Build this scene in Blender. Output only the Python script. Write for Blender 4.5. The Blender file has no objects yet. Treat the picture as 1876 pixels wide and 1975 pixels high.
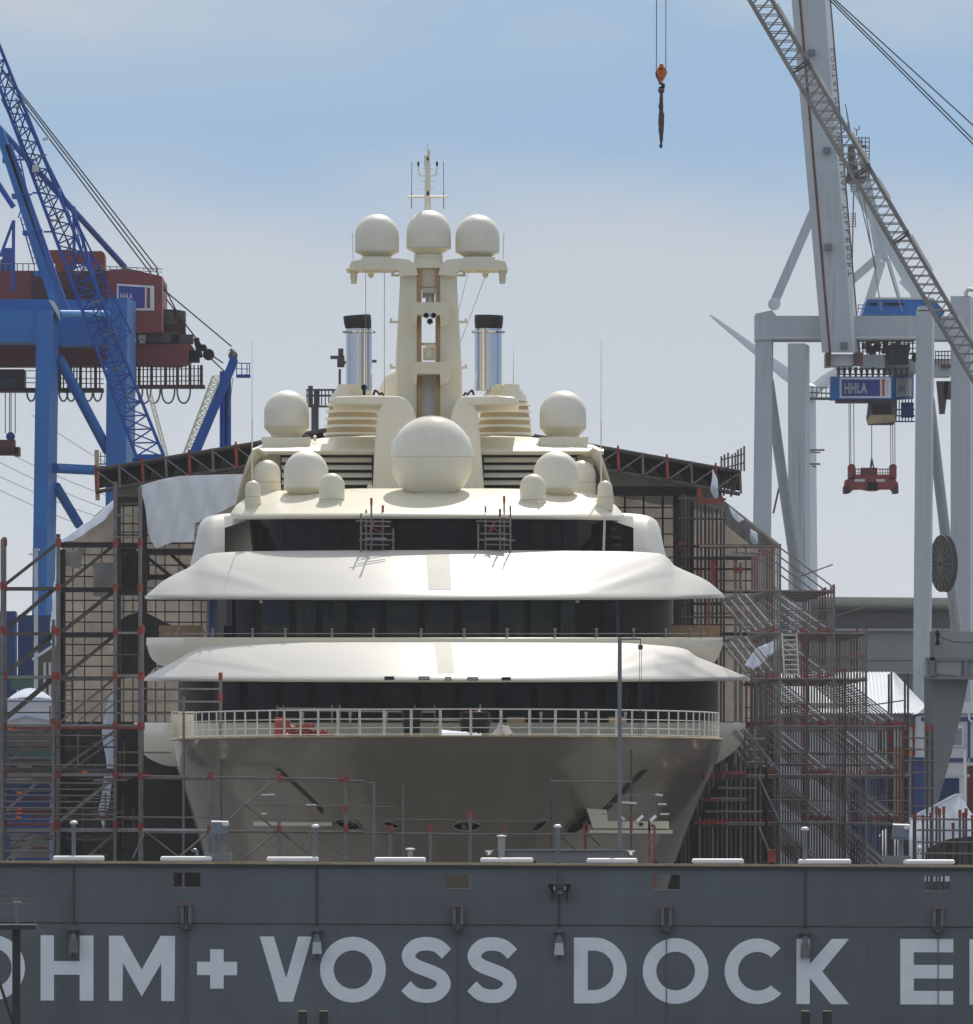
import bpy, bmesh, math, random
from mathutils import Vector, Matrix
from mathutils.geometry import tessellate_polygon
from mathutils.bvhtree import BVHTree
random.seed(7)
R = math.radians
PI = math.pi
sc = bpy.context.scene
COL = sc.collection
F = 22500.0          # focal length in plan units
EYE = 9.0            # eye height above the water
HX, HY = 938.0, 1560.0

def P(px, py, Y):
    """point on the plane at distance Y, read off the survey drawing"""
    return Vector(((px - HX) / F * Y, Y, EYE + (HY - py) / F * Y))
def WX(px, Y): return (px - HX) / F * Y
def WZ(py, Y): return EYE + (HY - py) / F * Y

# ------------------------------------------------------------------ materials
def lin(r, g, b):
    f = lambda c: (c / 255 / 12.92) if c <= 10 else ((c / 255 + 0.055) / 1.055) ** 2.4
    return (f(r), f(g), f(b))

MATS = {}
def mat(name, rgb, rough=0.5, metal=0.0, var=0.12, scale=0.8, coat=0.0, streak=False, rust=0.0, bump=0.0, transl=0.0, spec=0.5):
    m = bpy.data.materials.new(name); m.use_nodes = True
    nt = m.node_tree; N = nt.nodes; L = nt.links
    b = N['Principled BSDF']
    tc = N.new('ShaderNodeTexCoord'); mp = N.new('ShaderNodeMapping')
    if streak: mp.inputs['Scale'].default_value = (1, 1, 0.12)
    L.new(tc.outputs['Object'], mp.inputs['Vector'])
    nz = N.new('ShaderNodeTexNoise'); nz.inputs['Scale'].default_value = scale
    nz.inputs['Detail'].default_value = 6; nz.inputs['Roughness'].default_value = 0.6
    L.new(mp.outputs['Vector'], nz.inputs['Vector'])
    rp = N.new('ShaderNodeValToRGB')
    rp.color_ramp.elements[0].position = 0.3; rp.color_ramp.elements[1].position = 0.7
    rp.color_ramp.elements[0].color = tuple(c * (1 - var) for c in rgb) + (1,)
    rp.color_ramp.elements[1].color = tuple(min(1, c * (1 + var)) for c in rgb) + (1,)
    L.new(nz.outputs['Fac'], rp.inputs['Fac'])
    out = rp.outputs['Color']
    if rust > 0:
        n2 = N.new('ShaderNodeTexNoise'); n2.inputs['Scale'].default_value = scale * 2.3
        n2.inputs['Detail'].default_value = 8; n2.inputs['Roughness'].default_value = 0.7
        L.new(mp.outputs['Vector'], n2.inputs['Vector'])
        r2 = N.new('ShaderNodeValToRGB')
        r2.color_ramp.elements[0].position = 0.62 - 0.2 * rust; r2.color_ramp.elements[1].position = 0.72
        r2.color_ramp.elements[0].color = (0, 0, 0, 1); r2.color_ramp.elements[1].color = (min(1, rust),) * 3 + (1,)
        L.new(n2.outputs['Fac'], r2.inputs['Fac'])
        mx = N.new('ShaderNodeMixRGB'); mx.inputs['Color2'].default_value = (0.11, 0.055, 0.035, 1)
        L.new(r2.outputs['Color'], mx.inputs['Fac']); L.new(out, mx.inputs['Color1']); out = mx.outputs['Color']
    L.new(out, b.inputs['Base Color'])
    b.inputs['Roughness'].default_value = rough; b.inputs['Metallic'].default_value = metal
    b.inputs['Coat Weight'].default_value = coat; b.inputs['Coat Roughness'].default_value = 0.06
    b.inputs['Specular IOR Level'].default_value = spec
    if bump > 0:
        bp = N.new('ShaderNodeBump'); bp.inputs['Strength'].default_value = bump; bp.inputs['Distance'].default_value = 0.05
        L.new(nz.outputs['Fac'], bp.inputs['Height']); L.new(bp.outputs['Normal'], b.inputs['Normal'])
    if transl > 0:
        t = N.new('ShaderNodeBsdfTranslucent'); L.new(out, t.inputs['Color'])
        ms = N.new('ShaderNodeMixShader'); ms.inputs['Fac'].default_value = transl
        L.new(b.outputs['BSDF'], ms.inputs[1]); L.new(t.outputs['BSDF'], ms.inputs[2])
        L.new(ms.outputs['Shader'], N['Material Output'].inputs['Surface'])
    MATS[name] = m
    return m

mat('ivory', (0.73, 0.69, 0.56), 0.35, var=0.03, scale=0.3, coat=0.12, spec=0.3)
mat('ivory_matt', (0.71, 0.655, 0.49), 0.55, var=0.04, scale=1.5)
mat('ivory_shell', (0.72, 0.695, 0.605), 0.5, var=0.03, scale=1.0)
mat('gloss_white', (0.72, 0.69, 0.59), 0.14, var=0.02, scale=0.3, coat=0.4)
mat('pearl', (0.60, 0.585, 0.54), 0.38, var=0.02, scale=0.3, coat=0.06, spec=0.25)
mat('reflection_grey', (0.50, 0.49, 0.43), 0.6, var=0.05, spec=0.15)
mat('spreader_red', (0.23, 0.03, 0.03), 0.6, var=0.3)
mat('hull', (0.34, 0.293, 0.225), 0.14, bump=0.07, var=0.10, scale=0.25, coat=0.15, streak=True)
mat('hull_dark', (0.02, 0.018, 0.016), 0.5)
mat('glass_dark', (0.004, 0.004, 0.006), 0.06, var=0.3, scale=0.5, spec=0.12)
mat('glass_brown', (0.012, 0.006, 0.005), 0.08, var=0.4, scale=0.4, spec=0.12)
mat('reflection_olive', (0.060, 0.070, 0.036), 0.1, var=0.4, scale=0.8, spec=0.14)
mat('glass_green', (0.032, 0.062, 0.058), 0.05, var=0.5, scale=0.6, spec=0.14)
mat('glass_blue', (0.018, 0.034, 0.060), 0.05, var=0.5, scale=0.6, spec=0.14)
mat('mullion_dark', (0.020, 0.015, 0.013), 0.5, spec=0.1)
mat('mullion', (0.052, 0.034, 0.024), 0.5, spec=0.1)
mat('gold', (0.42, 0.25, 0.10), 0.4, 0.1, var=0.15)
mat('chrome', (0.56, 0.56, 0.57), 0.07, 1.0, var=0.02)
mat('black_cap', (0.008, 0.008, 0.012), 0.6)
mat('black', (0.006, 0.006, 0.007), 0.6, spec=0.15)
mat('louver_dark', (0.02, 0.015, 0.012), 0.7)
mat('tan', (0.50, 0.38, 0.22), 0.6)
mat('white_rail', (0.62, 0.60, 0.54), 0.4, var=0.15, scale=3)
mat('deck_cream', (0.60, 0.57, 0.46), 0.5)
mat('gate', (0.116, 0.134, 0.142), 0.55, var=0.16, scale=0.35, streak=True, rust=0.06, bump=0.05)
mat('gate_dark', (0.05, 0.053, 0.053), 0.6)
mat('edge_yellow', (0.42, 0.32, 0.18), 0.6, var=0.3, scale=1.5)
mat('letter', (0.90, 0.93, 0.95), 0.6, var=0.06, scale=1.2, rust=0.04)
mat('white_paint', (0.80, 0.80, 0.80), 0.4, var=0.05)
mat('steel', (0.185, 0.17, 0.165), 0.45, 0.2, var=0.25, scale=2)
mat('rust_red', (0.16, 0.065, 0.053), 0.7, var=0.3, scale=2)
mat('steel_dark', (0.085, 0.075, 0.072), 0.55, 0.2, var=0.3, scale=2)
mat('red_paint', (0.29, 0.045, 0.032), 0.55, var=0.3, scale=3)
mat('plank', (0.11, 0.10, 0.09), 0.8, var=0.35, scale=2)
mat('plank_grey', (0.30, 0.29, 0.28), 0.7, var=0.25, scale=2)
mat('near_black', (0.022, 0.020, 0.019), 0.75, var=0.3, scale=1)  # near-black for dark members and for sheets that stand for shade
mat('tarp_sheet', (0.84, 0.89, 0.97), 0.6, var=0.04, scale=0.8, transl=0.12, bump=0.2)
mat('tarp_beige', (0.21, 0.188, 0.163), 0.8, var=0.30, scale=0.7, transl=0.5, bump=0.3)
mat('tarp_white', (0.76, 0.81, 0.90), 0.6, var=0.05, scale=0.8, transl=0.5, bump=0.3)
mat('tarp_grey', (0.30, 0.29, 0.28), 0.8, var=0.15, scale=0.6, transl=0.25)
mat('netting', (0.02, 0.02, 0.018), 0.9)
mat('board', (0.36, 0.24, 0.13), 0.7)
mat('blue', (0.002, 0.145, 0.47), 0.5, var=0.12, scale=0.3, rust=0.03)
mat('blue_dark', (0.004, 0.075, 0.36), 0.5, var=0.15)
mat('blue_pale', (0.05, 0.28, 0.60), 0.5, var=0.1)
mat('maroon', (0.21, 0.032, 0.036), 0.6, var=0.2, scale=0.3)
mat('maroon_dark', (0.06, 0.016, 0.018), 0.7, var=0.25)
mat('orange_red', (0.22, 0.032, 0.020), 0.6, var=0.15)
mat('sign_blue', (0.015, 0.035, 0.26), 0.45)
mat('sign_white', (0.75, 0.76, 0.78), 0.45)
mat('sign_red', (0.50, 0.05, 0.03), 0.45)
mat('crane_grey', (0.47, 0.52, 0.55), 0.55, var=0.07, scale=0.25, streak=True, rust=0.03)
mat('crane_pale', (0.55, 0.57, 0.58), 0.55, var=0.06, scale=0.25, rust=0.05)
mat('rusty', (0.14, 0.06, 0.045), 0.7, var=0.3)
mat('jib', (0.23, 0.225, 0.23), 0.55, var=0.25, scale=0.6, rust=0.1)
mat('jib_pale', (0.62, 0.60, 0.58), 0.5, var=0.2)
mat('cable', (0.05, 0.05, 0.055), 0.6)
mat('cable_grey', (0.22, 0.22, 0.23), 0.6)
mat('orange', (0.62, 0.13, 0.02), 0.45, var=0.1, scale=2)
mat('sling', (0.09, 0.065, 0.07), 0.8, var=0.3, scale=6)
mat('turbine', (0.62, 0.66, 0.72), 0.5, var=0.03)
mat('yellow_jib', (0.70, 0.69, 0.55), 0.6)
mat('roof_grey', (0.085, 0.09, 0.088), 0.95, spec=0.02, var=0.12, scale=0.2)
mat('corrugated', (0.16, 0.155, 0.15), 0.7, var=0.12, scale=0.4, streak=True)
mat('wall_green', (0.25, 0.26, 0.24), 0.8, var=0.08, scale=0.2)
mat('wall_brown', (0.17, 0.16, 0.145), 0.8, var=0.08, scale=0.3)
mat('roof_white', (0.66, 0.70, 0.72), 0.6, var=0.06, scale=0.3)
mat('wall_white', (0.60, 0.61, 0.62), 0.7, var=0.06)
mat('concrete', (0.20, 0.21, 0.215), 0.75, var=0.12, scale=0.4, streak=True)
mat('concrete_pale', (0.30, 0.32, 0.31), 0.75, var=0.1, scale=0.4, streak=True)
mat('blue_trim', (0.015, 0.045, 0.19), 0.5)
mat('pane_grey', (0.22, 0.25, 0.29), 0.15)
mat('container_blue', (0.012, 0.055, 0.19), 0.6, var=0.2, scale=0.8)
mat('container_red', (0.13, 0.03, 0.025), 0.6, var=0.2, scale=0.8)
mat('green', (0.05, 0.11, 0.08), 0.7, var=0.2)
mat('quay', (0.10, 0.10, 0.095), 0.9, var=0.2, scale=0.1)
mat('lamp_grey', (0.16, 0.18, 0.20), 0.35, 0.2)
mat('lamp_glass', (0.14, 0.17, 0.22), 0.1)
mat('pile', (0.03, 0.028, 0.026), 0.7)

# plated steel: a faint patchwork of welded plates with their own tone
def plated(name, w, h, k):
    m = MATS[name]; nt = m.node_tree; b = nt.nodes['Principled BSDF']; L = nt.links
    src = b.inputs['Base Color'].links[0].from_socket
    tc = nt.nodes.new('ShaderNodeTexCoord'); sx = nt.nodes.new('ShaderNodeSeparateXYZ'); cx = nt.nodes.new('ShaderNodeCombineXYZ')
    L.new(tc.outputs['Object'], sx.inputs[0]); L.new(sx.outputs['X'], cx.inputs['X']); L.new(sx.outputs['Z'], cx.inputs['Y'])
    bt = nt.nodes.new('ShaderNodeTexBrick'); bt.inputs['Scale'].default_value = 1.0; bt.inputs['Brick Width'].default_value = w; bt.inputs['Row Height'].default_value = h
    bt.inputs['Mortar Size'].default_value = 0.012; bt.inputs['Mortar Smooth'].default_value = 0.5; bt.inputs['Bias'].default_value = 0.0
    bt.inputs['Color1'].default_value = (1-k,)*3 + (1,); bt.inputs['Color2'].default_value = (1+k*.6,)*3 + (1,); bt.inputs['Mortar'].default_value = (1-2.2*k,)*3 + (1,)
    L.new(cx.outputs[0], bt.inputs['Vector'])
    mx = nt.nodes.new('ShaderNodeMixRGB'); mx.blend_type = 'MULTIPLY'; mx.inputs['Fac'].default_value = 1
    L.new(src, mx.inputs['Color1']); L.new(bt.outputs['Color'], mx.inputs['Color2'])
    # rust and soot runs, narrow and vertical
    mp = nt.nodes.new('ShaderNodeMapping'); mp.inputs['Scale'].default_value = (2.6, 1, 0.10); L.new(tc.outputs['Object'], mp.inputs['Vector'])
    nz = nt.nodes.new('ShaderNodeTexNoise'); nz.inputs['Scale'].default_value = 1.6; nz.inputs['Detail'].default_value = 5; L.new(mp.outputs[0], nz.inputs['Vector'])
    rp = nt.nodes.new('ShaderNodeValToRGB'); rp.color_ramp.elements[0].position = .60; rp.color_ramp.elements[1].position = .80
    rp.color_ramp.elements[0].color = (0,0,0,1); rp.color_ramp.elements[1].color = (.45,.45,.45,1); L.new(nz.outputs['Fac'], rp.inputs['Fac'])
    m2 = nt.nodes.new('ShaderNodeMixRGB'); m2.inputs['Color2'].default_value = (0.075,0.062,0.052,1); L.new(rp.outputs['Color'], m2.inputs['Fac']); L.new(mx.outputs[0], m2.inputs['Color1'])
    L.new(m2.outputs[0], b.inputs['Base Color'])
plated('gate', 3.1, 1.45, 0.07)
plated('crane_grey', 2.6, 3.6, 0.05)
plated('blue', 2.6, 3.6, 0.06)

# ------------------------------------------------------------------ mesh builder
class MB:
    def __init__(s): s.v = []; s.f = []; s.m = []; s.mi = 0
    def add(s, vs, fs, mi=None):
        o = len(s.v); s.v += [Vector(v) for v in vs]
        for f in fs: s.f.append(tuple(i + o for i in f)); s.m.append(s.mi if mi is None else mi)
        return s
    def box(s, x0, x1, y0, y1, z0, z1, mi=None):
        return s.add([(x0,y0,z0),(x1,y0,z0),(x1,y1,z0),(x0,y1,z0),(x0,y0,z1),(x1,y0,z1),(x1,y1,z1),(x0,y1,z1)],
              [(0,3,2,1),(4,5,6,7),(0,1,5,4),(1,2,6,5),(2,3,7,6),(3,0,4,7)], mi)
    def pbox(s, x0, y0, x1, y1, Y, d, mi=None):
        return s.box(WX(x0,Y), WX(x1,Y), Y, Y+d, WZ(y1,Y), WZ(y0,Y), mi)
    def prism(s, pts, d, mi=None):
        """pts: outline (vectors, CCW seen from -Y), extruded by vector d"""
        n = len(pts); d = Vector(d); vs = [Vector(p) for p in pts] + [Vector(p) + d for p in pts]
        fs = [tuple(range(n)), tuple(range(2*n-1, n-1, -1))]
        for i in range(n): j = (i+1) % n; fs.append((i, i+n, j+n, j))
        return s.add(vs, fs, mi)
    def pprism(s, pp, Y, d, mi=None):
        return s.prism([P(x, y, Y) for x, y in pp], (0, d, 0), mi)
    def bar(s, p0, p1, w, h=None, up=(0,0,1), mi=None):
        p0 = Vector(p0); p1 = Vector(p1); h = h or w
        a = (p1-p0).normalized(); up = Vector(up)
        if abs(a.dot(up)) > 0.98: up = Vector((0,1,0))
        u = a.cross(up).normalized(); v = u.cross(a).normalized()
        vs = []
        for p in (p0, p1):
            for i, j in ((-1,-1),(1,-1),(1,1),(-1,1)): vs.append(p + u*(w/2*i) + v*(h/2*j))
        return s.add(vs, [(0,1,2,3),(7,6,5,4),(0,4,5,1),(1,5,6,2),(2,6,7,3),(3,7,4,0)], mi)
    def tube(s, p0, p1, r, n=6, r2=None, mi=None):
        p0 = Vector(p0); p1 = Vector(p1); r2 = r if r2 is None else r2
        a = (p1-p0).normalized(); up = Vector((0,0,1)) if abs(a.z) < .95 else Vector((0,1,0))
        u = a.cross(up).normalized(); v = u.cross(a)
        vs = []
        for p, q in ((p0, r), (p1, r2)):
            for i in range(n):
                t = 2*PI*i/n; vs.append(p + u*(q*math.cos(t)) + v*(q*math.sin(t)))
        fs = [(i, (i+1) % n, n+(i+1) % n, n+i) for i in range(n)]
        fs += [tuple(range(n-1, -1, -1)), tuple(range(n, 2*n))]
        return s.add(vs, fs, mi)
    def path(s, pts, r, n=6, mi=None):
        for a, b in zip(pts[:-1], pts[1:]): s.tube(a, b, r, n, mi=mi)
        return s
    def lathe(s, c, prof, n=28, mi=None, axis='z'):
        c = Vector(c); vs = []
        for r, z in prof:
            for i in range(n):
                t = 2*PI*i/n
                if axis == 'z': vs.append(c + Vector((r*math.cos(t), r*math.sin(t), z)))
                else: vs.append(c + Vector((r*math.cos(t), z, r*math.sin(t))))
        fs = []
        for k in range(len(prof)-1):
            for i in range(n):
                j = (i+1) % n
                fs.append((k*n+i, k*n+j, (k+1)*n+j, (k+1)*n+i))
        fs.append(tuple(range(n-1, -1, -1))); fs.append(tuple(range((len(prof)-1)*n, len(prof)*n)))
        return s.add(vs, fs, mi)
    def grid(s, rows, mi=None, closed=False):
        nr = len(rows); nc = len(rows[0]); vs = [p for r in rows for p in r]; fs = []
        for i in range(nr-1):
            for j in range(nc if closed else nc-1):
                k = (j+1) % nc
                fs.append((i*nc+j, i*nc+k, (i+1)*nc+k, (i+1)*nc+j))
        return s.add(vs, fs, mi)
    def poly(s, outline, holes, fr, th, mi=None):
        """flat shape with holes -> slab. fr(a,b)->Vector, th = thickness vector (towards the viewer)"""
        loops = [outline] + list(holes)
        tri = tessellate_polygon([[Vector((a, b, 0)) for a, b in l] for l in loops])
        flat = [fr(a, b) for l in loops for a, b in l]; n = len(flat); th = Vector(th)
        vs = [v + th for v in flat] + flat
        fs = []
        for t in tri:
            fs.append(tuple(t)); fs.append(tuple(i+n for i in reversed(t)))
        o = 0
        for l in loops:
            m = len(l)
            for i in range(m):
                j = (i+1) % m; fs.append((o+i, o+j, o+j+n, o+i+n))
            o += m
        return s.add(vs, fs, mi)

def wloc(o):
    v = Vector((0,0,0))
    while o is not None: v += o.location; o = o.parent
    return v

def part(name, mb, mats, parent=None, smooth=None, loc=None, label=None):
    if isinstance(mats, str): mats = [mats]
    base = wloc(parent) if parent else (Vector(loc) if loc is not None else Vector((0,0,0)))
    me = bpy.data.meshes.new(name)
    me.from_pydata([v - base for v in mb.v], [], mb.f)
    for m in mats: me.materials.append(MATS[m])
    if len(mats) > 1: me.polygons.foreach_set('material_index', mb.m)
    bm = bmesh.new(); bm.from_mesh(me)
    bmesh.ops.recalc_face_normals(bm, faces=bm.faces); bm.to_mesh(me); bm.free()
    if smooth:
        me.polygons.foreach_set('use_smooth', [True]*len(me.polygons))
        me.set_sharp_from_angle(angle=R(smooth))
    me.update()
    o = bpy.data.objects.new(name, me); COL.objects.link(o)
    if parent: o.parent = parent
    else: o.location = base
    if label: o['label'] = label
    return o

def tag(o, label, cat, group=None, kind=None):
    o['label'] = label; o['category'] = cat
    if group: o['group'] = group
    if kind: o['kind'] = kind
    return o

def thing(name, label, cat, loc, group=None):
    o = bpy.data.objects.new(name, None); COL.objects.link(o); o.location = Vector(loc); o.empty_display_size = 0.5
    return tag(o, label, cat, group)

def solo(name, mb, mats, label, cat, group=None, smooth=None):
    xs = [v.x for v in mb.v]; ys = [v.y for v in mb.v]; zs = [v.z for v in mb.v]
    o = part(name, mb, mats, None, smooth, ((min(xs)+max(xs))/2, (min(ys)+max(ys))/2, min(zs)))
    return tag(o, label, cat, group)

def struct(name, mb, mats, smooth=None, kind='structure'):
    o = part(name, mb, mats, None, smooth); o['kind'] = kind
    return o

def copy_tree(o, parent=None, label=None):
    c = o.copy(); COL.objects.link(c)
    if parent: c.parent = parent
    if label: c['label'] = label
    for ch in list(o.children): copy_tree(ch, c)
    return c

def interp(tab, x):
    if x <= tab[0][0]: return tab[0][1]
    for (a, b), (c, d) in zip(tab[:-1], tab[1:]):
        if x <= c: return b + (d-b)*(x-a)/(c-a)
    return tab[-1][1]
def smooth_tab(tab):
    """monotone-ish cubic through the table"""
    n = len(tab); ms = []
    for i in range(n):
        if i == 0: m = (tab[1][1]-tab[0][1])/(tab[1][0]-tab[0][0])
        elif i == n-1: m = (tab[-1][1]-tab[-2][1])/(tab[-1][0]-tab[-2][0])
        else:
            a = (tab[i][1]-tab[i-1][1])/(tab[i][0]-tab[i-1][0]); b = (tab[i+1][1]-tab[i][1])/(tab[i+1][0]-tab[i][0])
            m = 0 if a*b <= 0 else 2*a*b/(a+b)
        ms.append(m)
    def f(x):
        if x <= tab[0][0]: return tab[0][1]
        for i in range(n-1):
            if x <= tab[i+1][0]:
                h = tab[i+1][0]-tab[i][0]; t = (x-tab[i][0])/h
                return ((2*t**3-3*t*t+1)*tab[i][1] + (t**3-2*t*t+t)*h*ms[i] + (-2*t**3+3*t*t)*tab[i+1][1] + (t**3-t*t)*h*ms[i+1])
        return tab[-1][1]
    return f
def arc(u, k=1.0): return 1 - math.sqrt(max(0.0, 1 - min(1, u*u)))**k

def textmesh(s, size):
    cu = bpy.data.curves.new('t', 'FONT'); cu.body = s; cu.size = size; cu.align_x = 'LEFT'; cu.extrude = 0
    ob = bpy.data.objects.new('t', cu); COL.objects.link(ob)
    dg = bpy.context.evaluated_depsgraph_get(); dg.update()
    me = bpy.data.meshes.new_from_object(ob.evaluated_get(dg))
    vs = [(v.co.x, v.co.y) for v in me.vertices]; fs = [tuple(p.vertices) for p in me.polygons]
    bpy.data.objects.remove(ob); bpy.data.curves.remove(cu); bpy.data.meshes.remove(me)
    return vs, fs
def put_text(mb, s, fr, size, mi=None):
    """fr(a,b) maps text plane (units of size) to world"""
    vs, fs = textmesh(s, size)
    mb.add([fr(a, b) for a, b in vs], fs, mi)
    return max(a for a, b in vs)
SUN_E, SKY_S, SKY_K, EXPO, HAZE = 2.9, 0.11, 0.76, 0.40, 0.00005
# ================================================================== SETTING
m = MB(); m.add([(-4000,-200,0),(4000,-200,0),(4000,430,0),(-4000,430,0)], [(0,1,2,3)])
w = bpy.data.materials.new('water'); w.use_nodes = True
wb = w.node_tree.nodes['Principled BSDF']; wb.inputs['Base Color'].default_value = (0.03,0.045,0.045,1); wb.inputs['Roughness'].default_value = 0.12
wn = w.node_tree.nodes.new('ShaderNodeTexNoise'); wn.inputs['Scale'].default_value = 0.6; wn.inputs['Detail'].default_value = 5
wc = w.node_tree.nodes.new('ShaderNodeTexCoord'); wp = w.node_tree.nodes.new('ShaderNodeBump'); wp.inputs['Strength'].default_value = 0.5; wp.inputs['Distance'].default_value = 0.4
w.node_tree.links.new(wc.outputs['Object'], wn.inputs['Vector']); w.node_tree.links.new(wn.outputs['Fac'], wp.inputs['Height']); w.node_tree.links.new(wp.outputs['Normal'], wb.inputs['Normal'])
MATS['water'] = w
struct('water', m, 'water')
QZ = 4.6; PX = 31.0; PY0 = 429.0; PY1 = 780.0
m = MB()
for x0, x1, y0, y1 in ((-6000,-PX,PY0,9000), (PX,6000,PY0,9000), (-PX,PX,PY1,9000)):
    m.add([(x0,y0,QZ),(x1,y0,QZ),(x1,y1,QZ),(x0,y1,QZ)], [(0,1,2,3)])
m.add([(-6000,PY0,-2),(-PX,PY0,-2),(-PX,PY0,QZ),(-6000,PY0,QZ)], [(0,1,2,3)])
m.add([(6000,PY0,-2),(PX,PY0,-2),(PX,PY0,QZ),(6000,PY0,QZ)], [(0,1,2,3)])
struct('quay_ground', m, 'quay')
m = MB()
for a, b in (((-PX,PY0),(-PX,PY1)), ((-PX,PY1),(PX,PY1)), ((PX,PY1),(PX,PY0))):
    m.add([(a[0],a[1],-9),(b[0],b[1],-9),(b[0],b[1],QZ),(a[0],a[1],QZ)], [(0,1,2,3)])
struct('dock_walls', m, 'concrete')
m = MB(); m.add([(-PX,PY0,-9),(PX,PY0,-9),(PX,PY1,-9),(-PX,PY1,-9)], [(0,1,2,3)])
struct('dock_floor', m, 'quay')

# ================================================================== DOCK GATE
GY = 425.0
def gt(px): return 1660.0 + px*0.0045          # gate rim on the drawing
gate = thing('dock_gate', 'long grey steel dock gate with huge white painted lettering and a tan top edge', 'dock gate', (0, GY, 0))
XL, XR = WX(-330, GY), WX(2300, GY)
# plate with four real openings
holes = [(334,1683,386,1711), (860,1686.5,910,1713.5), (1259,1687.5,1311,1715.5), (1783,1689.5,1832,1718)]
m = MB()
xs = [-330] + [x for h in holes for x in (h[0], h[2])] + [2300]
TH = 0.35
for i in range(len(xs)-1):
    x0, x1 = xs[i], xs[i+1]
    hole = holes[(i-1)//2] if i % 2 == 1 else None
    def q(px, pz, y): return Vector((WX(px,GY), y, pz))
    ztop = lambda px: WZ(gt(px), GY)
    segs = [( -9.0, None)]
    bands = [(-9.0, -9.0, ztop(x0), ztop(x1))] if not hole else [(-9.0,-9.0, WZ(hole[3],GY), WZ(hole[3],GY)), (WZ(hole[1],GY), WZ(hole[1],GY), ztop(x0), ztop(x1))]
    for za0, za1, zb0, zb1 in bands:
        for y in (GY, GY+TH):
            m.add([q(x0,za0,y), q(x1,za1,y), q(x1,zb1,y), q(x0,zb0,y)], [(0,1,2,3)])
    if hole:
        za, zb = WZ(hole[3],GY), WZ(hole[1],GY)
        for (a, b) in (((x0,za),(x1,za)), ((x1,za),(x1,zb)), ((x1,zb),(x0,zb)), ((x0,zb),(x0,za))):
            m.add([q(a[0],a[1],GY), q(b[0],b[1],GY), q(b[0],b[1],GY+TH), q(a[0],a[1],GY+TH)], [(0,1,2,3)])
    m.add([q(x0,ztop(x0),GY), q(x1,ztop(x1),GY), q(x1,ztop(x1),GY+TH), q(x0,ztop(x0),GY+TH)], [(0,1,2,3)])
part('plating', m, 'gate', gate)
# caisson body behind the plate, below the openings
m = MB(); m.box(XL, XR, GY+TH+.01, GY+3.6, -9, WZ(1735, GY)); part('caisson', m, 'gate_dark', gate)
# tan rounded rim and a dark bar under it, painted as its shadow
m = MB()
m.bar(P(-330, gt(-330)+2.3, GY+.12), P(2300, gt(2300)+2.3, GY+.12), 0.62, 0.085); part('top_edge', m, 'edge_yellow', gate)
m = MB(); m.bar(P(-330, gt(-330)+7.0, GY-.05), P(2300, gt(2300)+7.0, GY-.05), 0.14, 0.10); part('rim_shadow_bar', m, 'gate_dark', gate)
# welded seam, vertical pipes
m = MB()
m.tube(P(-330,1777,GY-.015), P(2300,1790.3,GY-.015), 0.022, 5); part('seam', m, 'gate_dark', gate)
for px, y0, y1 in ((142,1668,1782),(611,1670,1786),(1078,1668,1790),(1553,1672,1792)):
    m = MB(); m.tube(P(px,y0,GY-.05), P(px,y1,GY-.05), 0.035, 6); part('drop_cable', m, 'gate_dark', gate)
for px in (358.5,883,1285,1809):
    m = MB(); m.box(WX(px-.9,GY), WX(px+.9,GY), GY-.045, GY-.005, -1, WZ(1800,GY)); part('guide_rail', m, 'gate', gate)
# row of little cleats on the rim
for px in (19,134,517,594,1000,1031,1217,1265,1302,1336,1804,1840,1489,746):
    m = MB(); m.tube(P(px,gt(px)-3.2,GY+.1), P(px,gt(px)+3,GY+.1), .055, 8); m.tube(P(px-2,gt(px)-2.6,GY+.1), P(px+2,gt(px)-2.6,GY+.1), .03, 6)
    part('cleat', m, 'black', gate)

# ---- lettering (painted plates 12 mm thick)
def frL(a, b): return P(a, b, GY)
LT = (0, -0.012, 0)
def letter(outl, holes=()):
    m = MB(); m.poly(outl, holes, frL, LT); part('letter', m, 'letter', gate)
def ring(cx, cy, r, n=64): return [(cx + r*math.cos(2*PI*i/n), cy + r*math.sin(2*PI*i/n)) for i in range(n)]
def stroke(pts, w):
    l, r = [], []
    for i, p in enumerate(pts):
        a = pts[max(0,i-1)]; b = pts[min(len(pts)-1, i+1)]
        dx, dy = b[0]-a[0], b[1]-a[1]; d = math.hypot(dx, dy); nx, ny = -dy/d*w/2, dx/d*w/2
        l.append((p[0]+nx, p[1]+ny)); r.append((p[0]-nx, p[1]-ny))
    return l + r[::-1]
def catmull(pts, k=10):
    o = []; n = len(pts)
    for i in range(n-1):
        p0 = pts[max(0,i-1)]; p1 = pts[i]; p2 = pts[i+1]; p3 = pts[min(n-1,i+2)]
        for j in range(k):
            t = j/k
            o.append(tuple(0.5*((2*p1[c])+(-p0[c]+p2[c])*t+(2*p0[c]-5*p1[c]+4*p2[c]-p3[c])*t*t+(-p0[c]+3*p1[c]-3*p2[c]+p3[c])*t**3) for c in (0,1)))
    o.append(pts[-1]); return o
letter(ring(-15.5,1866.5,63.3), [ring(-15.5,1866.5,37.7)])                                        # O
letter([(78,1803.8),(103.8,1803.9),(103.8,1853.6),(153.3,1853.8),(153.3,1804.2),(180,1804.3),(180,1930.2),(153.3,1930),(153.3,1880),(103.8,1879.8),(103.8,1929.8),(78,1929.7)])
letter([(209.7,1804.6),(236.5,1804.7),(273,1870),(309.5,1805),(337.4,1805.1),(336.4,1931),(310.6,1930.8),(310.6,1858),(273,1922),(236.8,1857),(235.8,1930.5),(210,1930.3)])
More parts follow.
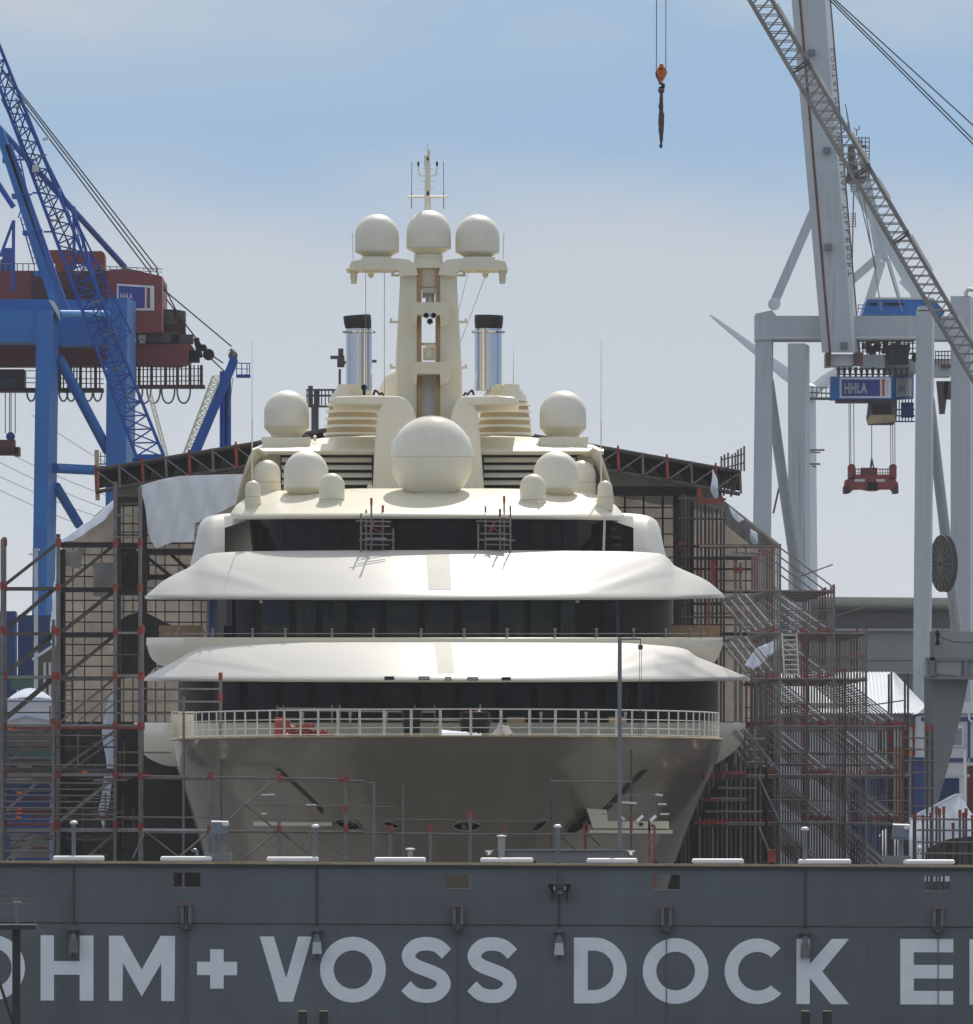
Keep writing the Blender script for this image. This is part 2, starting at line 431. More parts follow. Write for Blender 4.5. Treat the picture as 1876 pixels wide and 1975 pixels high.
letter([(405,1830.8),(431,1830.9),(431,1855),(457,1855.2),(457,1881),(431,1880.8),(431,1906.8),(405,1906.6),(405,1880.7),(379.7,1880.5),(379.7,1854.8),(405,1854.9)])
letter([(500.5,1806),(528,1806.1),(551.5,1886.6),(574.5,1806.3),(601,1806.4),(564.8,1932.2),(537.8,1932)])
letter(ring(680.4,1870.2,63.4), [ring(680.4,1870.2,37.2)])
half = [(704,741),(655,698),(590,684.5),(530,697),(491.5,742),(503,786),(543,813),(590,831.5)]
full = half + [(1180-a, 1663-b) for a, b in half[-2::-1]]
for zx in (0, 370):
    c = [(619.2+(a+zx)*0.34327, 1585.2+(b+zx*.003)*0.34327) for a, b in catmull(full)]
    letter(stroke(c, 26))
def dshape(l, t, r, b):
    rad = (b-t)/2; cx = r-rad; cy = (t+b)/2
    return [(l,t)] + [(cx + rad*math.sin(a), cy - rad*math.cos(a)) for a in [PI*i/30 for i in range(31)]] + [(l,b)]
letter(dshape(1106.6,1808.3,1208.6,1935.2), [dshape(1133.3,1833.3,1183,1909.6)])
letter(ring(1302.7,1872.8,63.3), [ring(1302.7,1872.8,37.3)])
cx, cy = 1460.4, 1873.3; a0 = 43
letter([(cx+63.2*math.cos(R(a)), cy+63.2*math.sin(R(a))) for a in range(a0, 360-a0+1, 4)] + [(cx+37.4*math.cos(R(a)), cy+37.4*math.sin(R(a))) for a in range(360-a0-2, a0+1, -4)])
letter([(1535.8,1810.6),(1561.7,1810.7),(1561.5,1859.5),(1604,1810.8),(1637,1811),(1585.5,1873.5),(1637,1937),(1602.5,1936.8),(1561.5,1886.5),(1561.5,1936.6),(1535.6,1936.4)])
letter([(1736,1810.9),(1838.3,1811.2),(1838.3,1836.8),(1762,1836.6),(1762,1861),(1838,1861.2),(1838,1887.4),(1762,1887.2),(1762,1911),(1838,1911.4),(1838,1937.5),(1736,1937.2)])
letter([(1869.5,1811.4),(1895.6,1811.5),(1895.6,1912),(1955,1912.2),(1955,1938),(1869.5,1937.7)])

# ---- white bars on the rim
for (a, b), lab in zip([(103,200),(310,407),(515,613),(723,820),(927,1027),(1132,1228),(1335,1433),(1540,1640),(1743,1840)],
      ['white rounded bar on the gate rim above the letters H and M', 'white rounded bar on the gate rim above the leftmost opening',
       'white rounded bar on the gate rim above the letter V', 'white rounded bar on the gate rim above the first letter S',
       'white rounded bar on the gate rim at the left end of the grey deck box', 'white rounded bar on the gate rim below the davit foot',
       'white rounded bar on the gate rim above the gap between O and C', 'white rounded bar on the gate rim beneath the letter K lamp post',
       'rightmost white rounded bar on the gate rim, above the letter E']):
    cyp = gt((a+b)/2) - 4.6
    m = MB(); k = 6
    pts = [P(a+1.5,cyp,GY+.12), P(b-1.5,cyp,GY+.12)]
    m.tube(pts[0], pts[1], .105, 12)
    for p, s in ((pts[0],-1),(pts[1],1)): m.tube(p, p+Vector((s*.05,0,0)), .105, 12, r2=.06)
    bar = solo('fender_bar', m, 'white_paint', lab, 'fender', 'white bars along the gate rim', 40)

# ---- winches (roller fairleads)
for px, lab in ((358.5,'grey roller fairlead on the gate below the leftmost opening'), (883,'grey roller fairlead on the gate above the two letters S'),
                (1285,'grey roller fairlead on the gate above the O of DOCK'), (1809,'grey roller fairlead on the gate above the letter E')):
    yy = px*.0045
    t = thing('roller_fairlead', lab, 'fairlead', P(px,1781+yy,GY-.2), 'fairleads on the gate face')
    m = MB(); m.pbox(px-10.5,1779+yy-1,px+10.5,1789+yy,GY-.42,.40); part('bracket', m, 'gate_dark', t)
    for s in (-7.2, 0, 7.2):
        m = MB(); m.tube(P(px+s,1746+yy,GY-.25), P(px+s,1779+yy,GY-.25), .075 if s else .055, 10); part('roller', m, 'steel' if s else 'steel_dark', t, 40)
    m = MB(); m.pbox(px-10.5,1743+yy-1,px+10.5,1746+yy-1,GY-.35,.33); part('cap_plate', m, 'steel', t)
    m = MB(); m.pbox(px-8,1742+yy-1.5,px+8,1743+yy-1,GY-.28,.2); part('cap_rim', m, 'red_paint', t)
    m = MB(); m.pprism([(px-5,1790+yy),(px+5,1790+yy),(px,1783+yy)],GY-.47,.04); part('eye_plate', m, 'gate', t)

# ---- hanging lamps
for px, lab in ((141,'hanging grey lamp in front of the letter H'), (611,'hanging pale grey lamp between the letters V and O'),
                (1078,'hanging pale grey lamp left of the letter D'), (1553,'hanging grey lamp in front of the letter K')):
    yy = px*.0045
    t = thing('hanging_lamp', lab, 'lamp', P(px,1790+yy,GY-.25), 'lamps hanging on the gate face')
    m = MB(); m.pbox(px-12,1793+yy,px+12,1795.5+yy,GY-.55,.53); part('bracket', m, 'gate_dark', t)
    m = MB(); m.tube(P(px,1787+yy,GY-.3), P(px,1800+yy,GY-.3), .05, 8); part('stem', m, 'lamp_grey', t)
    m = MB(); m.pprism([(px-4,1799+yy),(px+4,1799+yy),(px+7,1814+yy),(px-7,1814+yy)][::-1], GY-.42, .26); part('hood', m, 'lamp_grey', t)
    m = MB(); m.pprism([(px-7.5,1814+yy),(px+7.5,1814+yy),(px+9.5,1837+yy),(px-9.5,1837+yy)][::-1], GY-.5, .40); part('housing', m, 'steel' if px in (141,1553) else 'crane_pale', t)
    for s in (-6,6):
        m = MB(); m.pbox(px+s-2.3,1837+yy,px+s+2.3,1842+yy,GY-.45,.3); part('foot', m, 'lamp_grey', t)

# ---- twin floodlight
t = thing('twin_floodlight', 'black twin floodlight with two angled heads high on the gate plate', 'floodlight', P(1079,1712,GY-.2))
m = MB(); m.tube(P(1079,1662,GY-.06), P(1079,1712,GY-.06), .05, 8); part('pole', m, 'gate', t)
for s in (-1,1):
    m = MB(); m.pprism([(1079+s*5,1707),(1079+s*20,1704.5),(1079+s*22,1709),(1079+s*16,1720),(1079+s*8,1721)] if s<0 else [(1079+s*8,1721),(1079+s*16,1720),(1079+s*22,1709),(1079+s*20,1704.5),(1079+s*5,1707)], GY-.5, .34); h = part('lamp_head', m, 'black', t)
    m = MB(); m.pprism([(1079+s*7.5,1709.5),(1079+s*12.5,1708.5),(1079+s*12,1717),(1079+s*8.5,1718)] if s<0 else [(1079+s*8.5,1718),(1079+s*12,1717),(1079+s*12.5,1708.5),(1079+s*7.5,1709.5)], GY-.52, .02); part('lens', m, 'pane_grey', h)
    m = MB(); m.tube(P(1079+s*14,1720,GY-.2), P(1079+s*15,1737,GY-.1), .04, 6); part('stay', m, 'gate_dark', t)
m = MB(); m.lathe(P(1079,1722,GY-.25), [(.05,-.06),(.2,-.03),(.2,.03),(.08,.09)], 12); part('junction_cap', m, 'lamp_grey', t)

# ---- lamp posts on the rim
for px, lab in ((142,'slim grey lamp post on the gate rim above the letter H'), (608,'slim grey lamp post on the gate rim above the letter V'),
                (1075,'slim grey lamp post standing before the long grey deck box'), (1552,'slim grey lamp post on the gate rim above the letter K')):
    t = thing('lamp_post', lab, 'lamp post', P(px,gt(px),GY+.3), 'lamp posts on the gate rim')
    top = 1597 - (10 if px==142 else 3) + (px>1500)*5
    m = MB(); m.tube(P(px,gt(px)+1,GY+.3), P(px,top+2,GY+.3), .075, 8); part('pole', m, 'lamp_grey', t)
    m = MB(); m.lathe(P(px,top,GY+.3), [(.05,-.08),(.15,-.02),(.13,.05),(.05,.08)], 14); part('lamp_head', m, 'white_paint', t, 40)
    for s in (-5,5):
        m = MB(); m.pbox(px+s-1.8,top-2,px+s+1.8,top+1.5,GY+.2,.15); part('lamp_clip', m, 'white_paint', t)

# ---- big floodlights on deck
for px, y0, lab in ((422,1586,'tilted square floodlight on two legs, standing on a small grey box'), (1737,1592,'square floodlight on a pole at the right end of the gate')):
    t = thing('floodlight', lab, 'floodlight', P(px,1657,GY+.8), 'square floodlights on the gate')
    Y = GY+.8
    m = MB(); m.prism([P(px-18,y0+27,Y), P(px+15,y0+28,Y), P(px+18,y0,Y+.2), P(px-15,y0-1,Y+.2)], (0,.3,.05)); hd = part('housing', m, 'lamp_grey', t)
    m = MB(); m.prism([P(px-15,y0+23,Y-.015), P(px+13,y0+24,Y-.015), P(px+15,y0+4,Y+.14), P(px-12,y0+3,Y+.14)], (0,.02,.0)); part('lens', m, 'lamp_glass', hd)
    m = MB(); m.pbox(px+7,y0+1,px+19,y0+6,Y-.06,.1); part('control_box', m, 'white_paint', hd)
    for s in ((-7,6) if px<1000 else (0,)):
        m = MB(); m.tube(P(px+s,y0+27,Y+.2), P(px+s,1657,Y+.2), .09, 8); part('leg', m, 'lamp_grey', t)

# ---- boxes and vents on the gate walkway
m = MB(); m.box(WX(947,GY+1.2),WX(1212,GY+1.2),GY+1.2,GY+2.2,WZ(1735,GY),WZ(1640,GY+1.2))
t = thing('deck_box', 'long low grey deck box on the gate with a round lamp at each end', 'deck box', P(1080,1660,GY+1.2))
part('body', m, 'concrete', t)
m = MB(); m.pbox(952,1638.8,1207,1641.6,GY+1.1,1.2); part('lid', m, 'gate', t)
for px in (943,1217):
    m = MB(); m.lathe(P(px,1646,GY+1), [(.04,-.12),(.14,-.06),(.16,.06),(.1,.12)], 12); part('end_lamp', m, 'chrome', t, 40)
    m = MB(); m.tube(P(px,1646,GY+1), P(px,1662,GY+1), .03, 6); part('lamp_stem', m, 'steel', t)
m = MB(); m.box(WX(394,GY+.6),WX(446,GY+.6),GY+.6,GY+1.4,WZ(1735,GY),WZ(1645,GY+.6)); solo('cabinet', m, 'concrete', 'small pale grey cabinet on the gate under the tilted floodlight', 'cabinet')
m = MB(); m.box(WX(1704,GY+.9),WX(1756,GY+.9),GY+.9,GY+1.5,WZ(1735,GY),WZ(1651,GY+.9)); solo('cabinet', m, 'concrete', 'low grey cabinet on the gate under the right floodlight', 'cabinet')
for px, y0, lab in ((967,1613,'tall grey mushroom vent beside the long deck box'), (791,1638,'short grey mushroom vent left of the deck box')):
    t = thing('mushroom_vent', lab, 'vent', P(px,1660,GY+1))
    m = MB(); m.tube(P(px,1700,GY+1), P(px,y0,GY+1), .13 if y0<1630 else .1, 10); part('pipe', m, 'concrete_pale', t)
    m = MB(); m.lathe(P(px,y0,GY+1), [(.05,-.03),(.18,-.02),(.18,.03),(.05,.05)], 14); part('cap', m, 'white_paint', t, 30)
m = MB(); m.path([P(380,1660,GY+.5), P(380,1644,GY+.5), P(378,1640,GY+.5), P(373,1639,GY+.5), P(370,1642,GY+.5)], .06, 8)
solo('gooseneck_vent', m, 'lamp_grey', 'small bent gooseneck pipe beside the small grey cabinet', 'vent', smooth=50)
m = MB(); m.pbox(1481,1640,1496,1664,GY+.5,.3); m.pbox(1479,1638,1498,1641,GY+.45,.4); solo('bin', m, 'red_paint', 'red bin standing on the gate rim left of a white bar', 'bin')
# slim davit with chain hoist
t = thing('davit', 'slender tall grey davit pole with a short arm and hanging hoist', 'davit', P(1195,1640,GY+2.2))
Y = GY+2.2
m = MB(); m.tube(P(1195,1650,Y), P(1195,1230,Y), .075, 10); part('pole', m, 'concrete', t)
m = MB(); m.bar(P(1193,1232.5,Y), P(1236,1232.5,Y), .07, .07); part('arm', m, 'concrete', t)
m = MB(); m.tube(P(1235,1232,Y), P(1235,1242,Y), .015, 5); m.lathe(P(1235,1248,Y), [(.02,-.1),(.08,-.08),(.09,.06),(.03,.11)], 10); part('hoist', m, 'rusty', t)
m = MB(); m.tube(P(1233.5,1250,Y), P(1231.5,1420,Y), .01, 4); m.tube(P(1237,1250,Y), P(1235.5,1420,Y), .01, 4); part('rope', m, 'cable', t)
m = MB(); m.pbox(1189,1634,1201,1638,Y-.15,.3); part('collar', m, 'steel', t)

# ---- near landing stage at the far left, piles at the foot of the gate
Y = 412.0
t = thing('signal_platform', 'dark post carrying a small railed platform in the left foreground', 'platform', P(32,2010,Y))
m = MB(); m.box(WX(23.5,Y),WX(39,Y),Y-.14,Y+.14,-6,WZ(1790,Y)); part('post', m, 'pile', t)
m = MB(); m.pbox(-60,1784,69,1793,Y-.8,1.6); part('deck', m, 'pile', t)
m = MB(); m.bar(P(-60,1783,Y-.8), P(69,1783,Y-.8), .03,.03); part('toe_board', m, 'white_rail', t)
m = MB(); m.bar(P(-6,1880,Y), P(27,1982,Y), .1, .1); part('brace', m, 'pile', t)
for py in (1721,1742,1762):
    m = MB(); m.bar(P(-60,py,Y-.75), P(68,py,Y-.75), .025, .035); part('rail', m, 'steel', t)
for px in (-20,31,67):
    m = MB(); m.bar(P(px,1721,Y-.75), P(px,1784,Y-.75), .022, .022); part('stanchion', m, 'steel', t)
m = MB(); m.tube(P(33,1738,Y), P(33,1784,Y), .06, 8); part('lamp_pole', m, 'lamp_grey', t)
m = MB(); m.lathe(P(33,1736.5,Y), [(.08,-.12),(.16,-.02),(.1,.05)], 12); part('lamp', m, 'white_paint', t)
m = MB(); m.lathe(P(33,1733.5,Y), [(.28,-.015),(.28,.015)], 16); part('lamp_shade', m, 'rusty', t)
for px, lab in ((583.5,'dark mooring pile below the V, left of its pair'), (624,'dark mooring pile below the O of VOSS, right of its pair'), (1553.5,'dark mooring pile below the K, left of its pair'), (1595,'dark mooring pile below the K, right of its pair')):
    Y = 418.0
    t = thing('mooring_pile', lab, 'pile', (WX(px,Y),Y,-3), 'dark piles at the foot of the gate')
    m = MB(); m.tube((WX(px,Y),Y,-6), P(px,1951,Y), .16, 14); part('shaft', m, 'pile', t, 40)
    m = MB(); m.tube(P(px,1951,Y), P(px,1949.4,Y), .165, 14); part('cap', m, 'edge_yellow', t, 40)
# ================================================================== YACHT
YB = 442.0
yacht = thing('motor_yacht', 'huge ivory motor yacht seen bow-on with sweeping white visors and many radar domes', 'yacht', (-0.75, YB, -8))
xc = smooth_tab([(438,-.6),(442,-.75),(466,-1.6),(500,-2.45),(531,-3.1)])

# ---- hull
hw_ = smooth_tab([(-8,6.0),(0,8.0),(4,9.0),(7,9.65),(9.5,10.35),(11.0,10.85),(11.75,10.95)])
hn_ = smooth_tab([(-8,458),(0,455),(4,452.0),(7,448.8),(9.5,445.4),(11.0,443.0),(11.75,442)])
hl_ = smooth_tab([(-8,34),(4,29),(9.5,26),(11.75,24)])
he_ = smooth_tab([(-8,1.25),(4,1.45),(9.5,1.85),(11.75,2.0)])
def hull_pt(z, th, inset=0.0):
    """th -90..90 from port to starboard along the rounded bow"""
    s = math.sin(R(th)); c = math.cos(R(th)); e = he_(z)
    W = hw_(z)-inset; N_ = hn_(z)+inset; Ln = hl_(z)
    a = abs(s)**(2/e)*(1 if s >= 0 else -1); b = abs(c)**(2/e)
    y = N_ + Ln*(1-b)
    return Vector((xc(y) + W*a, y, z))
def hull_row(z):
    r = [Vector((xc(531)-hw_(z), 531, z)), Vector((xc(500)-hw_(z), 500, z))]
    r += [hull_pt(z, -90 + 180*i/72) for i in range(73)]
    r += [Vector((xc(500)+hw_(z), 500, z)), Vector((xc(531)+hw_(z), 531, z))]
    return r
zs = [-8,-5,-2,0,2,4,5.5,7,8,9,9.75,10.5,11,11.4,11.75]
rows = [hull_row(z) for z in zs]
m = MB(); m.grid(rows)
hull = part('hull', m, 'hull', yacht, 60)
hb = MB(); hb.grid(rows)
bvh = BVHTree.FromPolygons([tuple(v) for v in hb.v], [list(f) for f in hb.f])
def on_hull(px, py, off=0.0):
    o = Vector((0,0,EYE)); d = (P(px,py,450)-o).normalized()
    h = bvh.ray_cast(o, d)
    if h[0] is None: return None
    n = h[1]; n = n if n.dot(d) < 0 else -n
    return h[0] + n*off
def hull_patch(mb, pts, off, mi=None):
    vs = [on_hull(x, y, off) for x, y in pts]
    if any(v is None for v in vs): return
    mb.prism(vs, (0, .10+off, 0), mi)
# deck edge lip and helideck
m = MB(); m.path([hull_pt(11.75, -88+176*i/80)+Vector((0,-.02,.0)) for i in range(81)], .05, 6); part('deck_edge', m, 'edge_yellow', hull)
m = MB(); row = hull_row(11.74); m.add(row, [tuple(range(len(row)))]); part('foredeck', m, 'deck_cream', yacht)
# anchor recesses, hawse holes, gear
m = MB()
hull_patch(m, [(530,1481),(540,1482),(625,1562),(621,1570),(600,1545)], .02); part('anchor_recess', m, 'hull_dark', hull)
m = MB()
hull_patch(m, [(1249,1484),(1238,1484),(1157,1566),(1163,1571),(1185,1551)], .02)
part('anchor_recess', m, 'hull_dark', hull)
def oval(cx, cy, a, b, rot=0, n=18):
    c, s = math.cos(R(rot)), math.sin(R(rot))
    return [(cx + a*math.cos(t)*c - b*math.sin(t)*s, cy + a*math.cos(t)*s + b*math.sin(t)*c) for t in [2*PI*i/n for i in range(n)]]
for cx, cy, a, b, r in ((900,1592,26,9.5,0),(1039,1590,17,7,-38),(1113,1588,26,11,-38),(1136,1581,14,7,-36),(672,1589,24,9,14),(756,1589,15,6,18),(630,1588,8,5,10)):
    m = MB(); hull_patch(m, oval(cx,cy,a,b,r), .02); h = part('hawse_hole', m, 'black', hull)
    pts = [on_hull(x,y,.04) for x,y in oval(cx,cy,a,b,r,24)]
    if all(p is not None for p in pts):
        m = MB(); m.path(pts+[pts[0]], .04, 5); part('rim', m, 'hull', h)
    pts = [on_hull(x,y,.03) for x,y in oval(cx,cy,a*.62,b*.55,r,24)[14:23]]
    if all(p is not None for p in pts):
        m = MB(); m.path(pts, .018, 5); part('glint_lip', m, 'chrome', h)
# anchor shelves (cream ledges outside the hull)
for lab, pl in (('right', [(1131,1559),(1170,1562),(1172,1584),(1290,1584),(1290,1598),(1143,1597)]), ('left', [(488,1585),(560,1586),(640,1586),(640,1593),(488,1593)])):
    Y = 447.6 if lab == 'right' else 449.0
    m = MB(); m.pprism(pl[::-1], Y, 4.0); sh = part('anchor_shelf', m, 'ivory_matt', yacht)
    if lab == 'right':
        m = MB(); m.pprism([(1136,1601),(1297,1601),(1297,1608),(1136,1606)][::-1], Y-.25, 4.2); part('ledge', m, 'ivory_matt', sh)
        m = MB(); m.pbox(1232,1587,1240,1593,Y-.03,.05); m.pbox(1256,1590,1260,1595,Y-.03,.05); part('fitting', m, 'hull_dark', sh)
        m = MB()
        for x0 in (1228,1253): m.bar(P(x0,1584,Y-.1), P(x0+12,1573,Y-.1), .07,.12)
        m.bar(P(1192,1572,Y-.1), P(1205,1581,Y-.1), .08,.1)
        part('rail_glint', m, 'chrome', sh)

# ---- foredeck railing
rl = MB(); m = MB()
def edge(th, z): 
    p = hull_pt(11.75, th, .12); p.z = z; return p
ths = [-80 + 165*i/120 for i in range(121)]
rail = bpy.data.objects.new('bow_railing', None); COL.objects.link(rail); rail.parent = yacht
for i, (z, r) in enumerate(((12.78,.028),(12.42,.018),(12.08,.018),(11.84,.018))):
    m = MB(); m.path([edge(t, z) for t in ths], r, 5); part('rail', m, 'white_rail', rail, 60)
# stanchions at equal spacing along the edge
acc = 0; prev = edge(-80, 12); last = -9; stations = []
for i in range(1, 2001):
    t = -80 + 165*i/2000; p = edge(t, 12); acc += (p-prev).length; prev = p
    if acc - last >= 1.16: stations.append(t); last = acc
for t in stations:
    p0 = edge(t, 11.75); p1 = edge(t, 12.80)
    a = edge(t+.5,12)-edge(t-.5,12); a.normalize()
    m = MB(); m.bar(p0, p1, .105 if abs(t) < 60 else .08, .03, up=a.cross(Vector((0,0,1)))); part('stanchion', m, 'white_rail', rail)
# boxed gate lockers at the left shoulder
Y = 466.0
m = MB()
for x0 in (331, 345, 359, 373): m.bar(P(x0,1373,Y), P(x0,1421,Y), .06,.06)
for y0 in (1373,1385,1397,1410): m.bar(P(330,y0,Y), P(375,y0,Y), .03,.05)
part('locker_cage', m, 'white_rail', yacht)
m = MB(); m.pbox(333,1378,372,1420,Y+.3,1.0); part('deck_locker', m, 'ivory_matt', yacht)

# ---- things on the foredeck
def deck_thing(name, px0, py0, px1, Y, d, material, lab, cat, smooth=None, prism=None):
    zt = WZ(py0, Y); m = MB()
    if prism: prism(m, Y)
    else: m.box(WX(px0,Y), WX(px1,Y), Y, Y+d, 11.745, zt)
    return solo(name, m, material, lab, cat, smooth=smooth)
t = thing('tool_cabinet', 'red two-door tool cabinet standing on the foredeck behind the railing', 'cabinet', (WX(545,456), 456, 11.745))
m = MB(); m.box(WX(529,456),WX(546,456),456,456.8,11.745,WZ(1383,456)); part('body', m, 'red_paint', t)
m = MB(); m.box(WX(547,456),WX(559,456),456,456.8,11.745,WZ(1386,456)); part('door', m, 'orange_red', t)
def pr(m, Y):
    for i, (dx, r, h) in enumerate(((0,.42,.1),(.1,.38,.25),(.05,.34,.40),(.75,.36,.1),(.8,.30,.25),(1.3,.26,.1),(.3,.3,.5))):
        m.path([Vector((WX(574,Y)+dx+r*math.cos(2*PI*k/14), Y+r*math.sin(2*PI*k/14), 11.745+h+.06*math.sin(3*k+i))) for k in range(15)], .075, 6)
deck_thing('hose_bundle', 0,0,0,455,0,'orange_red','heap of orange-red hoses lying on the foredeck','hose',50,pr)
def pbin(m, Y):
    m.lathe((WX(794,Y), Y, 11.745), [(.30,0),(.38,1.0),(.42,1.0),(.42,1.07),(.05,1.1)], 16)
deck_thing('waste_bin', 0,0,0,449,0,'black','tall slim black bin on the foredeck near the centre of the railing','bin',40,pbin)
def pbin2(m, Y):
    m.lathe((WX(916,Y), Y, 11.745), [(.5,0),(.62,.62),(.66,.62),(.62,.68),(.58,.68),(.58,.98),(.05,1.0)], 18)
deck_thing('waste_drum', 0,0,0,449.5,0,'black','wide black drum on the foredeck right of the slim bin','drum',40,pbin2)
def psheet(m, Y):
    rows = []
    for j in range(5):
        rows.append([Vector((WX(848+i*10,Y), Y+.5*j, 11.76+.16*math.sin(i*1.1+j)**2*(1 if 0<j<4 else .1)+.16*(1-i/8)*(j>0))) for i in range(9)])
    m.grid(rows); m.grid([[p+Vector((0,0,-.03)) for p in r] for r in rows])
deck_thing('plastic_sheet', 0,0,0,446,0,'tarp_white','crumpled white plastic sheet on the foredeck before the black drum','sheet',60,psheet)
def psheet2(m, Y):
    rows = []
    for j in range(5):
        rows.append([Vector((WX(945+i*6,Y), Y+.4*j, 11.76+.5*math.sin(PI*i/8)*math.sin(PI*j/4+.2)+.08*math.sin(i*2+j))) for i in range(9)])
    m.grid(rows); m.grid([[p+Vector((0,0,-.03)) for p in r] for r in rows])
deck_thing('grey_tarpaulin', 0,0,0,446,0,'tarp_grey','grey and white tarpaulin mound on the foredeck, right of the black drum','tarpaulin',60,psheet2)
t = thing('barrier_pole', 'short pole with red and white barrier tape on the foredeck', 'pole', (WX(921,452),452,11.745))
m = MB(); m.tube((WX(926,452),452,11.745), P(926,1358,452), .03, 6); part('pole', m, 'steel', t)
m = MB(); m.pbox(915,1370,922,1389,451.9,.06); part('tape', m, 'red_paint', t)
m = MB(); m.pbox(922,1368,926,1385,451.95,.05); part('cloth', m, 'white_paint', t)
# trestle scaffolding lying on the deck
t = thing('deck_trestle', 'low tube trestle with long poles laid across the foredeck', 'trestle', (WX(690,458),458,11.745))
for y0 in (1366,1370,1386): 
    m = MB(); m.tube(P(535,y0,458), P(925 if y0>1380 else 840,y0+3,458), .035, 6); part('pole', m, 'steel', t)
for px in (534,546,640,655,800,838):
    m = MB(); m.tube(Vector((WX(px,458),458,11.745)), P(px,1360,458), .03, 6); part('leg', m, 'steel_dark' if px < 600 or px > 660 else 'steel', t)
for px in (583,675,745,896,1043,1130,1206):
    m = MB(); m.tube((WX(px,464),464,11.745), P(px,1378,464), .05, 8); m.lathe(P(px,1376,464), [(.03,-.07),(.08,0),(.03,.07)], 8)
    part('deck_lamp', m, 'steel', yacht)
for (a, b, lab) in ((1174,1205,'left'),(978,1012,'mid')):
    m = MB(); m.pbox(a,1383,b,1394,469,.3); part('deck_box', m, 'board', yacht)

# ---- side bulwark behind the foredeck
def colgrid(pxs, rows):
    return [[P(x, fy(x), fY(x)) for x in pxs] for fy, fY in rows]
def lins(a, b, n): return [a + (b-a)*i/n for i in range(n+1)]
def tips(a, b, n):     # denser near both ends
    return [ (a+b)/2 - (b-a)/2*math.cos(PI*i/n) for i in range(n+1)]
bot = smooth_tab([(258,1396),(262,1424),(270,1446),(292,1466),(330,1478),(600,1484),(1200,1484),(1372,1476),(1404,1458),(1432,1430),(1441,1396)])
cY = lambda c, h, y0, d: (lambda x: y0 + d*arc((x-c)/h*.999))
fY = cY(849.5, 591.5, 473.0, 13)
xsb = tips(258,1441,64)
m = MB(); m.grid(colgrid(xsb, [(bot, lambda x: fY(x)+1.2), (lambda x: bot(x)-.25*(bot(x)-1394), lambda x: fY(x)+.35), (lambda x: 1394+.35*(bot(x)-1394), lambda x: fY(x)+.05), (lambda x: 1394.5, fY), (lambda x: 1393.4, lambda x: fY(x)+.06), (lambda x: 1393.4, lambda x: fY(x)+.4), (lambda x:1420, lambda x: fY(x)+.45)]))
part('side_bulwark', m, 'ivory', yacht, 50)

# ---- decks of dark glass
def glass_band(px0, px1, y0, y1, Y0, dY, panes, mull_w, wallmat='mullion', name='window_band'):
    c, h = (px0+px1)/2, (px1-px0)/2; f = cY(c, h*1.0, Y0, dY)
    m = MB(); m.grid(colgrid(tips(px0,px1,40), [(lambda x: y1, f), (lambda x: y0, f)]))
    wall = part(name, m, wallmat, yacht, 50)
    for a, b, mt in panes:
        m = MB(); xs = lins(a+mull_w/2, b-mull_w/2, 4)
        front = colgrid(xs, [(lambda x: y1-1, lambda x: f(x)-.06), (lambda x: y0+2, lambda x: f(x)-.06)])
        back = colgrid(xs, [(lambda x: y1-1, lambda x: f(x)-.01), (lambda x: y0+2, lambda x: f(x)-.01)])
        m.grid(front); m.grid(back)
        m.add([front[0][0],front[1][0],back[1][0],back[0][0]],[(0,1,2,3)]); m.add([front[0][-1],front[1][-1],back[1][-1],back[0][-1]],[(0,1,2,3)])
        wn = part('window', m, mt, wall)
        if name == 'window_band' and y0 == 1150 and mt != 'glass_dark':
            m = MB(); yl = 1198+ (a*7)%9; g = colgrid(lins(a+mull_w/2+2,b-mull_w/2-2,3), [(lambda x: y1-3, lambda x: f(x)-.075), (lambda x: yl, lambda x: f(x)-.075)])
            m.grid(g); part('pane_reflection', m, 'reflection_olive', wn)  # olive overlay: reflected land painted on the lower glass
            m = MB(); m.pbox(a+mull_w/2+1,y0+6,a+mull_w/2+2.2,y1-2,f(a)-.10,.03); m.pbox(a+mull_w/2+1,y0+6,b-mull_w/2-1,y0+7.2,f((a+b)/2)-.10,.03); part('pane_frame', m, 'steel_dark', wn)
    return f, wall
L1 = [405,470,540,600,668,727,805,882,960,1029,1095,1160,1220,1280]
glass_band(345,1385,1312,1425,476.5,10,[(a,b,'glass_dark' if i % 3 else 'glass_brown') for i,(a,b) in enumerate(zip(L1[:-1],L1[1:]))],16,'mullion_dark')
f2, w2 = glass_band(398,1296,1150,1240,480.0,8,[(a,b,'glass_green' if i in (2,3,5,8,9,10) else 'glass_blue' if i in (1,4,6,7) else 'glass_dark') for i,(a,b) in enumerate(zip([412,496,565,615,675,739,812,882,953,1017,1074,1115,1153],[496,565,615,675,739,812,882,953,1017,1074,1115,1153,1208]))],13)
f3, w3 = glass_band(480,1176,994,1068,483.0,6,[(490,548,'glass_dark'),(548,660,'glass_brown'),(660,765,'glass_brown'),(765,918,'glass_dark'),(918,1060,'glass_brown'),(1060,1168,'glass_brown')],3,'glass_dark','wheelhouse_windows')
m = MB(); m.bar(P(1166,1000,484.5), P(1164,1062,484.5), .10,.10); part('window_post', m, 'ivory', w3)
m = MB(); m.bar(P(1190,1158,482), P(1192,1230,482), .16,.16); part('deck_post', m, 'steel_dark', yacht); m = MB(); m.bar(P(1262,1158,484), P(1263,1230,484), .06,.06); part('deck_post', m, 'steel_dark', yacht)
m = MB(); m.pprism([(404,1156),(412,1156),(412,1229),(403,1229)][::-1], 484.5, .2); part('blue_cover', m, 'blue_dark', yacht)
m = MB(); m.pbox(500,1158,506,1163,478.6,.2); m.pbox(1110,1158,1117,1163,478.6,.2); part('ceiling_lamp', m, 'white_rail', yacht)

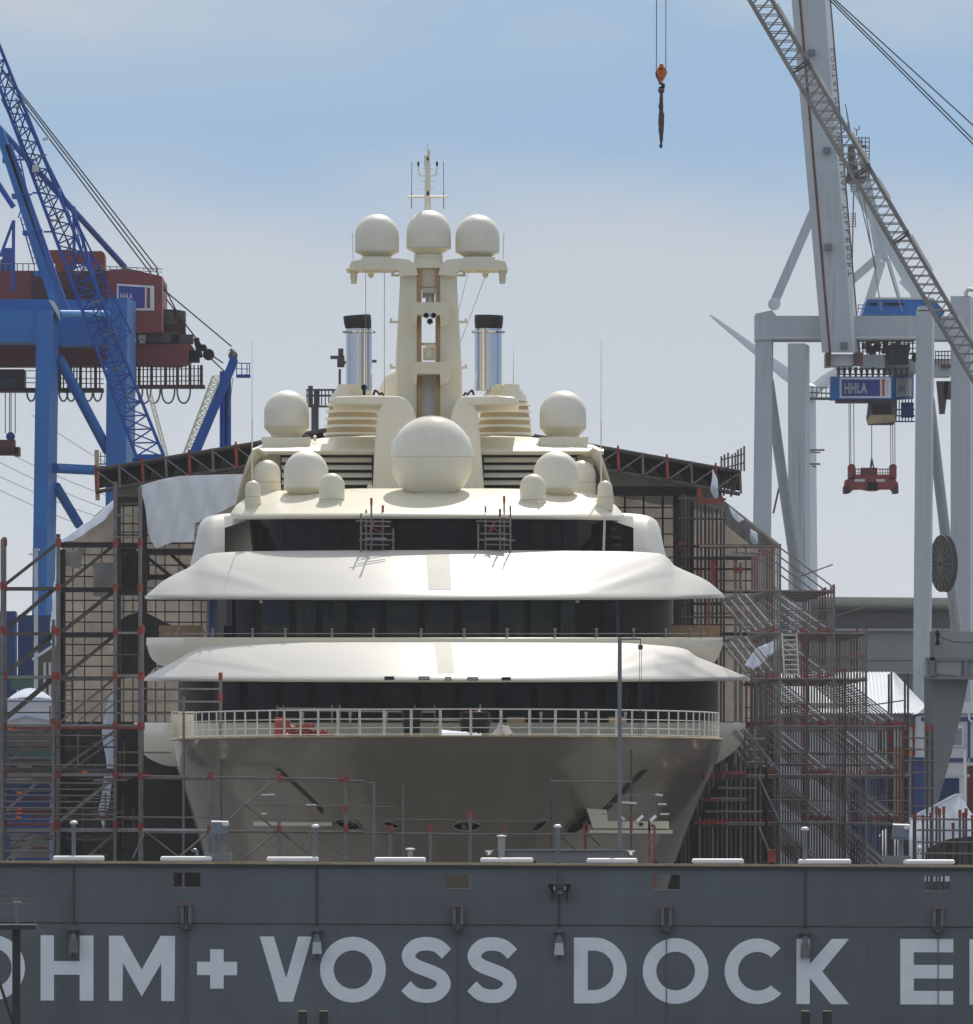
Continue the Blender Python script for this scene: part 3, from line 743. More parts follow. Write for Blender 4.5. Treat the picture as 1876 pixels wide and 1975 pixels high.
# ---- sweeping visors
def visor(px0, px1, rim, top, Yr, rise, name, strip=None, back=9.0, lip=5.0, mt='pearl', n=220, crease=None):
    K = 18
    def fold(x, y):
        if not crease: return 0.0
        xx = x if x < (px0+px1)/2 else px0+px1-x
        e = 0.0
        for line, amp, wd in crease:
            d = (interp(line, y)-xx)/47.0
            t = max(0.0, min(1.0, d/wd)); e += amp*t*t*(3-2*t)
        return e
    c, h = (px0+px1)/2, (px1-px0)/2
    fr = lambda x: Yr(x)
    ease = lambda x: max(0.0, 1-abs((x-c)/h)**6)
    xs = tips(px0, px1, n)
    rows = [(lambda x: rim(x)+lip*.7, lambda x: fr(x)+back*ease(x)+.02),
            (lambda x: rim(x)+lip*.9, lambda x: fr(x)+.45*ease(x)+.01),
            (lambda x: rim(x)+lip*.62, lambda x: fr(x)+.08),
            (lambda x: rim(x), lambda x: fr(x)),
            (lambda x: max(top(x), rim(x)-lip*.7) if rim(x)-lip*.7 > top(x) else top(x), lambda x: fr(x)+.07)]
    for k in range(1, K+1):
        t = k/K
        def fy(x, t=t):
            a = min(rim(x)-lip*.7, rim(x)) ; b = top(x)
            if a < b: a = b
            return a + (b-a)*(0.62*t + 0.38*math.sin(t*PI/2))
        rows.append((fy, lambda x, t=t, fy=fy: fr(x)+.07+rise*ease(x)*t + fold(x, fy(x))*min(1,t*4)*ease(x)))
    rows.append((lambda x: top(x)+1.0, lambda x: fr(x)+.07+(rise+back)*ease(x)+.02))
    m = MB(); m.grid(colgrid(xs, rows)); v = part(name, m, mt, yacht, 45)
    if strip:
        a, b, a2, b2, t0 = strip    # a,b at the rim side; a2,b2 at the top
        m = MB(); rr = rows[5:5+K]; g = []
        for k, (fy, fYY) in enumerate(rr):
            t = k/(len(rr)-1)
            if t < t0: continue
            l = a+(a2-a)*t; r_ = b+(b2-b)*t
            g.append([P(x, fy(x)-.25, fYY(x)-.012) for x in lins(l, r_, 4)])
        m.grid(g); part('mast_reflection', m, 'reflection_grey', v, 45)  # grey strip: the mast's reflection put into the visor colour
    return v
rimA = smooth_tab([(276,1308.5),(420,1310),(860,1311.5),(1300,1310),(1449,1308)])
topA = smooth_tab([(276,1308),(300,1295),(325,1281.5),(347,1269),(362,1260),(380,1252),(402,1247),(450,1242),(520,1239.5),(845,1238.5),(1200,1240),(1256,1243.5),(1303,1248),(1325,1253),(1341,1265),(1370,1277),(1398,1288),(1425,1299),(1449,1307.5)])
YrA = cY(862.5, 587, 466.0, 20)
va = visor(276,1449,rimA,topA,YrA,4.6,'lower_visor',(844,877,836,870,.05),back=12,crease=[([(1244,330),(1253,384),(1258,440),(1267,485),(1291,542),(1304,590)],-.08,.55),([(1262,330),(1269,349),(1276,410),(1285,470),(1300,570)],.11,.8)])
for a, b, y, mt in ((741,760,1308,'black'),(807,828,1308,'pane_grey'),(858,870,1309,'edge_yellow'),(901,922,1309,'pane_grey'),(967,985,1309,'black')):
    m = MB(); m.pbox(a,y-3.6,b,y+3.6,YrA((a+b)/2)-.10,.16,0); h = part('visor_lamp', m, 'gate_dark', va)
    m = MB(); m.pbox(a+2,y-1.9,b-2,y+1.9,YrA((a+b)/2)-.12,.03); part('lens', m, mt, h)
botB = smooth_tab([(282,1233),(286,1258),(296,1275),(318,1286),(500,1290),(1200,1290),(1362,1286),(1382,1272),(1390,1256),(1394,1233)])
YB2 = cY(838, 556, 471.5, 15)
m = MB(); m.grid(colgrid(tips(282,1394,64), [(botB, lambda x: YB2(x)+1.0),(lambda x: botB(x)-.3*(botB(x)-1230), lambda x: YB2(x)+.25),(lambda x: 1230+.3*(botB(x)-1230), lambda x: YB2(x)+.03),(lambda x: 1230.6, YB2),(lambda x: 1229.6, lambda x: YB2(x)+.05),(lambda x: 1229.6, lambda x: YB2(x)+.35),(lambda x: 1245, lambda x: YB2(x)+.4)]))
part('deck_bulwark', m, 'ivory', yacht, 45)
m = MB(); xs_ = tips(320,1360,60); m.path([P(x,1222,YB2(x)+.2) for x in xs_], .018, 5); br = part('deck_railing', m, 'steel', yacht)
for px in (328,346,392,410,487,550,640,720,812,895,978,1070,1150,1222,1284,1330,1352):
    m = MB(); m.tube(P(px,1230.5,YB2(px)+.2), P(px,1216,YB2(px)+.2), .05, 8); m.lathe(P(px,1214,YB2(px)+.2), [(.02,-.05),(.07,0),(.02,.06)], 8); part('stud', m, 'steel', br)
for a, b, lab in ((306,391,'l'),(1290,1388,'r')):
    m = MB(); m.pbox(a,1206,b,1231,485.5,.15); part('plywood_cover', m, 'board', yacht)

rimB = smooth_tab([(279,1150.5),(420,1152),(840,1153),(1280,1152),(1397,1148.5)])
topB = smooth_tab([(279,1150),(295,1137),(311,1123),(340,1106),(365,1094),(376,1086),(388,1076),(400,1069.5),(424,1066),(490,1063),(845,1061),(1185,1063),(1256,1066),(1277,1069),(1289,1077),(1300,1090),(1320,1100),(1342,1109.5),(1363,1120),(1397,1148)])
YrB = cY(838, 560, 473.5, 17)
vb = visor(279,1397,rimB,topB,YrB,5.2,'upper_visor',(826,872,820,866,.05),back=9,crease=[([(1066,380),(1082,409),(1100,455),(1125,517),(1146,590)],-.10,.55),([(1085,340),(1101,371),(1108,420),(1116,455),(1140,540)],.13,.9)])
m = MB(); m.lathe(P(846,1126,475), [(.02,-.06),(.10,-.04),(.10,.05),(.02,.08)], 10); part('visor_camera', m, 'ivory', vb)
rimC = smooth_tab([(444,992),(457,996),(480,996.5),(560,996),(828,995),(1100,997),(1180,998),(1206,997.5)])
topC = smooth_tab([(444,991),(456,974),(474,962),(505,953),(540,946),(720,942),(940,942),(1100,946),(1140,952),(1165,961),(1186,974),(1206,997)])
YrC = cY(825, 382, 479.5, 8)
visor(444,1206,rimC,topC,YrC,6.5,'wheelhouse_roof',None,back=8,mt='ivory',lip=6)

# ---- wing screens beside the wheelhouse
def wing(pxs, top, bottom, Yf, name):
    m = MB(); m.grid(colgrid(pxs, [(bottom, lambda x: Yf(x)+.0), (lambda x: bottom(x)+.6*(top(x)-bottom(x)), Yf), (lambda x: bottom(x)+.9*(top(x)-bottom(x)), lambda x: Yf(x)+.1), (top, lambda x: Yf(x)+.5), (lambda x: top(x)+2, lambda x: Yf(x)+3.5), (bottom, lambda x: Yf(x)+3.6)]))
    return part(name, m, 'pearl', yacht, 50)
def wing2(X, name):
    """leaning white screen: outer face, and the cap that runs in under the roof tip"""
    tl = smooth_tab([(362,1112),(368,1084),(376,1050),(382,1018),(390,1003),(404,995.5),(430,991),(452,989.5),(474,989)])
    m = MB()
    for pxs, bot in ((lins(364,433,16), lambda x: 1112), (lins(433,474,10), lambda x: 1018-(x-433)*.32)):
        Yl = lambda x, y: 485.6 + 2.4*max(0,(1095-y)/105.0)**1.2 + 2.0*max(0,(410-x)/42)**2
        rows = []
        for t in (0,.25,.5,.75,.9,1.0):
            rows.append([P(X(x), bot(x)+(tl(x)-bot(x))*t, Yl(x, bot(x)+(tl(x)-bot(x))*t) + (.25 if t == 1.0 else 0)) for x in pxs])
        rows.append([P(X(x), tl(x)+1, Yl(x, tl(x))+3) for x in pxs])
        rows.append([P(X(x), bot(x), 491) for x in pxs])
        m.grid(rows)
        m.grid([[r[-1] for r in rows[:6]], [P(X(pxs[-1]), HY-(r[-1].z-EYE)/r[-1].y*F, 490.9) for r in rows[:6]]])
    return part(name, m, 'pearl', yacht, 50)
wing2(lambda x: x, 'wing_screen'); wing2(lambda x: 1654.5-x, 'wing_screen')
m = MB(); m.grid(colgrid(lins(430,500,10), [(lambda x:1066, lambda x: 488.9-.02*(x-430)), (lambda x:1000, lambda x: 489.6-.02*(x-430))])); part('wing_recess', m, 'ivory', yacht, 50)
m = MB(); m.grid(colgrid(lins(1172,1226,4), [(lambda x:1066, lambda x: 489.0), (lambda x:1000, lambda x: 489.0)])); part('wing_door', m, 'glass_dark', yacht)
for a in ((1178,1018,1190,1022),(1180,1034,1198,1040),(1182,1048,1200,1054)):
    m = MB(); m.pbox(*a,488.6,.1); part('inner_shelf', m, 'tarp_grey', yacht)

# ---- upper house with louvres and its curved roof
HYY = 491.5
m = MB(); m.box(WX(505,HYY),WX(1145,HYY),HYY+.7,HYY+20,WZ(952,HYY),WZ(862,HYY)); house = part('upper_house', m, 'ivory', yacht)
for a, b in ((541,719),(931,1112)):
    m = MB(); m.pbox(a,876,b,940,HYY+.35,.3); lv = part('louvre', m, 'louver_dark', house)
    for y0 in (887,901.5,916.5,931):
        m = MB(); pr = [P(a+2,y0-4.6,HYY+.10), P(a+2,y0+3.4,HYY-.14), P(a+2,y0+4.6,HYY-.06), P(a+2,y0-3.4,HYY+.30)]
        m.prism(pr, (WX(b-2,HYY)-WX(a+2,HYY),0,0)); part('slat', m, 'ivory_shell', lv)
    for x0 in (a+2, a+48, b-16):
        m = MB(); m.pbox(x0,880,x0+6,938,HYY+.36,.08); part('slat_post', m, 'tan', lv)
def roofslab(px0, px1, name):
    fr = lambda x: HYY-.9
    rim = lambda x: 872; xs = lins(px0,px1,12)
    tp = smooth_tab([(480,868),(505,857),(597,848),(645,842),(735,840),(920,840),(1010,842),(1060,848),(1140,857),(1166,868)])
    m = MB(); m.grid(colgrid(xs, [(lambda x:877, lambda x: HYY+3),(lambda x:877.5, lambda x: HYY-.25),(lambda x:874.5, lambda x: HYY-.5),(lambda x:870, lambda x: HYY-.55),(lambda x: 866, lambda x: HYY-.4),(lambda x: tp(x)+.3*(866-tp(x)), lambda x: HYY+3),(tp, lambda x: HYY+8),(lambda x: tp(x)+2, lambda x: HYY+18)]))
    part(name, m, 'ivory', yacht, 50)
roofslab(486,736,'house_roof'); roofslab(918,1164,'house_roof')
for sgn, cx0 in ((1, 0), (-1, 1641)):
    X = lambda x: cx0 + sgn*x if sgn == -1 else x
    outer = [(498,864),(487,868),(479,882),(473,900),(466,922),(460,944),(454,974)]
    inner = [(462,976),(469,946),(476,922),(484,902),(491,888),(500,878),(516,876)]
    m = MB()
    o = [(X(x),y) for x,y in outer]; i_ = [(X(x),y) for x,y in inner[::-1]]
    for k in range(len(outer)-1):
        q = [P(*o[k],488.2), P(*o[k+1],488.2), P(*i_[k+1],488.8), P(*i_[k],488.8)]
        m.prism(q, (0,5.5,0))
    part('roof_arch', m, 'ivory', yacht, 50)
m = MB(); m.pprism([(503,843),(598,843),(598,860),(507,866)][::-1], 492.5, 4); part('dome_plinth', m, 'ivory', yacht)
m = MB(); m.pprism([(1039,843),(1135,843),(1132,866),(1043,860)][::-1], 492.5, 4); part('dome_plinth', m, 'ivory', yacht)

# ---- shoulders and mast
for k, pl in enumerate(([(637,779),(645,765),(700,763),(768,764),(783,769),(797,788),(804,812),(806,948),(718,948),(722,862),(728,792),(737,781)],
           [(868,948),(868,812),(873,790),(885,769),(900,764),(960,763),(992,766),(1003,780),(912,781),(921,792),(927,862),(934,948)])):
    m = MB(); m.pprism(pl[::-1], 490.2, 9); o = part('mast_shoulder', m, 'ivory', yacht)
    bv = o.modifiers.new('bevel','BEVEL'); bv.width = .12; bv.segments = 3; bv.limit_method = 'ANGLE'
MY = 498.0
mast = MB()
mast.pprism([(765,830),(762,770),(763,690),(768,600),(771,545),(771,515),(806,515),(806,700),(805,830)], MY, 3.6)
mast.pprism([(846,830),(846,515),(881,515),(881,545),(884,600),(890,700),(892,770),(890,830)], MY, 3.6)
mt = part('mast', mast, 'ivory', yacht)
bv = mt.modifiers.new('bevel','BEVEL'); bv.width = .10; bv.segments = 3; bv.limit_method = 'ANGLE'
for a, b in ((805.5,812.5),(839.5,846.5)):
    m = MB(); m.pbox(a,517,b,830,MY-.03,1.5); part('gold_trim', m, 'gold', mt)
m = MB(); m.pbox(812.6,704,839.4,830,MY+.22,.2); part('mast_panel', m, 'crane_pale', mt)
m = MB(); m.pbox(812.6,518,839.4,553,MY+.15,1.2); part('mast_head', m, 'ivory_matt', mt)
for y0 in (583, 698):
    m = MB(); m.pprism([(795,y0),(867,y0),(867,y0+24),(862,y0+38),(849,y0+44),(848,y0+23),(804,y0+23),(803,y0+44),(797,y0+40),(793,y0+30)][::-1], MY-2.0, 2.6); part('mast_balcony', m, 'ivory_matt', mt)
for y0 in (661,):
    m = MB(); m.pbox(805,y0,847,y0+4,MY+.2,.8); part('mast_shelf', m, 'ivory', mt)
m = MB(); m.pbox(815,670,841,694,MY-.2,.6); m.tube(P(828,690,MY-.6),P(828,664,MY-.6),.12,10); m.lathe(P(830,668,MY-.6),[(.05,-.1),(.22,-.08),(.22,.06),(.08,.1)],12); part('radar_unit', m, 'ivory_matt', mt)
m = MB(); m.pbox(806,555,846,558.5,MY+.1,.12); m.pbox(814,564,838,574,MY+.2,.5); m.lathe(P(829,562,MY),[(.08,-.12),(.3,-.05),(.35,.05),(.1,.1)],12); m.lathe(P(829,577,MY+.3),[(.2,-.15),(.16,.15)],10); part('radar_scanner', m, 'white_rail', mt)
for a, b in ((821.5,608),(836,608),(829,620)):
    m = MB(); m.lathe(P(a,b,MY-2.6), [(.05,.30),(.13,.22),(.145,0),(.12,-.03)], 16, axis='y'); s = part('searchlight', m, 'chrome', mt, 40)
    m = MB(); m.lathe(P(a,b,MY-2.6), [(.112,-.04),(.02,-.05)], 16, axis='y'); part('lens', m, 'black', s)
for sgn in (-1, 1):
    for y0 in (530, 620, 708):
        px = 826 + sgn*(66 if y0 < 600 else 69)
        m = MB(); m.bar(P(px-sgn*10,y0+1,MY+1), P(px+sgn*6,y0+1,MY+1), .08,.10); m.tube(P(px+sgn*3,y0+2,MY+1),P(px+sgn*3,y0-6,MY+1),.05,8); part('nav_light', m, 'ivory', mt)
# arms with lumps
for sgn in (1, -1):
    X = (lambda x: x) if sgn == 1 else (lambda x: 1651-x)
    pl = [(X(x),y) for x,y in [(672,518),(677,504),(697,500.5),(760,498),(788,500.5),(801,509),(806,530),(771,532),(769,522),(762,519)]]
    m = MB(); m.pprism(pl[::-1] if sgn == 1 else pl, MY-.6, 2.6); ar = part('mast_arm', m, 'ivory', mt)
    m = MB(); m.pbox(*( (667,517.8,762,520) if sgn == 1 else (889,517.8,979,520)), MY-.9, 3.1); part('arm_floor', m, 'ivory_matt', ar)
    cx = X(682)
    m = MB(); m.lathe(P(cx,533,MY), [(.12,-.32),(.15,-.05),(.15,.1),(.19,.15),(.19,.3)], 12); part('camera_pod', m, 'ivory_matt' if sgn == 1 else 'white_rail', ar, 40)
    m = MB(); m.lathe(P(X(715),525,MY), [(.04,-.26),(.12,-.16),(.13,-.06),(.36,.0),(.4,.1)], 14); part('gps_pod', m, 'ivory_matt', ar, 40)
    m = MB(); m.pbox(min(X(697),X(755)),495.5,max(X(697),X(755)),501,MY-.2,1.8); part('dome_seat', m, 'ivory', ar)
    m = MB(); m.tube(P(X(681),502,MY), P(X(679.5),450,MY), .016, 4); part('whip', m, 'white_rail', ar)
m = MB(); m.lathe(P(826,500,MY+.6), [(.62,-.36),(.62,.18),(.5,.24)], 20); m.pbox(801,500,850,517,MY-.1,2); part('mast_cap', m, 'ivory', mt, 40)
# stays
for a, b in (((705,522),(705,762)),((741,522),(741,768)),((904,521),(884,600)),((936,532),(884,670))):
    m = MB(); m.tube(P(*a,MY+1),P(*b,MY+1.5),.012,4); part('stay', m, 'cable_grey', mt)
# topmast
TY = MY+2.6
tm = MB(); tm.lathe(P(824.5,420,TY), [(.15,-.6),(.14,.4),(.11,2.3)], 12); top = part('topmast', tm, 'ivory', mt, 40)
m = MB(); m.tube(P(786,380,TY-.2),P(861,380,TY-.2),.055,8); part('crosstree', m, 'ivory', top)
for s in (-1,1):
    m = MB(); m.path([P(824.5+s*6,339.5,TY), P(824.5+s*14,339,TY), P(824.5+s*17.5,334,TY), P(824.5+s*18,312,TY)], .03, 6); part('fork_antenna', m, 'ivory', top)
    m = MB(); m.tube(P(824.5+s*18,320,TY), P(824.5+s*18,312,TY), .045, 6); part('antenna_tip', m, 'black', top)
    m = MB(); m.tube(P(824.5+s*31,403,TY-.2), P(824.5+s*31,372,TY-.2), .022, 5); m.tube(P(824.5+s*31,372,TY-.2), P(824.5+s*30.5,312,TY-.2), .014, 4); part('whip', m, 'steel', top)
for y0, w_ in ((325,10),(350,13),(365,13),(396,11)):
    m = MB(); m.tube(P(824.5-w_,y0,TY),P(824.5+w_,y0,TY),.016,5); part('spreader', m, 'ivory', top)
m = MB(); m.tube(P(822,322,TY),P(822,300,TY),.10,8); m.tube(P(826.5,318,TY),P(826.5,294,TY),.06,8); m.tube(P(824,318,TY),P(824,276,TY),.016,4); m.lathe(P(827.5,293,TY),[(.03,-.1),(.07,-.03),(.03,.1)],8); part('masthead_lamps', m, 'ivory', top)
m = MB(); m.pbox(823,369,827,376,TY-.2,.08); m.pbox(823,303,826,309,TY-.14,.06); part('lamp', m, 'black', top)

# ---- radar domes
def dome(px, Y, r, ytop, yseam, ybase, rb, lab=None, plinth=None, smallfoot=False):
    k = Y/F; Rr = r*k
    o = thing('radar_dome', lab or '', 'dome', P(px, ybase, Y)); del o['category']; del o['label']
    o.parent = yacht; o.location = P(px,ybase,Y) - yacht.location
    if lab: o['label'] = lab
    zt = (ybase-ytop)*k; zsm = (ybase-yseam)*k
    prof = [(Rr*.985, zsm)]; zc = zt - Rr
    if zc > zsm: prof += [(Rr, zsm+.04), (Rr, zc)]
    for i in range(1, 13):
        a = PI/2*i/12; prof.append((max(Rr*math.cos(a), .01), zc + Rr*math.sin(a)))
    m = MB(); m.lathe(P(px,ybase,Y), prof, 40); part('shell', m, 'ivory_shell' if not smallfoot else 'ivory', o, 40)
    m = MB()
    if smallfoot: m.lathe(P(px,ybase,Y), [(Rr*1.02,-.25),(Rr*1.02,zsm-.02),(Rr*.98,zsm-.01)], 32)
    else: m.lathe(P(px,ybase,Y), [(rb*k,-.02),(rb*k,.05),(Rr*1.0,zsm-.03),(Rr*1.005,zsm-.01)], 40)
    part('base', m, 'ivory_matt', o, 30)
    if plinth:
        a, b, y1 = plinth; m = MB(); m.lathe(P(px,ybase,Y), [(a*k,-(y1-ybase)*k),(b*k,-.02)], 32); part('plinth', m, 'ivory', o, 30)
    return o
dome(727,MY+.7,42.5,413,485,496.5,27,'large radar dome on the left mast arm')
dome(826.5,MY+.6,43,405.5,478.5,493,24,'large radar dome on the mast centre')
dome(920.5,MY+.7,42.5,414,486,497,27,'large radar dome on the right mast arm')
dome(552.5,494.5,43.5,753,824,842,30,'large radar dome on the left plinth beside the louvred stack')
dome(1085.5,494.5,45,753.5,825,843,31,'large radar dome on the right plinth beside the louvred stack')
dome(590,486.4,43,869,942,959,25,'large low radar dome left of the white sphere',(36,36,966))
dome(1072,486.4,43.5,870,942,960,25,'large low radar dome right of the white sphere',(36,36,968))
dome(514,488.5,27,887,930,952,26,'half hidden dome behind the low left radar dome',None,True)
dome(1121,488.5,27.5,888,930,953,26,'half hidden dome behind the low right radar dome',None,True)
dome(639.5,483.6,25,912.5,963,977,25,'bullet shaped small dome left of the sphere',None,True)
dome(1027.5,483.6,25,914,964,978,25,'bullet shaped small dome right of the sphere',None,True)
for px in (487.5, 1166.5):
    dome(px,485.2,14.5,927,958,963,13,'tiny dome at the edge of the wheelhouse roof',(15,17,985),True)
# great white sphere
SY = 485.2; k = SY/F
sp_ = thing('x','x','x',(0,0,0)); sp_.name = 'sphere_dome'; del sp_['category']; sp_['label'] = 'largest dome, a glossy white sphere on a short neck in the centre'
sp_.parent = yacht; sp_.location = P(832.4,960,SY) - yacht.location
Rr = 82*k; cz = (960-883.5)*k
for nm, a0, a1, mm in (('upper_shell', 1.0, 89.5, 'gloss_white'), ('lower_shell', -58, 0.0, 'ivory')):
    prof = [(Rr*math.cos(R(a0+(a1-a0)*i/20)), cz+Rr*math.sin(R(a0+(a1-a0)*i/20))) for i in range(21)]
    m = MB(); m.lathe(P(832.4,960,SY), prof, 64); part(nm, m, mm, sp_, 40)
m = MB(); m.lathe(P(832.4,960,SY), [(Rr*.985,cz-.01),(Rr*1.002,cz),(Rr*1.002,cz+.02),(Rr*.985,cz+.03)], 64); part('seam', m, 'ivory_matt', sp_, 30)
m = MB(); m.lathe(P(832.4,960,SY), [(52*k,-.35),(51*k,.0),(45*k,.2),(43*k,.3)], 40); part('neck', m, 'ivory', sp_, 30)
for s in (-1,1):
    m = MB(); m.pbox(832.4+s*55-8,955,832.4+s*55+8,958,SY-.3,.8); part('foot_plate', m, 'ivory_matt', sp_)

# ---- funnels
for cx, fc, r, cr, cy0, lab in ((680,692,25.3,26,607,'left'),(973,941.5,26.5,27,607.5,'right')):
    Y = 503.5; k = Y/F
    fn = thing('x','x','x',(0,0,0)); fn.name = 'funnel'; del fn['category']; del fn['label']
    fn.parent = yacht; fn.location = P(cx,850,Y) - yacht.location
    m = MB(); m.lathe(P(cx,850,Y), [(54*k,-.6),(50*k,.6),(44*k,1.7)], 40); part('stack_body', m, 'tan', fn, 30)
    for i, y0 in enumerate((781,794,808.7,823,838,851)):
        rr = (48+1.6*i)*k
        m = MB(); z0 = (850-y0)*k; m.lathe(P(cx,850,Y), [(rr-.2,z0-.07),(rr+.02,z0-.06),(rr+.06,z0),(rr+.02,z0+.07),(rr-.2,z0+.08)], 44); part('stack_slat', m, 'ivory', fn, 40)
    m = MB()
    for i in range(10):
        a = PI+PI*i/9; m.bar(P(cx,850,Y)+Vector((49*k*math.cos(a),50*k*math.sin(a),-.4)), P(cx,850,Y)+Vector((43*k*math.cos(a),44*k*math.sin(a),1.6)), .06,.03)
    part('slat_posts', m, 'gold', fn)
    m = MB(); m.lathe(P(cx,850,Y), [(44*k,1.62),(43*k,1.9),(30*k,2.3),(29*k,2.42),(5*k,2.42)], 32); part('stack_top', m, 'ivory', fn, 40)
    b = P(fc,744,Y)
    m = MB(); m.lathe(b, [(r*k,-.2),(r*k,(744-634)*k)], 48); tb = part('exhaust_pipe', m, 'chrome', fn, 40)
    m = MB(); m.lathe(b, [(r*k,(744-643)*k),(32*k,(744-642)*k),(33*k,(744-640)*k),(32*k,(744-638)*k),(r*k,(744-637)*k)], 48); part('flange', m, 'chrome', tb, 40)
    sl = .06 if lab == 'left' else -.02
    m = MB(); m.lathe(P(fc+(-1.2 if lab=='left' else .5),634,Y), [(r*.93*k,-.02),(cr*k*.97,.05),(cr*k*1.02,.28),(cr*k*1.03,.54),(cr*k*.98,.585),(.02,.58)], 28)
    for v in m.v:
        v.x += -.10*(v.z - WZ(634,Y))*(1 if lab=='left' else -.3); v.z += sl*(v.x-b.x)*(v.z-WZ(634,Y))*2
    part('rain_cover', m, 'black_cap', tb, 50)
    for s in ((-17,0),(10,1)) if lab == 'left' else ((14,0),(24,1)):
        m = MB(); m.tube(P(fc+s[0],748,Y-1.3), P(fc+s[0]+(9 if lab=='right' else 0),747,Y-1.7), .13, 10); m.tube(P(fc+s[0],762,Y-1.3), P(fc+s[0],748,Y-1.3), .07, 8); part('deck_searchlight', m, 'black' if s[1] and lab=='left' else 'ivory_matt', fn)
    m = MB(); m.path([P(fc+s_*(1 if lab=='left' else -1),y_,Y-1) for s_, y_ in ((28,762),(31,752),(36,756),(40,762),(44,757),(48,764))], .05, 6); part('hose', m, 'maroon_dark', fn)
# small dome behind the mast (left)
m = MB(); m.lathe(P(772,775,505), [(1.0,-.3),(.95,.5),(.7,1.1),(.3,1.4),(.02,1.45)], 24); part('rear_fairing', m, 'ivory', yacht, 40)
# whip antennas at the roof ends
for px, y0, y1, Y in ((486,965,655,486.5),(1159,965,655,486.5),(990,765,668,500)):
    m = MB(); m.tube(P(px,y0,Y), P(px,(y0+y1)/2,Y), .028, 6); m.tube(P(px,(y0+y1)/2,Y), P(px,y1,Y), .018, 5, r2=.01); part('whip_antenna', m, 'ivory', yacht)
for px, py in ((737,940),(897,941),(713,940),(909,939)):
    m = MB(); m.lathe(P(px,py,489.5), [(.12,-.2),(.12,.05),(.05,.12)], 10); part('roof_fitting', m, 'ivory', yacht, 40)
for px, py, Y in ((607,846,494),(884,843,494),(575,962,485.4)):
    m = MB(); m.lathe(P(px,py,Y), [(.06,-.1),(.08,.1),(.02,.14)], 10); part('roof_lamp', m, 'ivory', yacht, 40)
for px in (657, 1040, 840):
    m = MB(); m.tube(P(px,990,482.3), P(px,968,482.3), .03, 6); m.lathe(P(px,968,482.3),[(.03,-.06),(.07,0),(.02,.06)],8); part('roof_lamp', m, 'ivory', yacht)
# ================================================================== REPAIR TENT OVER THE STERN
tent = thing('repair_tent', 'big scaffold-framed repair tent around the stern with dark truss roof and beige backlit sheeting', 'tent', (-2.5, 530, -9))
TF, TB = 518.0, 531.0
# roof: two slopes, dark sheet with truss edge in front
ridge = (815, 796)
Lr = [(184,905),(495,853),(620,829),ridge]; Rr_ = [ridge,(1010,836),(1139,858),(1427,909)]
def along(tab, x): return interp(tab, x)
for pts in (Lr, Rr_):
    m = MB(); rows = []
    rows.append([P(x,y,TF) for x,y in pts]); rows.append([P(x,y,TF)+Vector((-.35,TB-TF+1,0)) for x,y in pts])
    m.grid(rows); m.grid([[p+Vector((0,0,-.12)) for p in r] for r in rows]); part('roof_sheet', m, 'near_black', tent)
    # black upright sheet: shade of the roof underside put into colour
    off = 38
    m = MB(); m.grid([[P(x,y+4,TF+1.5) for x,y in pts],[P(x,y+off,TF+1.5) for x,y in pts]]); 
    part('underside_shade', m, 'near_black', tent)
    n = 14 if pts is Lr else 13
    x0, x1 = pts[0][0], pts[-1][0]
    m = MB(); m.path([P(x,y+1,TF-.2) for x,y in pts], .09, 6); m.path([P(x,y+3,TF-.2) for x,y in pts], .06, 6); part('top_chord', m, 'steel_dark', tent)
    m = MB(); m.path([P(x,y+off+6,TF-.2) for x,y in pts], .10, 6); part('bottom_chord', m, 'steel_dark', tent)
    for i in range(n+1):
        x = x0 + (x1-x0)*i/n; y = along(pts, x); xn = x0+(x1-x0)*(i+1)/n; yn = along(pts, min(max(xn,x0),x1))
        red = i % 2 == 0
        m = MB(); m.bar(P(x,y-3,TF-.25), P(x+2,y+off+5,TF-.25), .10 if not red else .13, .08); part('truss_post', m, 'red_paint' if red else 'steel', tent)
        if red: 
            m = MB(); m.bar(P(x,y-8,TF-.2), P(x,y,TF-.2), .09,.09); part('truss_stub', m, 'red_paint', tent)
        if i < n:
            m = MB()
            if pts is Lr:
                m.bar(P(x,y+2,TF-.25), P(xn,yn+off+5,TF-.25), .08,.06)
            else: m.bar(P(x,y+off+5,TF-.25), P(xn,yn+2,TF-.25), .08,.06)
            part('truss_diagonal', m, 'steel', tent)
    # beige sheet showing between trusses lower down
    for i in range(n):
        x = x0+(x1-x0)*(i+.32)/n; xb = x0+(x1-x0)*(i+.75)/n; ya = along(pts,x); yb = along(pts,xb)
        m = MB(); m.prism([P(x,ya+off-2,TF+1.3),P(xb,yb+off-2,TF+1.3),P(x+(xb-x)*.25,ya+off-17,TF+1.3)], (0,.03,0)); part('roof_gap_panel', m, 'tarp_beige', tent)
# stick fence at the right eave
fm = [(1392,878),(1399,874),(1406,872),(1414,874),(1420,871),(1427,866),(1434,861)]
for i,(x,y) in enumerate([(1391,880),(1397,876),(1404,873),(1412,876),(1418,873),(1423,867),(1429,864),(1435,860)]):
    m = MB(); m.tube(P(x,909-(1435-x)*.1,TF-.3), P(x,y,TF-.3), .045, 6); part('eave_pole', m, 'steel', tent)
for y in (885, 902):
    m = MB(); m.tube(P(1391,y+2,TF-.35), P(1436,y-10,TF-.35), .035, 6); part('eave_rail', m, 'steel', tent)
m = MB()
for i in range(6): m.bar(P(1388+i*7,913+i*-.2,TF+.5), P(1381+i*7,962-i*3,TF+.5), .10,.08)
part('eave_slats', m, 'steel_dark', tent)
m = MB(); m.bar(P(1424,913,TF), P(1409,958,TF), .12,.1); part('eave_brace', m, 'rusty', tent)
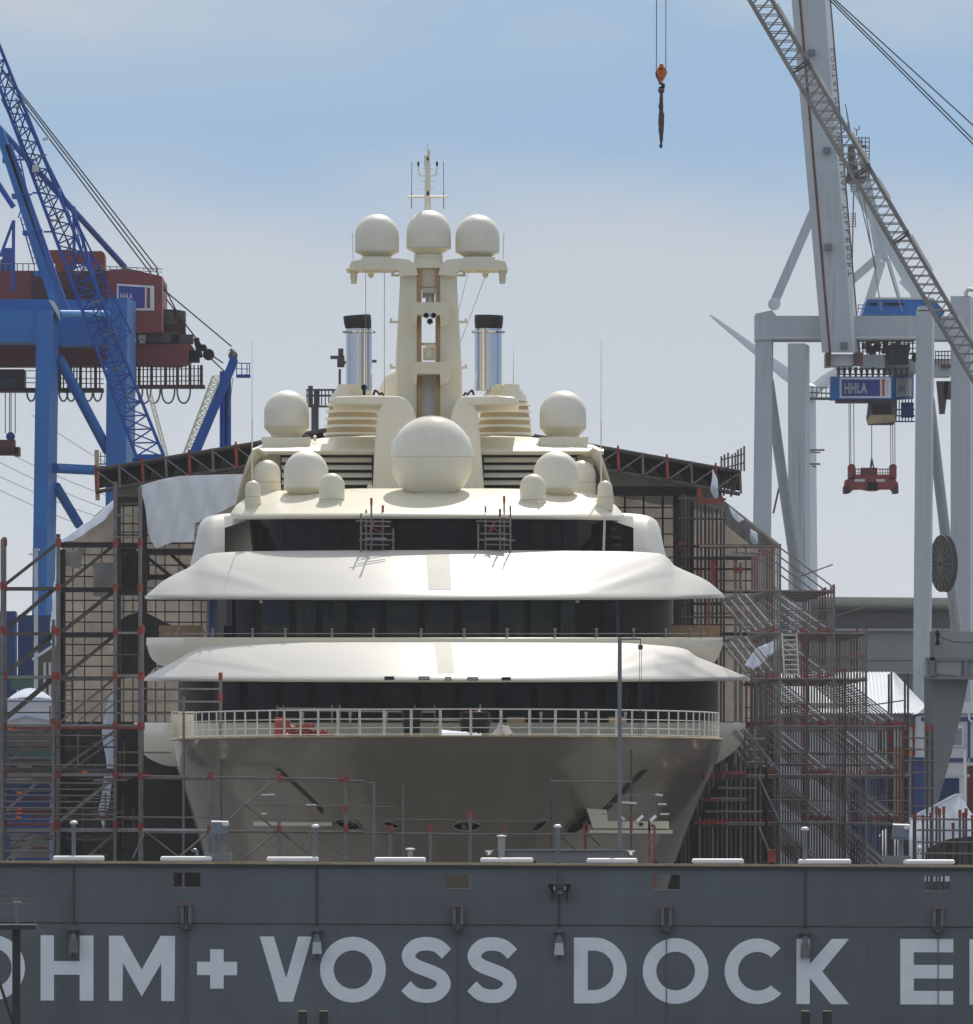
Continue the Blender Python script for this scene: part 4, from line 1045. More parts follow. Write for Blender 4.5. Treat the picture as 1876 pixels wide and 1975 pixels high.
m = MB(); m.tube(P(188,965,TF), P(186,868,TF), .10, 6); part('eave_pole', m, 'edge_yellow', tent)
# back wall in beige sheeting, hung in bays so that it looks like cloth
def sheet(px0, py0, px1, py1, Y, mt, name='wall_sheet', nx=8, nz=8, amp=.06, par=tent, top=None):
    rows = []
    for j in range(nz+1):
        r = []
        for i in range(nx+1):
            x = px0+(px1-px0)*i/nx; yt = top(x) if top else py0; y = yt+(py1-yt)*j/nz
            p = P(x,y,Y); p.y += amp*math.sin(i*2.1+j*1.3)+amp*.6*math.sin(i*5+j*3.1); r.append(p)
        rows.append(r)
    m = MB(); m.grid(rows); return part(name, m, mt, par, 60)
rooftop = lambda x: (along(Lr,x) if x < 815 else along(Rr_,x)) + 30
steps = [(118,222,lambda x: 1050-(x-118)*.86),(222,400,rooftop),(400,640,rooftop),(640,1000,rooftop),(1000,1180,rooftop),(1180,1310,rooftop),(1310,1392,rooftop),(1392,1505,lambda x: 962+(x-1392)*.78)]
for a, b, tp in steps:
    sheet(a,0,b,1392,TB-.4,'tarp_beige',top=tp,nx=7,nz=10)
sheet(106,1392,1505,2290,TB-.3,'near_black','dark_void_sheet',10,5)  # black sheet standing in for the dark void under the tent wall
# dark bars on the sheeting
for px in (140,163,196,238,256,300,318,345,372,388):
    m = MB(); m.bar(P(px,1046 if px<225 else 960,TB-.8), P(px,1392,TB-.8), .05,.05); part('wall_post', m, 'near_black', tent)
for py in (975,994,1010,1032,1048,1070,1090,1112,1134,1158,1180,1200,1221,1243,1264,1285,1306,1330,1352,1374):
    m = MB(); m.bar(P(118 if py>1046 else 222,py,TB-.85), P(402,py,TB-.85), .06,.06); part('wall_rail', m, 'near_black', tent)
for px in (1205,1241,1278,1302,1332,1360,1420,1438,1462,1480):
    m = MB(); m.bar(P(px,955 if px<1392 else 1050,TB-.8), P(px,1300,TB-.8), .09 if px in (1205,1241,1278) else .05,.06); part('wall_post', m, 'near_black', tent)
for py in (979,1000,1030,1055,1075,1097,1120,1140,1163,1183,1205,1225,1250):
    m = MB(); m.bar(P(1182,py,TB-.85), P(1310 if py<1050 else 1500,py,TB-.85), .05,.06); part('wall_rail', m, 'near_black', tent)
m = MB(); m.pbox(1178,938,1345,956,TF+2,.5); part('header_beam', m, 'near_black', tent)
m = MB(); m.pbox(1298,940,1311,1300,TF+3,.5); part('dark_column', m, 'near_black', tent)
# grey sheet over the outer right bay, white edge
sheet(1450,1056,1492,1222,TF+8,'tarp_grey')
sheet(1492,1056,1505,1222,TF+6,'tarp_white',nx=3)
# left inner truss and sheets filling a dark mass under the left roof
m = MB(); m.pbox(275,1058,376,1068,TF+4,.4); m.pbox(278,1108,372,1118,TF+4,.4); 
m.bar(P(280,1072,TF+4),P(330,1112,TF+4),.2,.15); m.bar(P(330,1070,TF+4),P(376,1112,TF+4),.2,.15)
m.bar(P(285,1120,TF+4),P(285,1068,TF+4),.15,.15); part('inner_truss', m, 'near_black', tent)
sheet(226,1056,262,1132,TF+3,'netting','inner_sheet',4,4,.15)
sheet(222,1062,276,1134,TF+3.6,'near_black','inner_sheet',5,4,.2)
sheet(180,1085,226,1150,TF+4,'tarp_grey','inner_sheet',4,4,.15)
def hang(pl, Y, mt, lab=None, cat='tarpaulin', name='tarpaulin', par=None, amp=.13, th=.03, grp=None):
    """draped cloth from an outline, subdivided and rippled"""
    bm = bmesh.new(); vs = [bm.verts.new(P(x,y,Y)) for x,y in pl]; f = bm.faces.new(vs)
    bmesh.ops.triangulate(bm, faces=[f]); 
    for _ in range(3): bmesh.ops.subdivide_edges(bm, edges=bm.edges[:], cuts=1, use_grid_fill=True)
    for v in bm.verts:
        a = v.co.x*2.3; b = v.co.z*.9
        v.co.y += amp*math.sin(a+.6*math.sin(b)) + amp*.5*math.sin(a*2.7+b*2) + amp*.35*math.sin(a*5.1-b*3.3); v.co.x += .03*math.sin(b*4+a)
    m = MB(); m.add([v.co.copy() for v in bm.verts], [[v.index for v in f.verts] for f in (bm.faces.ensure_lookup_table() or bm.verts.index_update() or bm.faces)]); bm.free()
    n = len(m.v); m.v += [v+Vector((0,th,0)) for v in m.v]; fs = list(m.f); 
    for f in fs: m.f.append(tuple(i+n for i in reversed(f))); m.m.append(0)
    if par: return part(name, m, mt, par, 80)
    return solo(name, m, mt, lab, cat, grp, 80)
hang([(271,937),(305,926),(345,918),(400,916),(480,914),(470,955),(456,972),(432,984),(400,998),(376,1010),(366,1022),(372,1044),(352,1046),(336,1045),(300,1058),(290,1040),(284,1010)], TF-1.2, 'tarp_sheet', 'large torn bluish white tarpaulin hanging under the left tent roof')
hang([(224,960),(226,972),(200,1003),(160,1032),(140,1042),(112,1046),(110,1044),(150,1020),(190,990)], TF-6, 'tarp_white', 'pale sloping tarpaulin strip at the left tent shoulder')
hang([(116,1060),(135,1064),(162,1048),(156,1098),(122,1088)], TF-4, 'tarp_grey', 'grey torn sheet below the left tent shoulder')
hang([(226,1200),(245,1186),(270,1180),(285,1183),(300,1192),(332,1206),(300,1230),(290,1260),(300,1285),(285,1300),(230,1310),(224,1250)], TF-2, 'netting', 'black debris netting bunched beside the left yacht bulwark')
hang([(1396,967),(1420,985),(1500,1050),(1470,1053),(1445,1050),(1420,1030),(1396,1010)], TF+6, 'tarp_grey', 'grey sloping tent sheet on the right tent shoulder')
hang([(1405,975),(1424,992),(1436,1002),(1425,1008),(1414,996)], TF+5.5, 'tarp_white', 'small white torn flap on the right tent shoulder')
hang([(1448,1020),(1462,1028),(1460,1055),(1453,1056),(1446,1040)], TF+5.5, 'tarp_white', 'small white rag low on the right tent shoulder')
hang([(1373,905),(1382,925),(1386,960),(1379,962),(1370,945)], TF-1, 'tarp_white', 'narrow white rag under the right tent eave')
hang([(1505,1228),(1500,1250),(1470,1280),(1452,1290),(1435,1283),(1460,1250)], 473, 'tarp_white', 'white tarpaulin tied diagonally beside the aluminium ladder')
hang([(100,1150),(112,1090),(112,1250),(96,1240)], TF-3, 'tarp_white', 'narrow pale sheet along the left edge post of the tent')
hang([(196,1400),(222,1310),(222,1480),(200,1600),(190,1560),(205,1480)], TF-6, 'tarp_white', 'long pale blue sheet hanging in the lower left scaffold')

# ================================================================== SCAFFOLDS
def spost(px, ytop, ybot, Y, par, r=.055, reds=(), mt='steel', name='post', dx=0, col='red_paint'):
    a, b = P(px,ybot,Y), P(px,ytop,Y); a.x += dx; b.x += dx; b.x = a.x
    m = MB(); m.tube(a, b, r, 6, mi=0)
    for y in reds:
        z = WZ(y,Y); m.tube(Vector((a.x,Y,z-.13)), Vector((a.x,Y,z+.16)), r*1.35, 6, mi=1)
    return part(name, m, [mt, col], par)
def stube(a, b, Y, par, r=.03, mt='steel', name='ledger', red=False):
    m = MB(); p, q = P(*a,Y), P(*b,Y); m.tube(p, q, r, 5, mi=0)
    if red:
        d = (q-p).normalized(); m.tube(p, p+d*.3, r*1.4, 5, mi=1); m.tube(q-d*.3, q, r*1.4, 5, mi=1)
    return part(name, m, [mt, 'red_paint'], par)
def sdeck(x0, x1, y, Y, d, par, th=5, mt='plank', name='deck_board'):
    m = MB(); m.pbox(x0,y-th/2,x1,y+th/2,Y,d); return part(name, m, mt, par)

# ---- tall left scaffold
Y0 = 462.0
A = thing('scaffold_tower', 'tall left-hand scaffold bay reaching from the picture edge to the tent, with diagonal stair beams', 'scaffold', (-17,Y0,-9), 'scaffolds round the yacht')
LV = [1047,1134,1219.5,1304,1400,1494,1592]
for j, dy in enumerate((0, 7)):
    Y = Y0+dy; o = j*3
    for px, yt in ((8,1036),(112,1036 if j==0 else 1030),(222,929),(270,938)):
        if j and px == 270: continue
        spost(px, yt if px != 8 else 1036, 2050, Y, A, .085 if px in (8,112) else .075, [y for y in LV if y > yt+5], mt='steel' if j == 0 else 'steel_dark')
spost(119, 1060, 2050, Y0+2.5, A, .15, (), 'near_black'); spost(227, 960, 2050, Y0+4, A, .13, (), 'near_black'); spost(277, 960, 1400, TF-.5, A, .15, (), 'near_black')
spost(273, 1205, 2050, Y0-.6, A, .09, [1215,1304,1401,1497,1595]); spost(103, 1195, 2050, Y0-.4, A, .07, [1215,1304,1393,1595]); spost(4,1040,2050,Y0-.3,A,.07,[1130,1215])
for y, x0, x1, th, mt in ((1050,112,222,9,'near_black'),(1053,222,270,8,'near_black'),(1135,0,112,6,'plank'),(1137,112,222,8,'near_black'),(1141,222,270,12,'near_black'),(1222,0,112,5,'plank'),(1224,112,222,9,'near_black'),
        (1220,222,270,3,'plank_grey'),(1306,0,112,5,'plank_grey'),(1309,112,222,6,'plank'),(1303,222,274,5,'plank_grey'),(963,222,270,10,'near_black'),(1399,-10,275,5,'plank_grey'),(1404,-10,275,4,'red_paint'),(1485,-10,222,6,'plank'),(1494,-10,275,6,'plank_grey'),(1590,-10,100,5,'red_paint'),(1601,-10,275,7,'plank_grey')):
    sdeck(x0,x1,y,Y0+.3,1.6,A,th,mt)
for y, x0, x1 in ((994,222,270),(1026,222,270),(1036,222,270),(1352,-10,222),(1374,-10,222),(1418,-10,222),(1440,-10,222),(1475,-10,270),(1522,-10,222),(1546,-10,222),(1570,-10,222),(1642,-10,100),(1328,222,425),(1352.5,222,425),(1376,222,330),(1451,222,330),(1576,222,405),(1263,222,270),(1510,-10,222),(1534,-10,222),(1558,-10,222),(1580,-10,222),(1430,-10,112),(1462,-10,112)):
    stube((x0,y),(x1,y+(x1-x0)*.004),Y0-.25,A,.035 if y not in (1352,1374,1418) else .03,'steel' if int(y)%3 else 'steel_dark')
for a, b, w in (((4,1132),(111,1048),.13),((4,1219),(103,1137),.16),((4,1304),(103,1225),.18),((45,1310),(100,1243+60),.05),((-4,1398),(103,1308),.2),((119,1132),(221,1050),.13),((119,1219),(221,1139),.16),((121,1306),(221,1225),.14),((-4,1486),(94,1407),.07),((107,1400),(221,1308),.08),((140,1400),(221,1332),.06),((165,1402),(221,1356),.06),((-6,1580),(80,1500),.12),((108,1490),(221,1410),.10),((130,1490),(221,1425),.06),((108,1590),(215,1505),.14),((10,1662),(95,1606),.22),((160,1660),(222,1606),.10),((-10,1655),(60,1606),.06)):
    m = MB(); m.bar(P(*a,Y0+.9), P(*b,Y0+.9), .09, w); part('stair_beam', m, 'plank_grey' if a[1] > 1450 and w > .1 else 'plank' if w > .1 else 'steel', A)
random.seed(21)
for i in range(46):      # working clutter on the lower lifts: loose tubes, toe boards, stored poles
    x0 = random.uniform(-6,200); ln = random.uniform(20,110); y = random.choice((1412,1425,1436,1448,1456,1468,1480,1505,1516,1528,1540,1552,1564,1576,1612,1620,1634,1648))+random.uniform(-2,2)
    stube((x0,y),(min(x0+ln,268),y+random.uniform(-2.5,2.5)),Y0+random.uniform(1.5,6),A,random.choice((.03,.04,.05)),random.choice(('steel','steel_dark','rust_red','plank_grey')),'stored_tube')
for i in range(16):
    x = random.uniform(0,262); y = random.choice((1494,1400,1601)); spost(x,y-random.uniform(30,85),y,Y0+random.uniform(1.5,5),A,.035,(),random.choice(('steel','rust_red','steel_dark')),'short_post')
for x,y in ((37,1529),(37,1559),(37,1568),(35,1577),(163,1489),(20,1406)):
    m = MB(); m.pbox(x-5,y-2.5,x+5,y+2.5,Y0-.3,.15); part('red_clamp', m, 'orange', A)
for x0,y0,x1,y1,mt in ((-10,1486,108,1494,'plank'),(112,1484,222,1493,'plank'),(20,1609,95,1655,'tarp_grey'),(118,1612,160,1655,'netting'),(230,1500,268,1590,'netting'),(228,1404,266,1488,'netting'),(116,1500,180,1560,'netting'),(-10,1600,100,1606,'plank')):
    m = MB(); m.pbox(x0,y0,x1,y1,Y0+6.5,.08); part('sheet_panel', m, mt, A)
# ladder in the left scaffold
lad = thing('ladder', 'thin aluminium ladder fixed inside the left scaffold near its second post', 'ladder', P(130,1400,Y0+1.6))
for px in (126,138):
    m = MB(); m.tube(P(px,1400,Y0+1.6), P(px,1308,Y0+1.6), .02, 5); part('stile', m, 'steel', lad)
for y in range(1314,1400,9):
    m = MB(); m.tube(P(126,y,Y0+1.6), P(138,y,Y0+1.6), .012, 4); part('rung', m, 'steel', lad)

# ---- bow scaffold in front of the hull
Y1 = 437.0
B = thing('scaffold_tower', 'low scaffold across the yacht bow with cross braces, standing behind the gate', 'scaffold', (-6,Y1,-9), 'scaffolds round the yacht')
for px, yt, r, rd in ((404.6,1488,.085,(1497,1600)),(537.6,1488,.07,(1500,1600)),(597,1604,.06,()),(667,1498,.065,(1503,1560,1600)),(721,1510,.05,()),(753,1596,.07,(1600,)),(777,1510,.03,()),(830,1590,.06,(1597,)),(906.5,1562,.06,(1570,)),(425,1300,.06,(1305,1345)),(354,1343,.05,())):
    spost(px,yt,2050,Y1 if px not in (425,354) else 455,B,r,rd)
for a, b, r in (((275,1497),(667,1503),.05),((275,1500),(404,1502),.06),((537,1506),(722,1510),.025),((404,1551),(760,1556),.025),((275,1576),(404,1577),.03),((404,1578),(880,1581),.02),((275,1602),(404,1603),.09),((404,1603),(700,1605),.06),((600,1605),(906,1609),.04),((667,1507),(706,1506),.04)):
    stube(a,b,Y1+.15,B,r,'steel' if r < .08 else 'plank_grey', red=(a[1] < 1500))
m = MB(); m.pbox(275,1498.5,404,1502,Y1+.3,.2); part('red_beam', m, 'red_paint', B)
for a, b in (((412,1503),(526,1596)),((526,1507),(438,1583)),((282,1605),(343,1652)),((400,1607),(346,1652)),((278,1608),(256,1655)),((426,1611),(470,1652)),((531,1607),(467,1658)),((545,1606),(600,1650)),((614,1616),(676,1660)),((527,1592),(560,1620))):
    stube(a,b,Y1+.3,B,.035,'steel','cross_brace')
for a, b in (((503,1533),(530,1532)),((590,1552),(610,1552)),((504,1569),(514,1569))):
    m = MB(); m.bar(P(*a,Y1-.1),P(*b,Y1-.1),.08,.05); part('toe_plate', m, 'white_paint', B)

C = thing('scaffold_tower', 'light single-row scaffold right of the yacht stem with a square frame', 'scaffold', (4,Y1,-9), 'scaffolds round the yacht')
for px, yt, r, rd, mt in ((1062,1508,.05,(),'steel_dark'),(1030,1609,.035,(),'steel_dark'),(1131,1590,.04,(1600,1595),'steel'),(1217,1446,.045,(1580,1595),'steel_dark'),(1252,1588,.035,(1590,1596,1602),'red_paint'),(1262,1592,.035,(1600,),'red_paint'),(1127,1590,.045,(),'red_paint'),(975,1598,.03,(1600,),'steel_dark')):
    spost(px,yt,2050,Y1,C,r,rd,mt)
for a, b, r in (((1062,1507),(1217,1508),.04),((906,1609),(1224,1609),.03),((880,1583),(1060,1583),.012),((1172,1551),(1286,1551),.018),((1196,1533),(1277,1532),.018),((1160,1570),(1290,1570),.015)):
    stube(a,b,Y1-.1,C,r,'steel')
for a, b in (((1193,1547),(1228,1549)),((1264,1532),(1278,1534)),((1269,1551),(1285,1551)),((1273,1570),(1290,1570))):
    m = MB(); m.bar(P(*a,Y1-.2),P(*b,Y1-.2),.10,.07); part('toe_plate', m, 'white_paint', C)
for a, b in (((1083,1615),(1120,1648)),((1135,1610),(1158,1632))): stube(a,b,Y1+.2,C,.03,'steel_dark','cross_brace')

# ---- wheelhouse towers
for k, (x0, lab) in enumerate(((692,'little scaffold tower before the wheelhouse windows, left of the centreline'), (924,'little scaffold tower before the wheelhouse windows, right of the centreline'))):
    Y = 479.0
    W = thing('scaffold_tower', lab, 'scaffold', P(x0+35,1066,Y), 'small scaffold towers before the wheelhouse')
    xs4 = (0,12,22,45) if k == 0 else (20,9,58,41)
    tops = ((982,980,966,978) if k == 0 else (979,1000,968,978))
    base = [(x0+4,990),(x0+14,983),(x0+24,964),(x0+46,978),(x0+66,1020)] if k == 0 else [(x0-2,1010),(x0+12,976),(x0+40,985),(x0+48,960),(x0+60,975)]
    for i, (px, yt) in enumerate(base):
        spost(px,yt,1066,Y+(i%2)*1.2,W,.038,(yt+4,) if i in (2,3) else ())
    for y, a, b in ((1005,-6,62),(1014,8,60),(1029,2,62),(1041,0,70),(1050,10,58)):
        stube((x0+a,y),(x0+b,y+1),Y-.1,W,.03)
    m = MB(); m.pbox(x0+14,1037,x0+52,1041,Y,1.2); part('deck_board', m, 'plank_grey', W)
    m = MB(); m.bar(P(x0+16,1014,Y+.3),P(x0+46,1028,Y+.3),.05,.05); m.bar(P(x0+20,1026,Y+.3),P(x0+30,1006,Y+.3),.08,.08); part('red_brace', m, 'red_paint', W)

# ---- right-hand scaffold: transverse frames one behind the other along the ship
YR = 468.0
LR = [1053,1139,1221,1309,1400.5,1495,1587,1690]
XRT = [1505,1608,1672,1673,1748,1756,1756,1756]
cols = [(1478,1300),(1504,1049),(1556,1215),(1608,1132),(1630,1290),(1670,1213),(1741,1392)]
desc = ['front', 'second', 'third', 'fourth', 'fifth', 'rearmost']
AX = -0.028
for s in range(4):
    Yb = YR + s*6.0
    S = thing('scaffold_tower', ['front bay of the deep right-hand scaffold with its decks stepping out to the right', 'second bay of the deep right-hand scaffold, just behind the front bay', 'third bay of the deep right-hand scaffold counted from the front', 'rearmost bay of the deep right-hand scaffold, next to the tent'][s], 'scaffold', P(1600,1660,Yb), 'scaffolds round the yacht')
    for f in range(3):
        Y = Yb + f*2.0; dx = AX*(Y-YR)
        def Q(px, py):   # frame plane parallel to the first one
            v = P(px,py,YR); v.y = Y; v.x += dx; return v
        first = (s == 0 and f == 0)
        for ci, (px, yt) in enumerate(cols):
            if (s+f) % 2 and ci in (0,): continue
            m = MB(); jt = random.uniform(-6,3) if not first else 0
            a, b = Q(px,2050), Q(px,yt+jt); m.tube(a,b,.042 if not first else .06,5,mi=0)
            for y in LR:
                if y > yt+4 and y < 1660:
                    z = WZ(y-4,YR)
                    if (ci*3+f+int(y)) % 4 == 0: m.tube((a.x,Y,z-.06),(a.x,Y,z+.16),.055,5,mi=1)
            # bare red spigots on top
            if (ci+f+s) % 2: m.tube(b-Vector((0,0,.25)), b, .05, 5, mi=1)
            part('post', m, [('steel_dark','steel','rust_red','steel')[(s*3+f*2+ci)%4],'red_paint'], S)
        for k in range(len(LR)-1):
            y = LR[k]; xr = XRT[k]
            if k == 0 and f: continue
            m = MB(); m.tube(Q((1349,1399,1444,1449)[k] if first and k < 4 else 1440 if k < 3 and s > 1 else 1478, y), Q(xr,y+1.5), .045,5,mi=0); part('ledger', m, ['steel'], S)
            if first or (f == 0 and k >= 2):
                for g in (-22,-44):
                    if k >= 2: 
                        m = MB(); m.tube(Q(1478,y+g),Q(min(xr,XRT[max(k-1,0)])-5,y+g+1.5),.03 if first else .022,5); part('guard_rail', m, 'steel', S)
            # diagonals
            for c0, c1, kmin in ((1504,1610,0),(1630,1741,3),(1400,1504,1)):
                if k < kmin: continue
                if c0 == 1400:
                    if not (k in (1,2,4) ): continue
                    c0 = 1440
                if k+1 >= len(LR): continue
                m = MB(); a, b = Q(c0+2,LR[k]+5), Q(c1,LR[k+1]-4); m.tube(a,b,.032,5,mi=0)
                d = (b-a).normalized(); m.tube(b-d*(.32 if f == 1 else .12),b,.04,5,mi=1)
                part('diagonal', m, ['steel' if f != 1 else 'jib_pale','red_paint'], S)
    # decks run along the ship
    for k in range(1, 7):
        x0 = 1478 if k > 2 else 1504
        a, b = WX(x0,YR)+AX*(Yb-YR), WX(XRT[k],YR)+AX*(Yb-YR); z = WZ(LR[k]+2,YR)
        m = MB(); m.box(a, b, Yb+.1, Yb+(.9 if k < 5 else 2.5), z-.06, z)
        part('deck_board', m, 'plank' if k < 4 else 'plank_grey', S)
    for k in range(1, 7):
        m = MB(); xx = WX(XRT[k]-3,YR)+AX*(Yb-YR); z = WZ(LR[k]-2,YR)
        m.tube((xx,Yb,z),(xx+AX*5.9,Yb+5.9,z),.04,5); m.tube((xx,Yb,z+1),(xx+AX*5.9,Yb+5.9,z+1),.03,5); part('long_rail', m, 'red_paint' if k == 3 else 'steel', S)
# aluminium ladder on the front bay
lad = thing('ladder', 'bright aluminium ladder leaning in the right-hand scaffold beside the tied white tarpaulin', 'ladder', P(1523,1300,YR-.5))
for a, b in (((1508,1221),(1513,1306)),((1536,1221),(1540,1306))):
    m = MB(); m.tube(P(*b,YR-.5),P(*a,YR-.5),.035,6); part('stile', m, 'white_rail', lad)
for i in range(9):
    y = 1225+i*9.5; m = MB(); m.tube(P(1508+i*.5,y,YR-.5),P(1536+i*.4,y,YR-.5),.025,5); part('rung', m, 'white_rail', lad)
# scaffold between hull and right bay, lower part + dark upper bay by the tent
D = thing('scaffold_tower', 'dense dark scaffold bay between the tent roof and the right visor tips', 'scaffold', P(1350,1300,514), 'scaffolds round the yacht')
for i, px in enumerate((1312,1316,1324,1332,1320,1328,1336,1345,1352,1360,1367,1374,1382,1390,1396)):
    for Y in (514.0,):
        spost(px, 948+(i*7)%23 if i < 8 else 958+i*2, 2050, Y+(i%3)*1.5, D, .05, (1053,1100,1139) if i%4 == 0 else (), 'steel_dark' if i%3 else 'near_black')
for y in (962,1000,1053,1077,1097,1139,1165,1190,1221,1250):
    stube((1308,y),(1400 if y<1053 else 1450,y+1),513.7,D,.05,'near_black' if y%2 else 'steel_dark')
m = MB(); m.pbox(1349,1050,1500,1056,514,1.5); part('deck_board', m, 'plank', D)
m = MB(); m.pbox(1400,1138,1505,1143,514,1.5); part('deck_board', m, 'near_black', D)
m = MB(); m.bar(P(1347,965,513),P(1386,968,513),.25,.2); m.bar(P(1348,940,513),P(1350,968,513),.2,.2); m.bar(P(1388,958,513),P(1394,966,513),.25,.2); part('red_frame', m, 'red_paint', D)
for px,y0,y1 in ((1372,1080,1130),(1378,1080,1150),(1417,1080,1110),(1366,1160,1205),(1416,1160,1185),(1350,1100,1130)):
    m = MB(); m.bar(P(px,y0,512.8),P(px,y1,512.8),.10,.1); part('red_post', m, 'red_paint', D)
for px in (1418,1428):
    spost(px,1085,2050,512.5,D,.07,(1100,1185),'steel')
E = thing('scaffold_tower', 'dark lower scaffold tight against the starboard hull below the side bulwark', 'scaffold', P(1390,1660,459), 'scaffolds round the yacht')
random.seed(3)
for i, px in enumerate((1349,1358,1366,1374,1383,1392,1401,1409,1418,1428,1436,1446,1456,1466)):
    yt = 1400 if px > 1432 else 1480 if px > 1395 else 1540
    if px < 1380: yt = 1580
    spost(px, yt+random.uniform(-8,8), 2050, 459+(i%3)*.8, E, .045, (1497,1587) if i%2 else (1587,), 'steel' if i%3 == 0 else 'steel_dark')
for y, x0, x1 in ((1495,1395,1475),(1498,1400,1475),(1540,1370,1440),(1543,1352,1440),(1587,1340,1475),(1590,1345,1475),(1520,1385,1460),(1565,1360,1470),(1425,1440,1475),(1447,1440,1475),(1470,1440,1475)):
    stube((x0,y),(x1,y+1),458.7,E,.05,'steel')
for q_ in ((1343,1584,1400,1589),(1400,1488,1440,1494),(1354,1541,1392,1544)):
    m = MB(); m.pbox(*q_,458.5,.5); part('red_beam', m, 'red_paint', E)
for a, b in (((1463,1500),(1503,1585)),((1463,1595),(1482,1640)),((1440,1412),(1503,1490))):
    stube(a,b,458.4,E,.05,'steel','diagonal')
m = MB()
m.pprism([(1380,1510),(1445,1480),(1480,1480),(1480,1662),(1330,1662),(1345,1580)][::-1], 466.5, .3); part('dark_netting', m, 'netting', E)
# far right low scaffold and the stair tower
G = thing('scaffold_tower', 'low open scaffold with red post tips at the far right behind the gate rim', 'scaffold', P(1810,1660,446), 'scaffolds round the yacht')
for i, (px, yt) in enumerate(((1765,1570),(1780,1575),(1795,1570),(1806,1558),(1812,1562),(1820,1558),(1851,1565),(1858,1570),(1863,1562),(1875,1575),(1888,1560),(1838,1590))):
    spost(px,yt,1720,446+(i%2)*1.5,G,.045,(yt+5,),'steel_dark')
for y in (1580,1601,1624,1646): stube((1768,y),(1900,y+.6),445.8,G,.04,'steel')
H = thing('scaffold_tower', 'narrow scaffold stair tower in front of the grey concrete crane pier', 'scaffold', P(1770,1660,470), 'scaffolds round the yacht')
for px, yt in ((1749,1395),(1762,1398),(1788,1400),(1798,1398),(1714,1300),(1719,1296),(1745,1310),(1751,1298)):
    spost(px,yt,1700,470 if px > 1740 else 474,H,.045,(1405,1425,1450) if px<1770 else (yt+6,),'steel_dark')
for y in (1423,1445,1467,1490,1520,1555,1575): stube((1745,y),(1799,y+.5),469.8,H,.035,'steel')
# ================================================================== CRANES AND BACKGROUND
def lattice(par, pa, pb, Y, n, depth, r, rl, mt, laces='lacing', mt2=None, dz=0.0):
    """pa, pb: px polylines of the two front chords (2 points each); a second pair lies `depth` behind"""
    A0, A1 = P(*pa[0],Y), P(*pa[1],Y); B0, B1 = P(*pb[0],Y), P(*pb[1],Y)
    off = Vector((0,depth,dz))
    for p, q, mm in ((A0,A1,mt),(B0,B1,mt2 or mt)):
        m = MB(); m.tube(p,q,r,6); part('chord', m, mm, par)
        m = MB(); m.tube(p+off,q+off,r,6); part('chord', m, mt, par)
    m = MB()
    for i in range(n+1):
        t = i/n; a = A0.lerp(A1,t); b = B0.lerp(B1,t)
        m.tube(a,b,rl,4); m.tube(a,a+off,rl,4); m.tube(b,b+off,rl,4)
        if i < n:
            t2 = (i+1)/n; a2 = A0.lerp(A1,t2); b2 = B0.lerp(B1,t2)
            m.tube(b,a2,rl,4)
            m.tube(a+off,b2+off,rl*.9,4); m.tube(a,a2+off,rl*.9,4); m.tube(b+off,b2,rl*.9,4)
    part(laces, m, mt, par)
def lattice2(par, pa, pb, Y, n, depth, r, rl, mt):
    A0, A1 = P(*pa[0],Y), P(*pa[1],Y); B0, B1 = P(*pb[0],Y), P(*pb[1],Y); off = Vector((0,depth,0))
    for p, q in ((A0,A1),(B0,B1)):
        m = MB(); m.tube(p,q,r,6); part('chord', m, mt, par)
        m = MB(); m.tube(p+off,q+off,r,6); part('chord', m, mt, par)
    m = MB()
    for o in (Vector((0,0,0)), off):
        for i in range(n+1):
            a = A0.lerp(A1,i/n); b = B0.lerp(B1,i/n); m.tube(a+o,b+o,rl,4)
            if i <= n-2: m.tube(b+o,A0.lerp(A1,(i+1.8)/n)+o,rl*.9,4)
    for i in range(0,n+1): m.tube(A0.lerp(A1,i/n),A0.lerp(A1,i/n)+off,rl,4); m.tube(B0.lerp(B1,i/n),B0.lerp(B1,i/n)+off,rl,4)
    part('lacing', m, mt, par)
def pleg(m, xl, xe, xr, yt, yb, Y, d, mi=None, shift=0):
    """vertical box column turned a little: front face xl..xe, right face xe..xr"""
    a, b = WX(xl,Y), WX(xe,Y); c = WX(xr,Y+d); z0, z1 = WZ(yb,Y), WZ(yt,Y); s = shift*Y/F
    foot = [(a,Y),(b,Y),(c,Y+d),(a+c-b,Y+d)]
    vs = [(x+s,y,z0) for x,y in foot]+[(x,y,z1) for x,y in foot]
    m.add(vs, [(0,3,2,1),(4,5,6,7),(0,1,5,4),(1,2,6,5),(2,3,7,6),(3,0,4,7)], mi)

# ---- blue container gantry, far left
YC = 820.0
bc = thing('container_crane', 'tall blue container gantry crane with a maroon machinery house and boom at the left', 'crane', P(160,1668,YC))
m = MB(); pleg(m,70,97,114,598,1690,YC,6,shift=-16); part('leg', m, 'blue', bc)
m = MB(); pleg(m,-345,-318,-301,598,1690,YC,6); part('leg', m, 'blue', bc)
m = MB(); pleg(m,-345,-306,-289,575,1690,YC+8,6); part('leg', m, 'blue', bc)
m = MB(); pleg(m,206,245,262,575,1690,YC+8,6,shift=-8); part('leg', m, 'blue', bc)
m = MB(); m.pbox(-330,598,97,660,YC+.3,5); part('portal_beam', m, 'blue', bc)
m = MB(); m.pbox(114,578,206,665,YC+8.5,5); part('portal_beam', m, 'blue', bc)
m = MB(); m.pbox(-330,577,114,600,YC+9,5); part('portal_beam', m, 'blue', bc)
m = MB(); m.tube(P(113,606,YC+3),P(207,607,YC+8),.30,10); part('tie_tube', m, 'blue_pale', bc, 40)
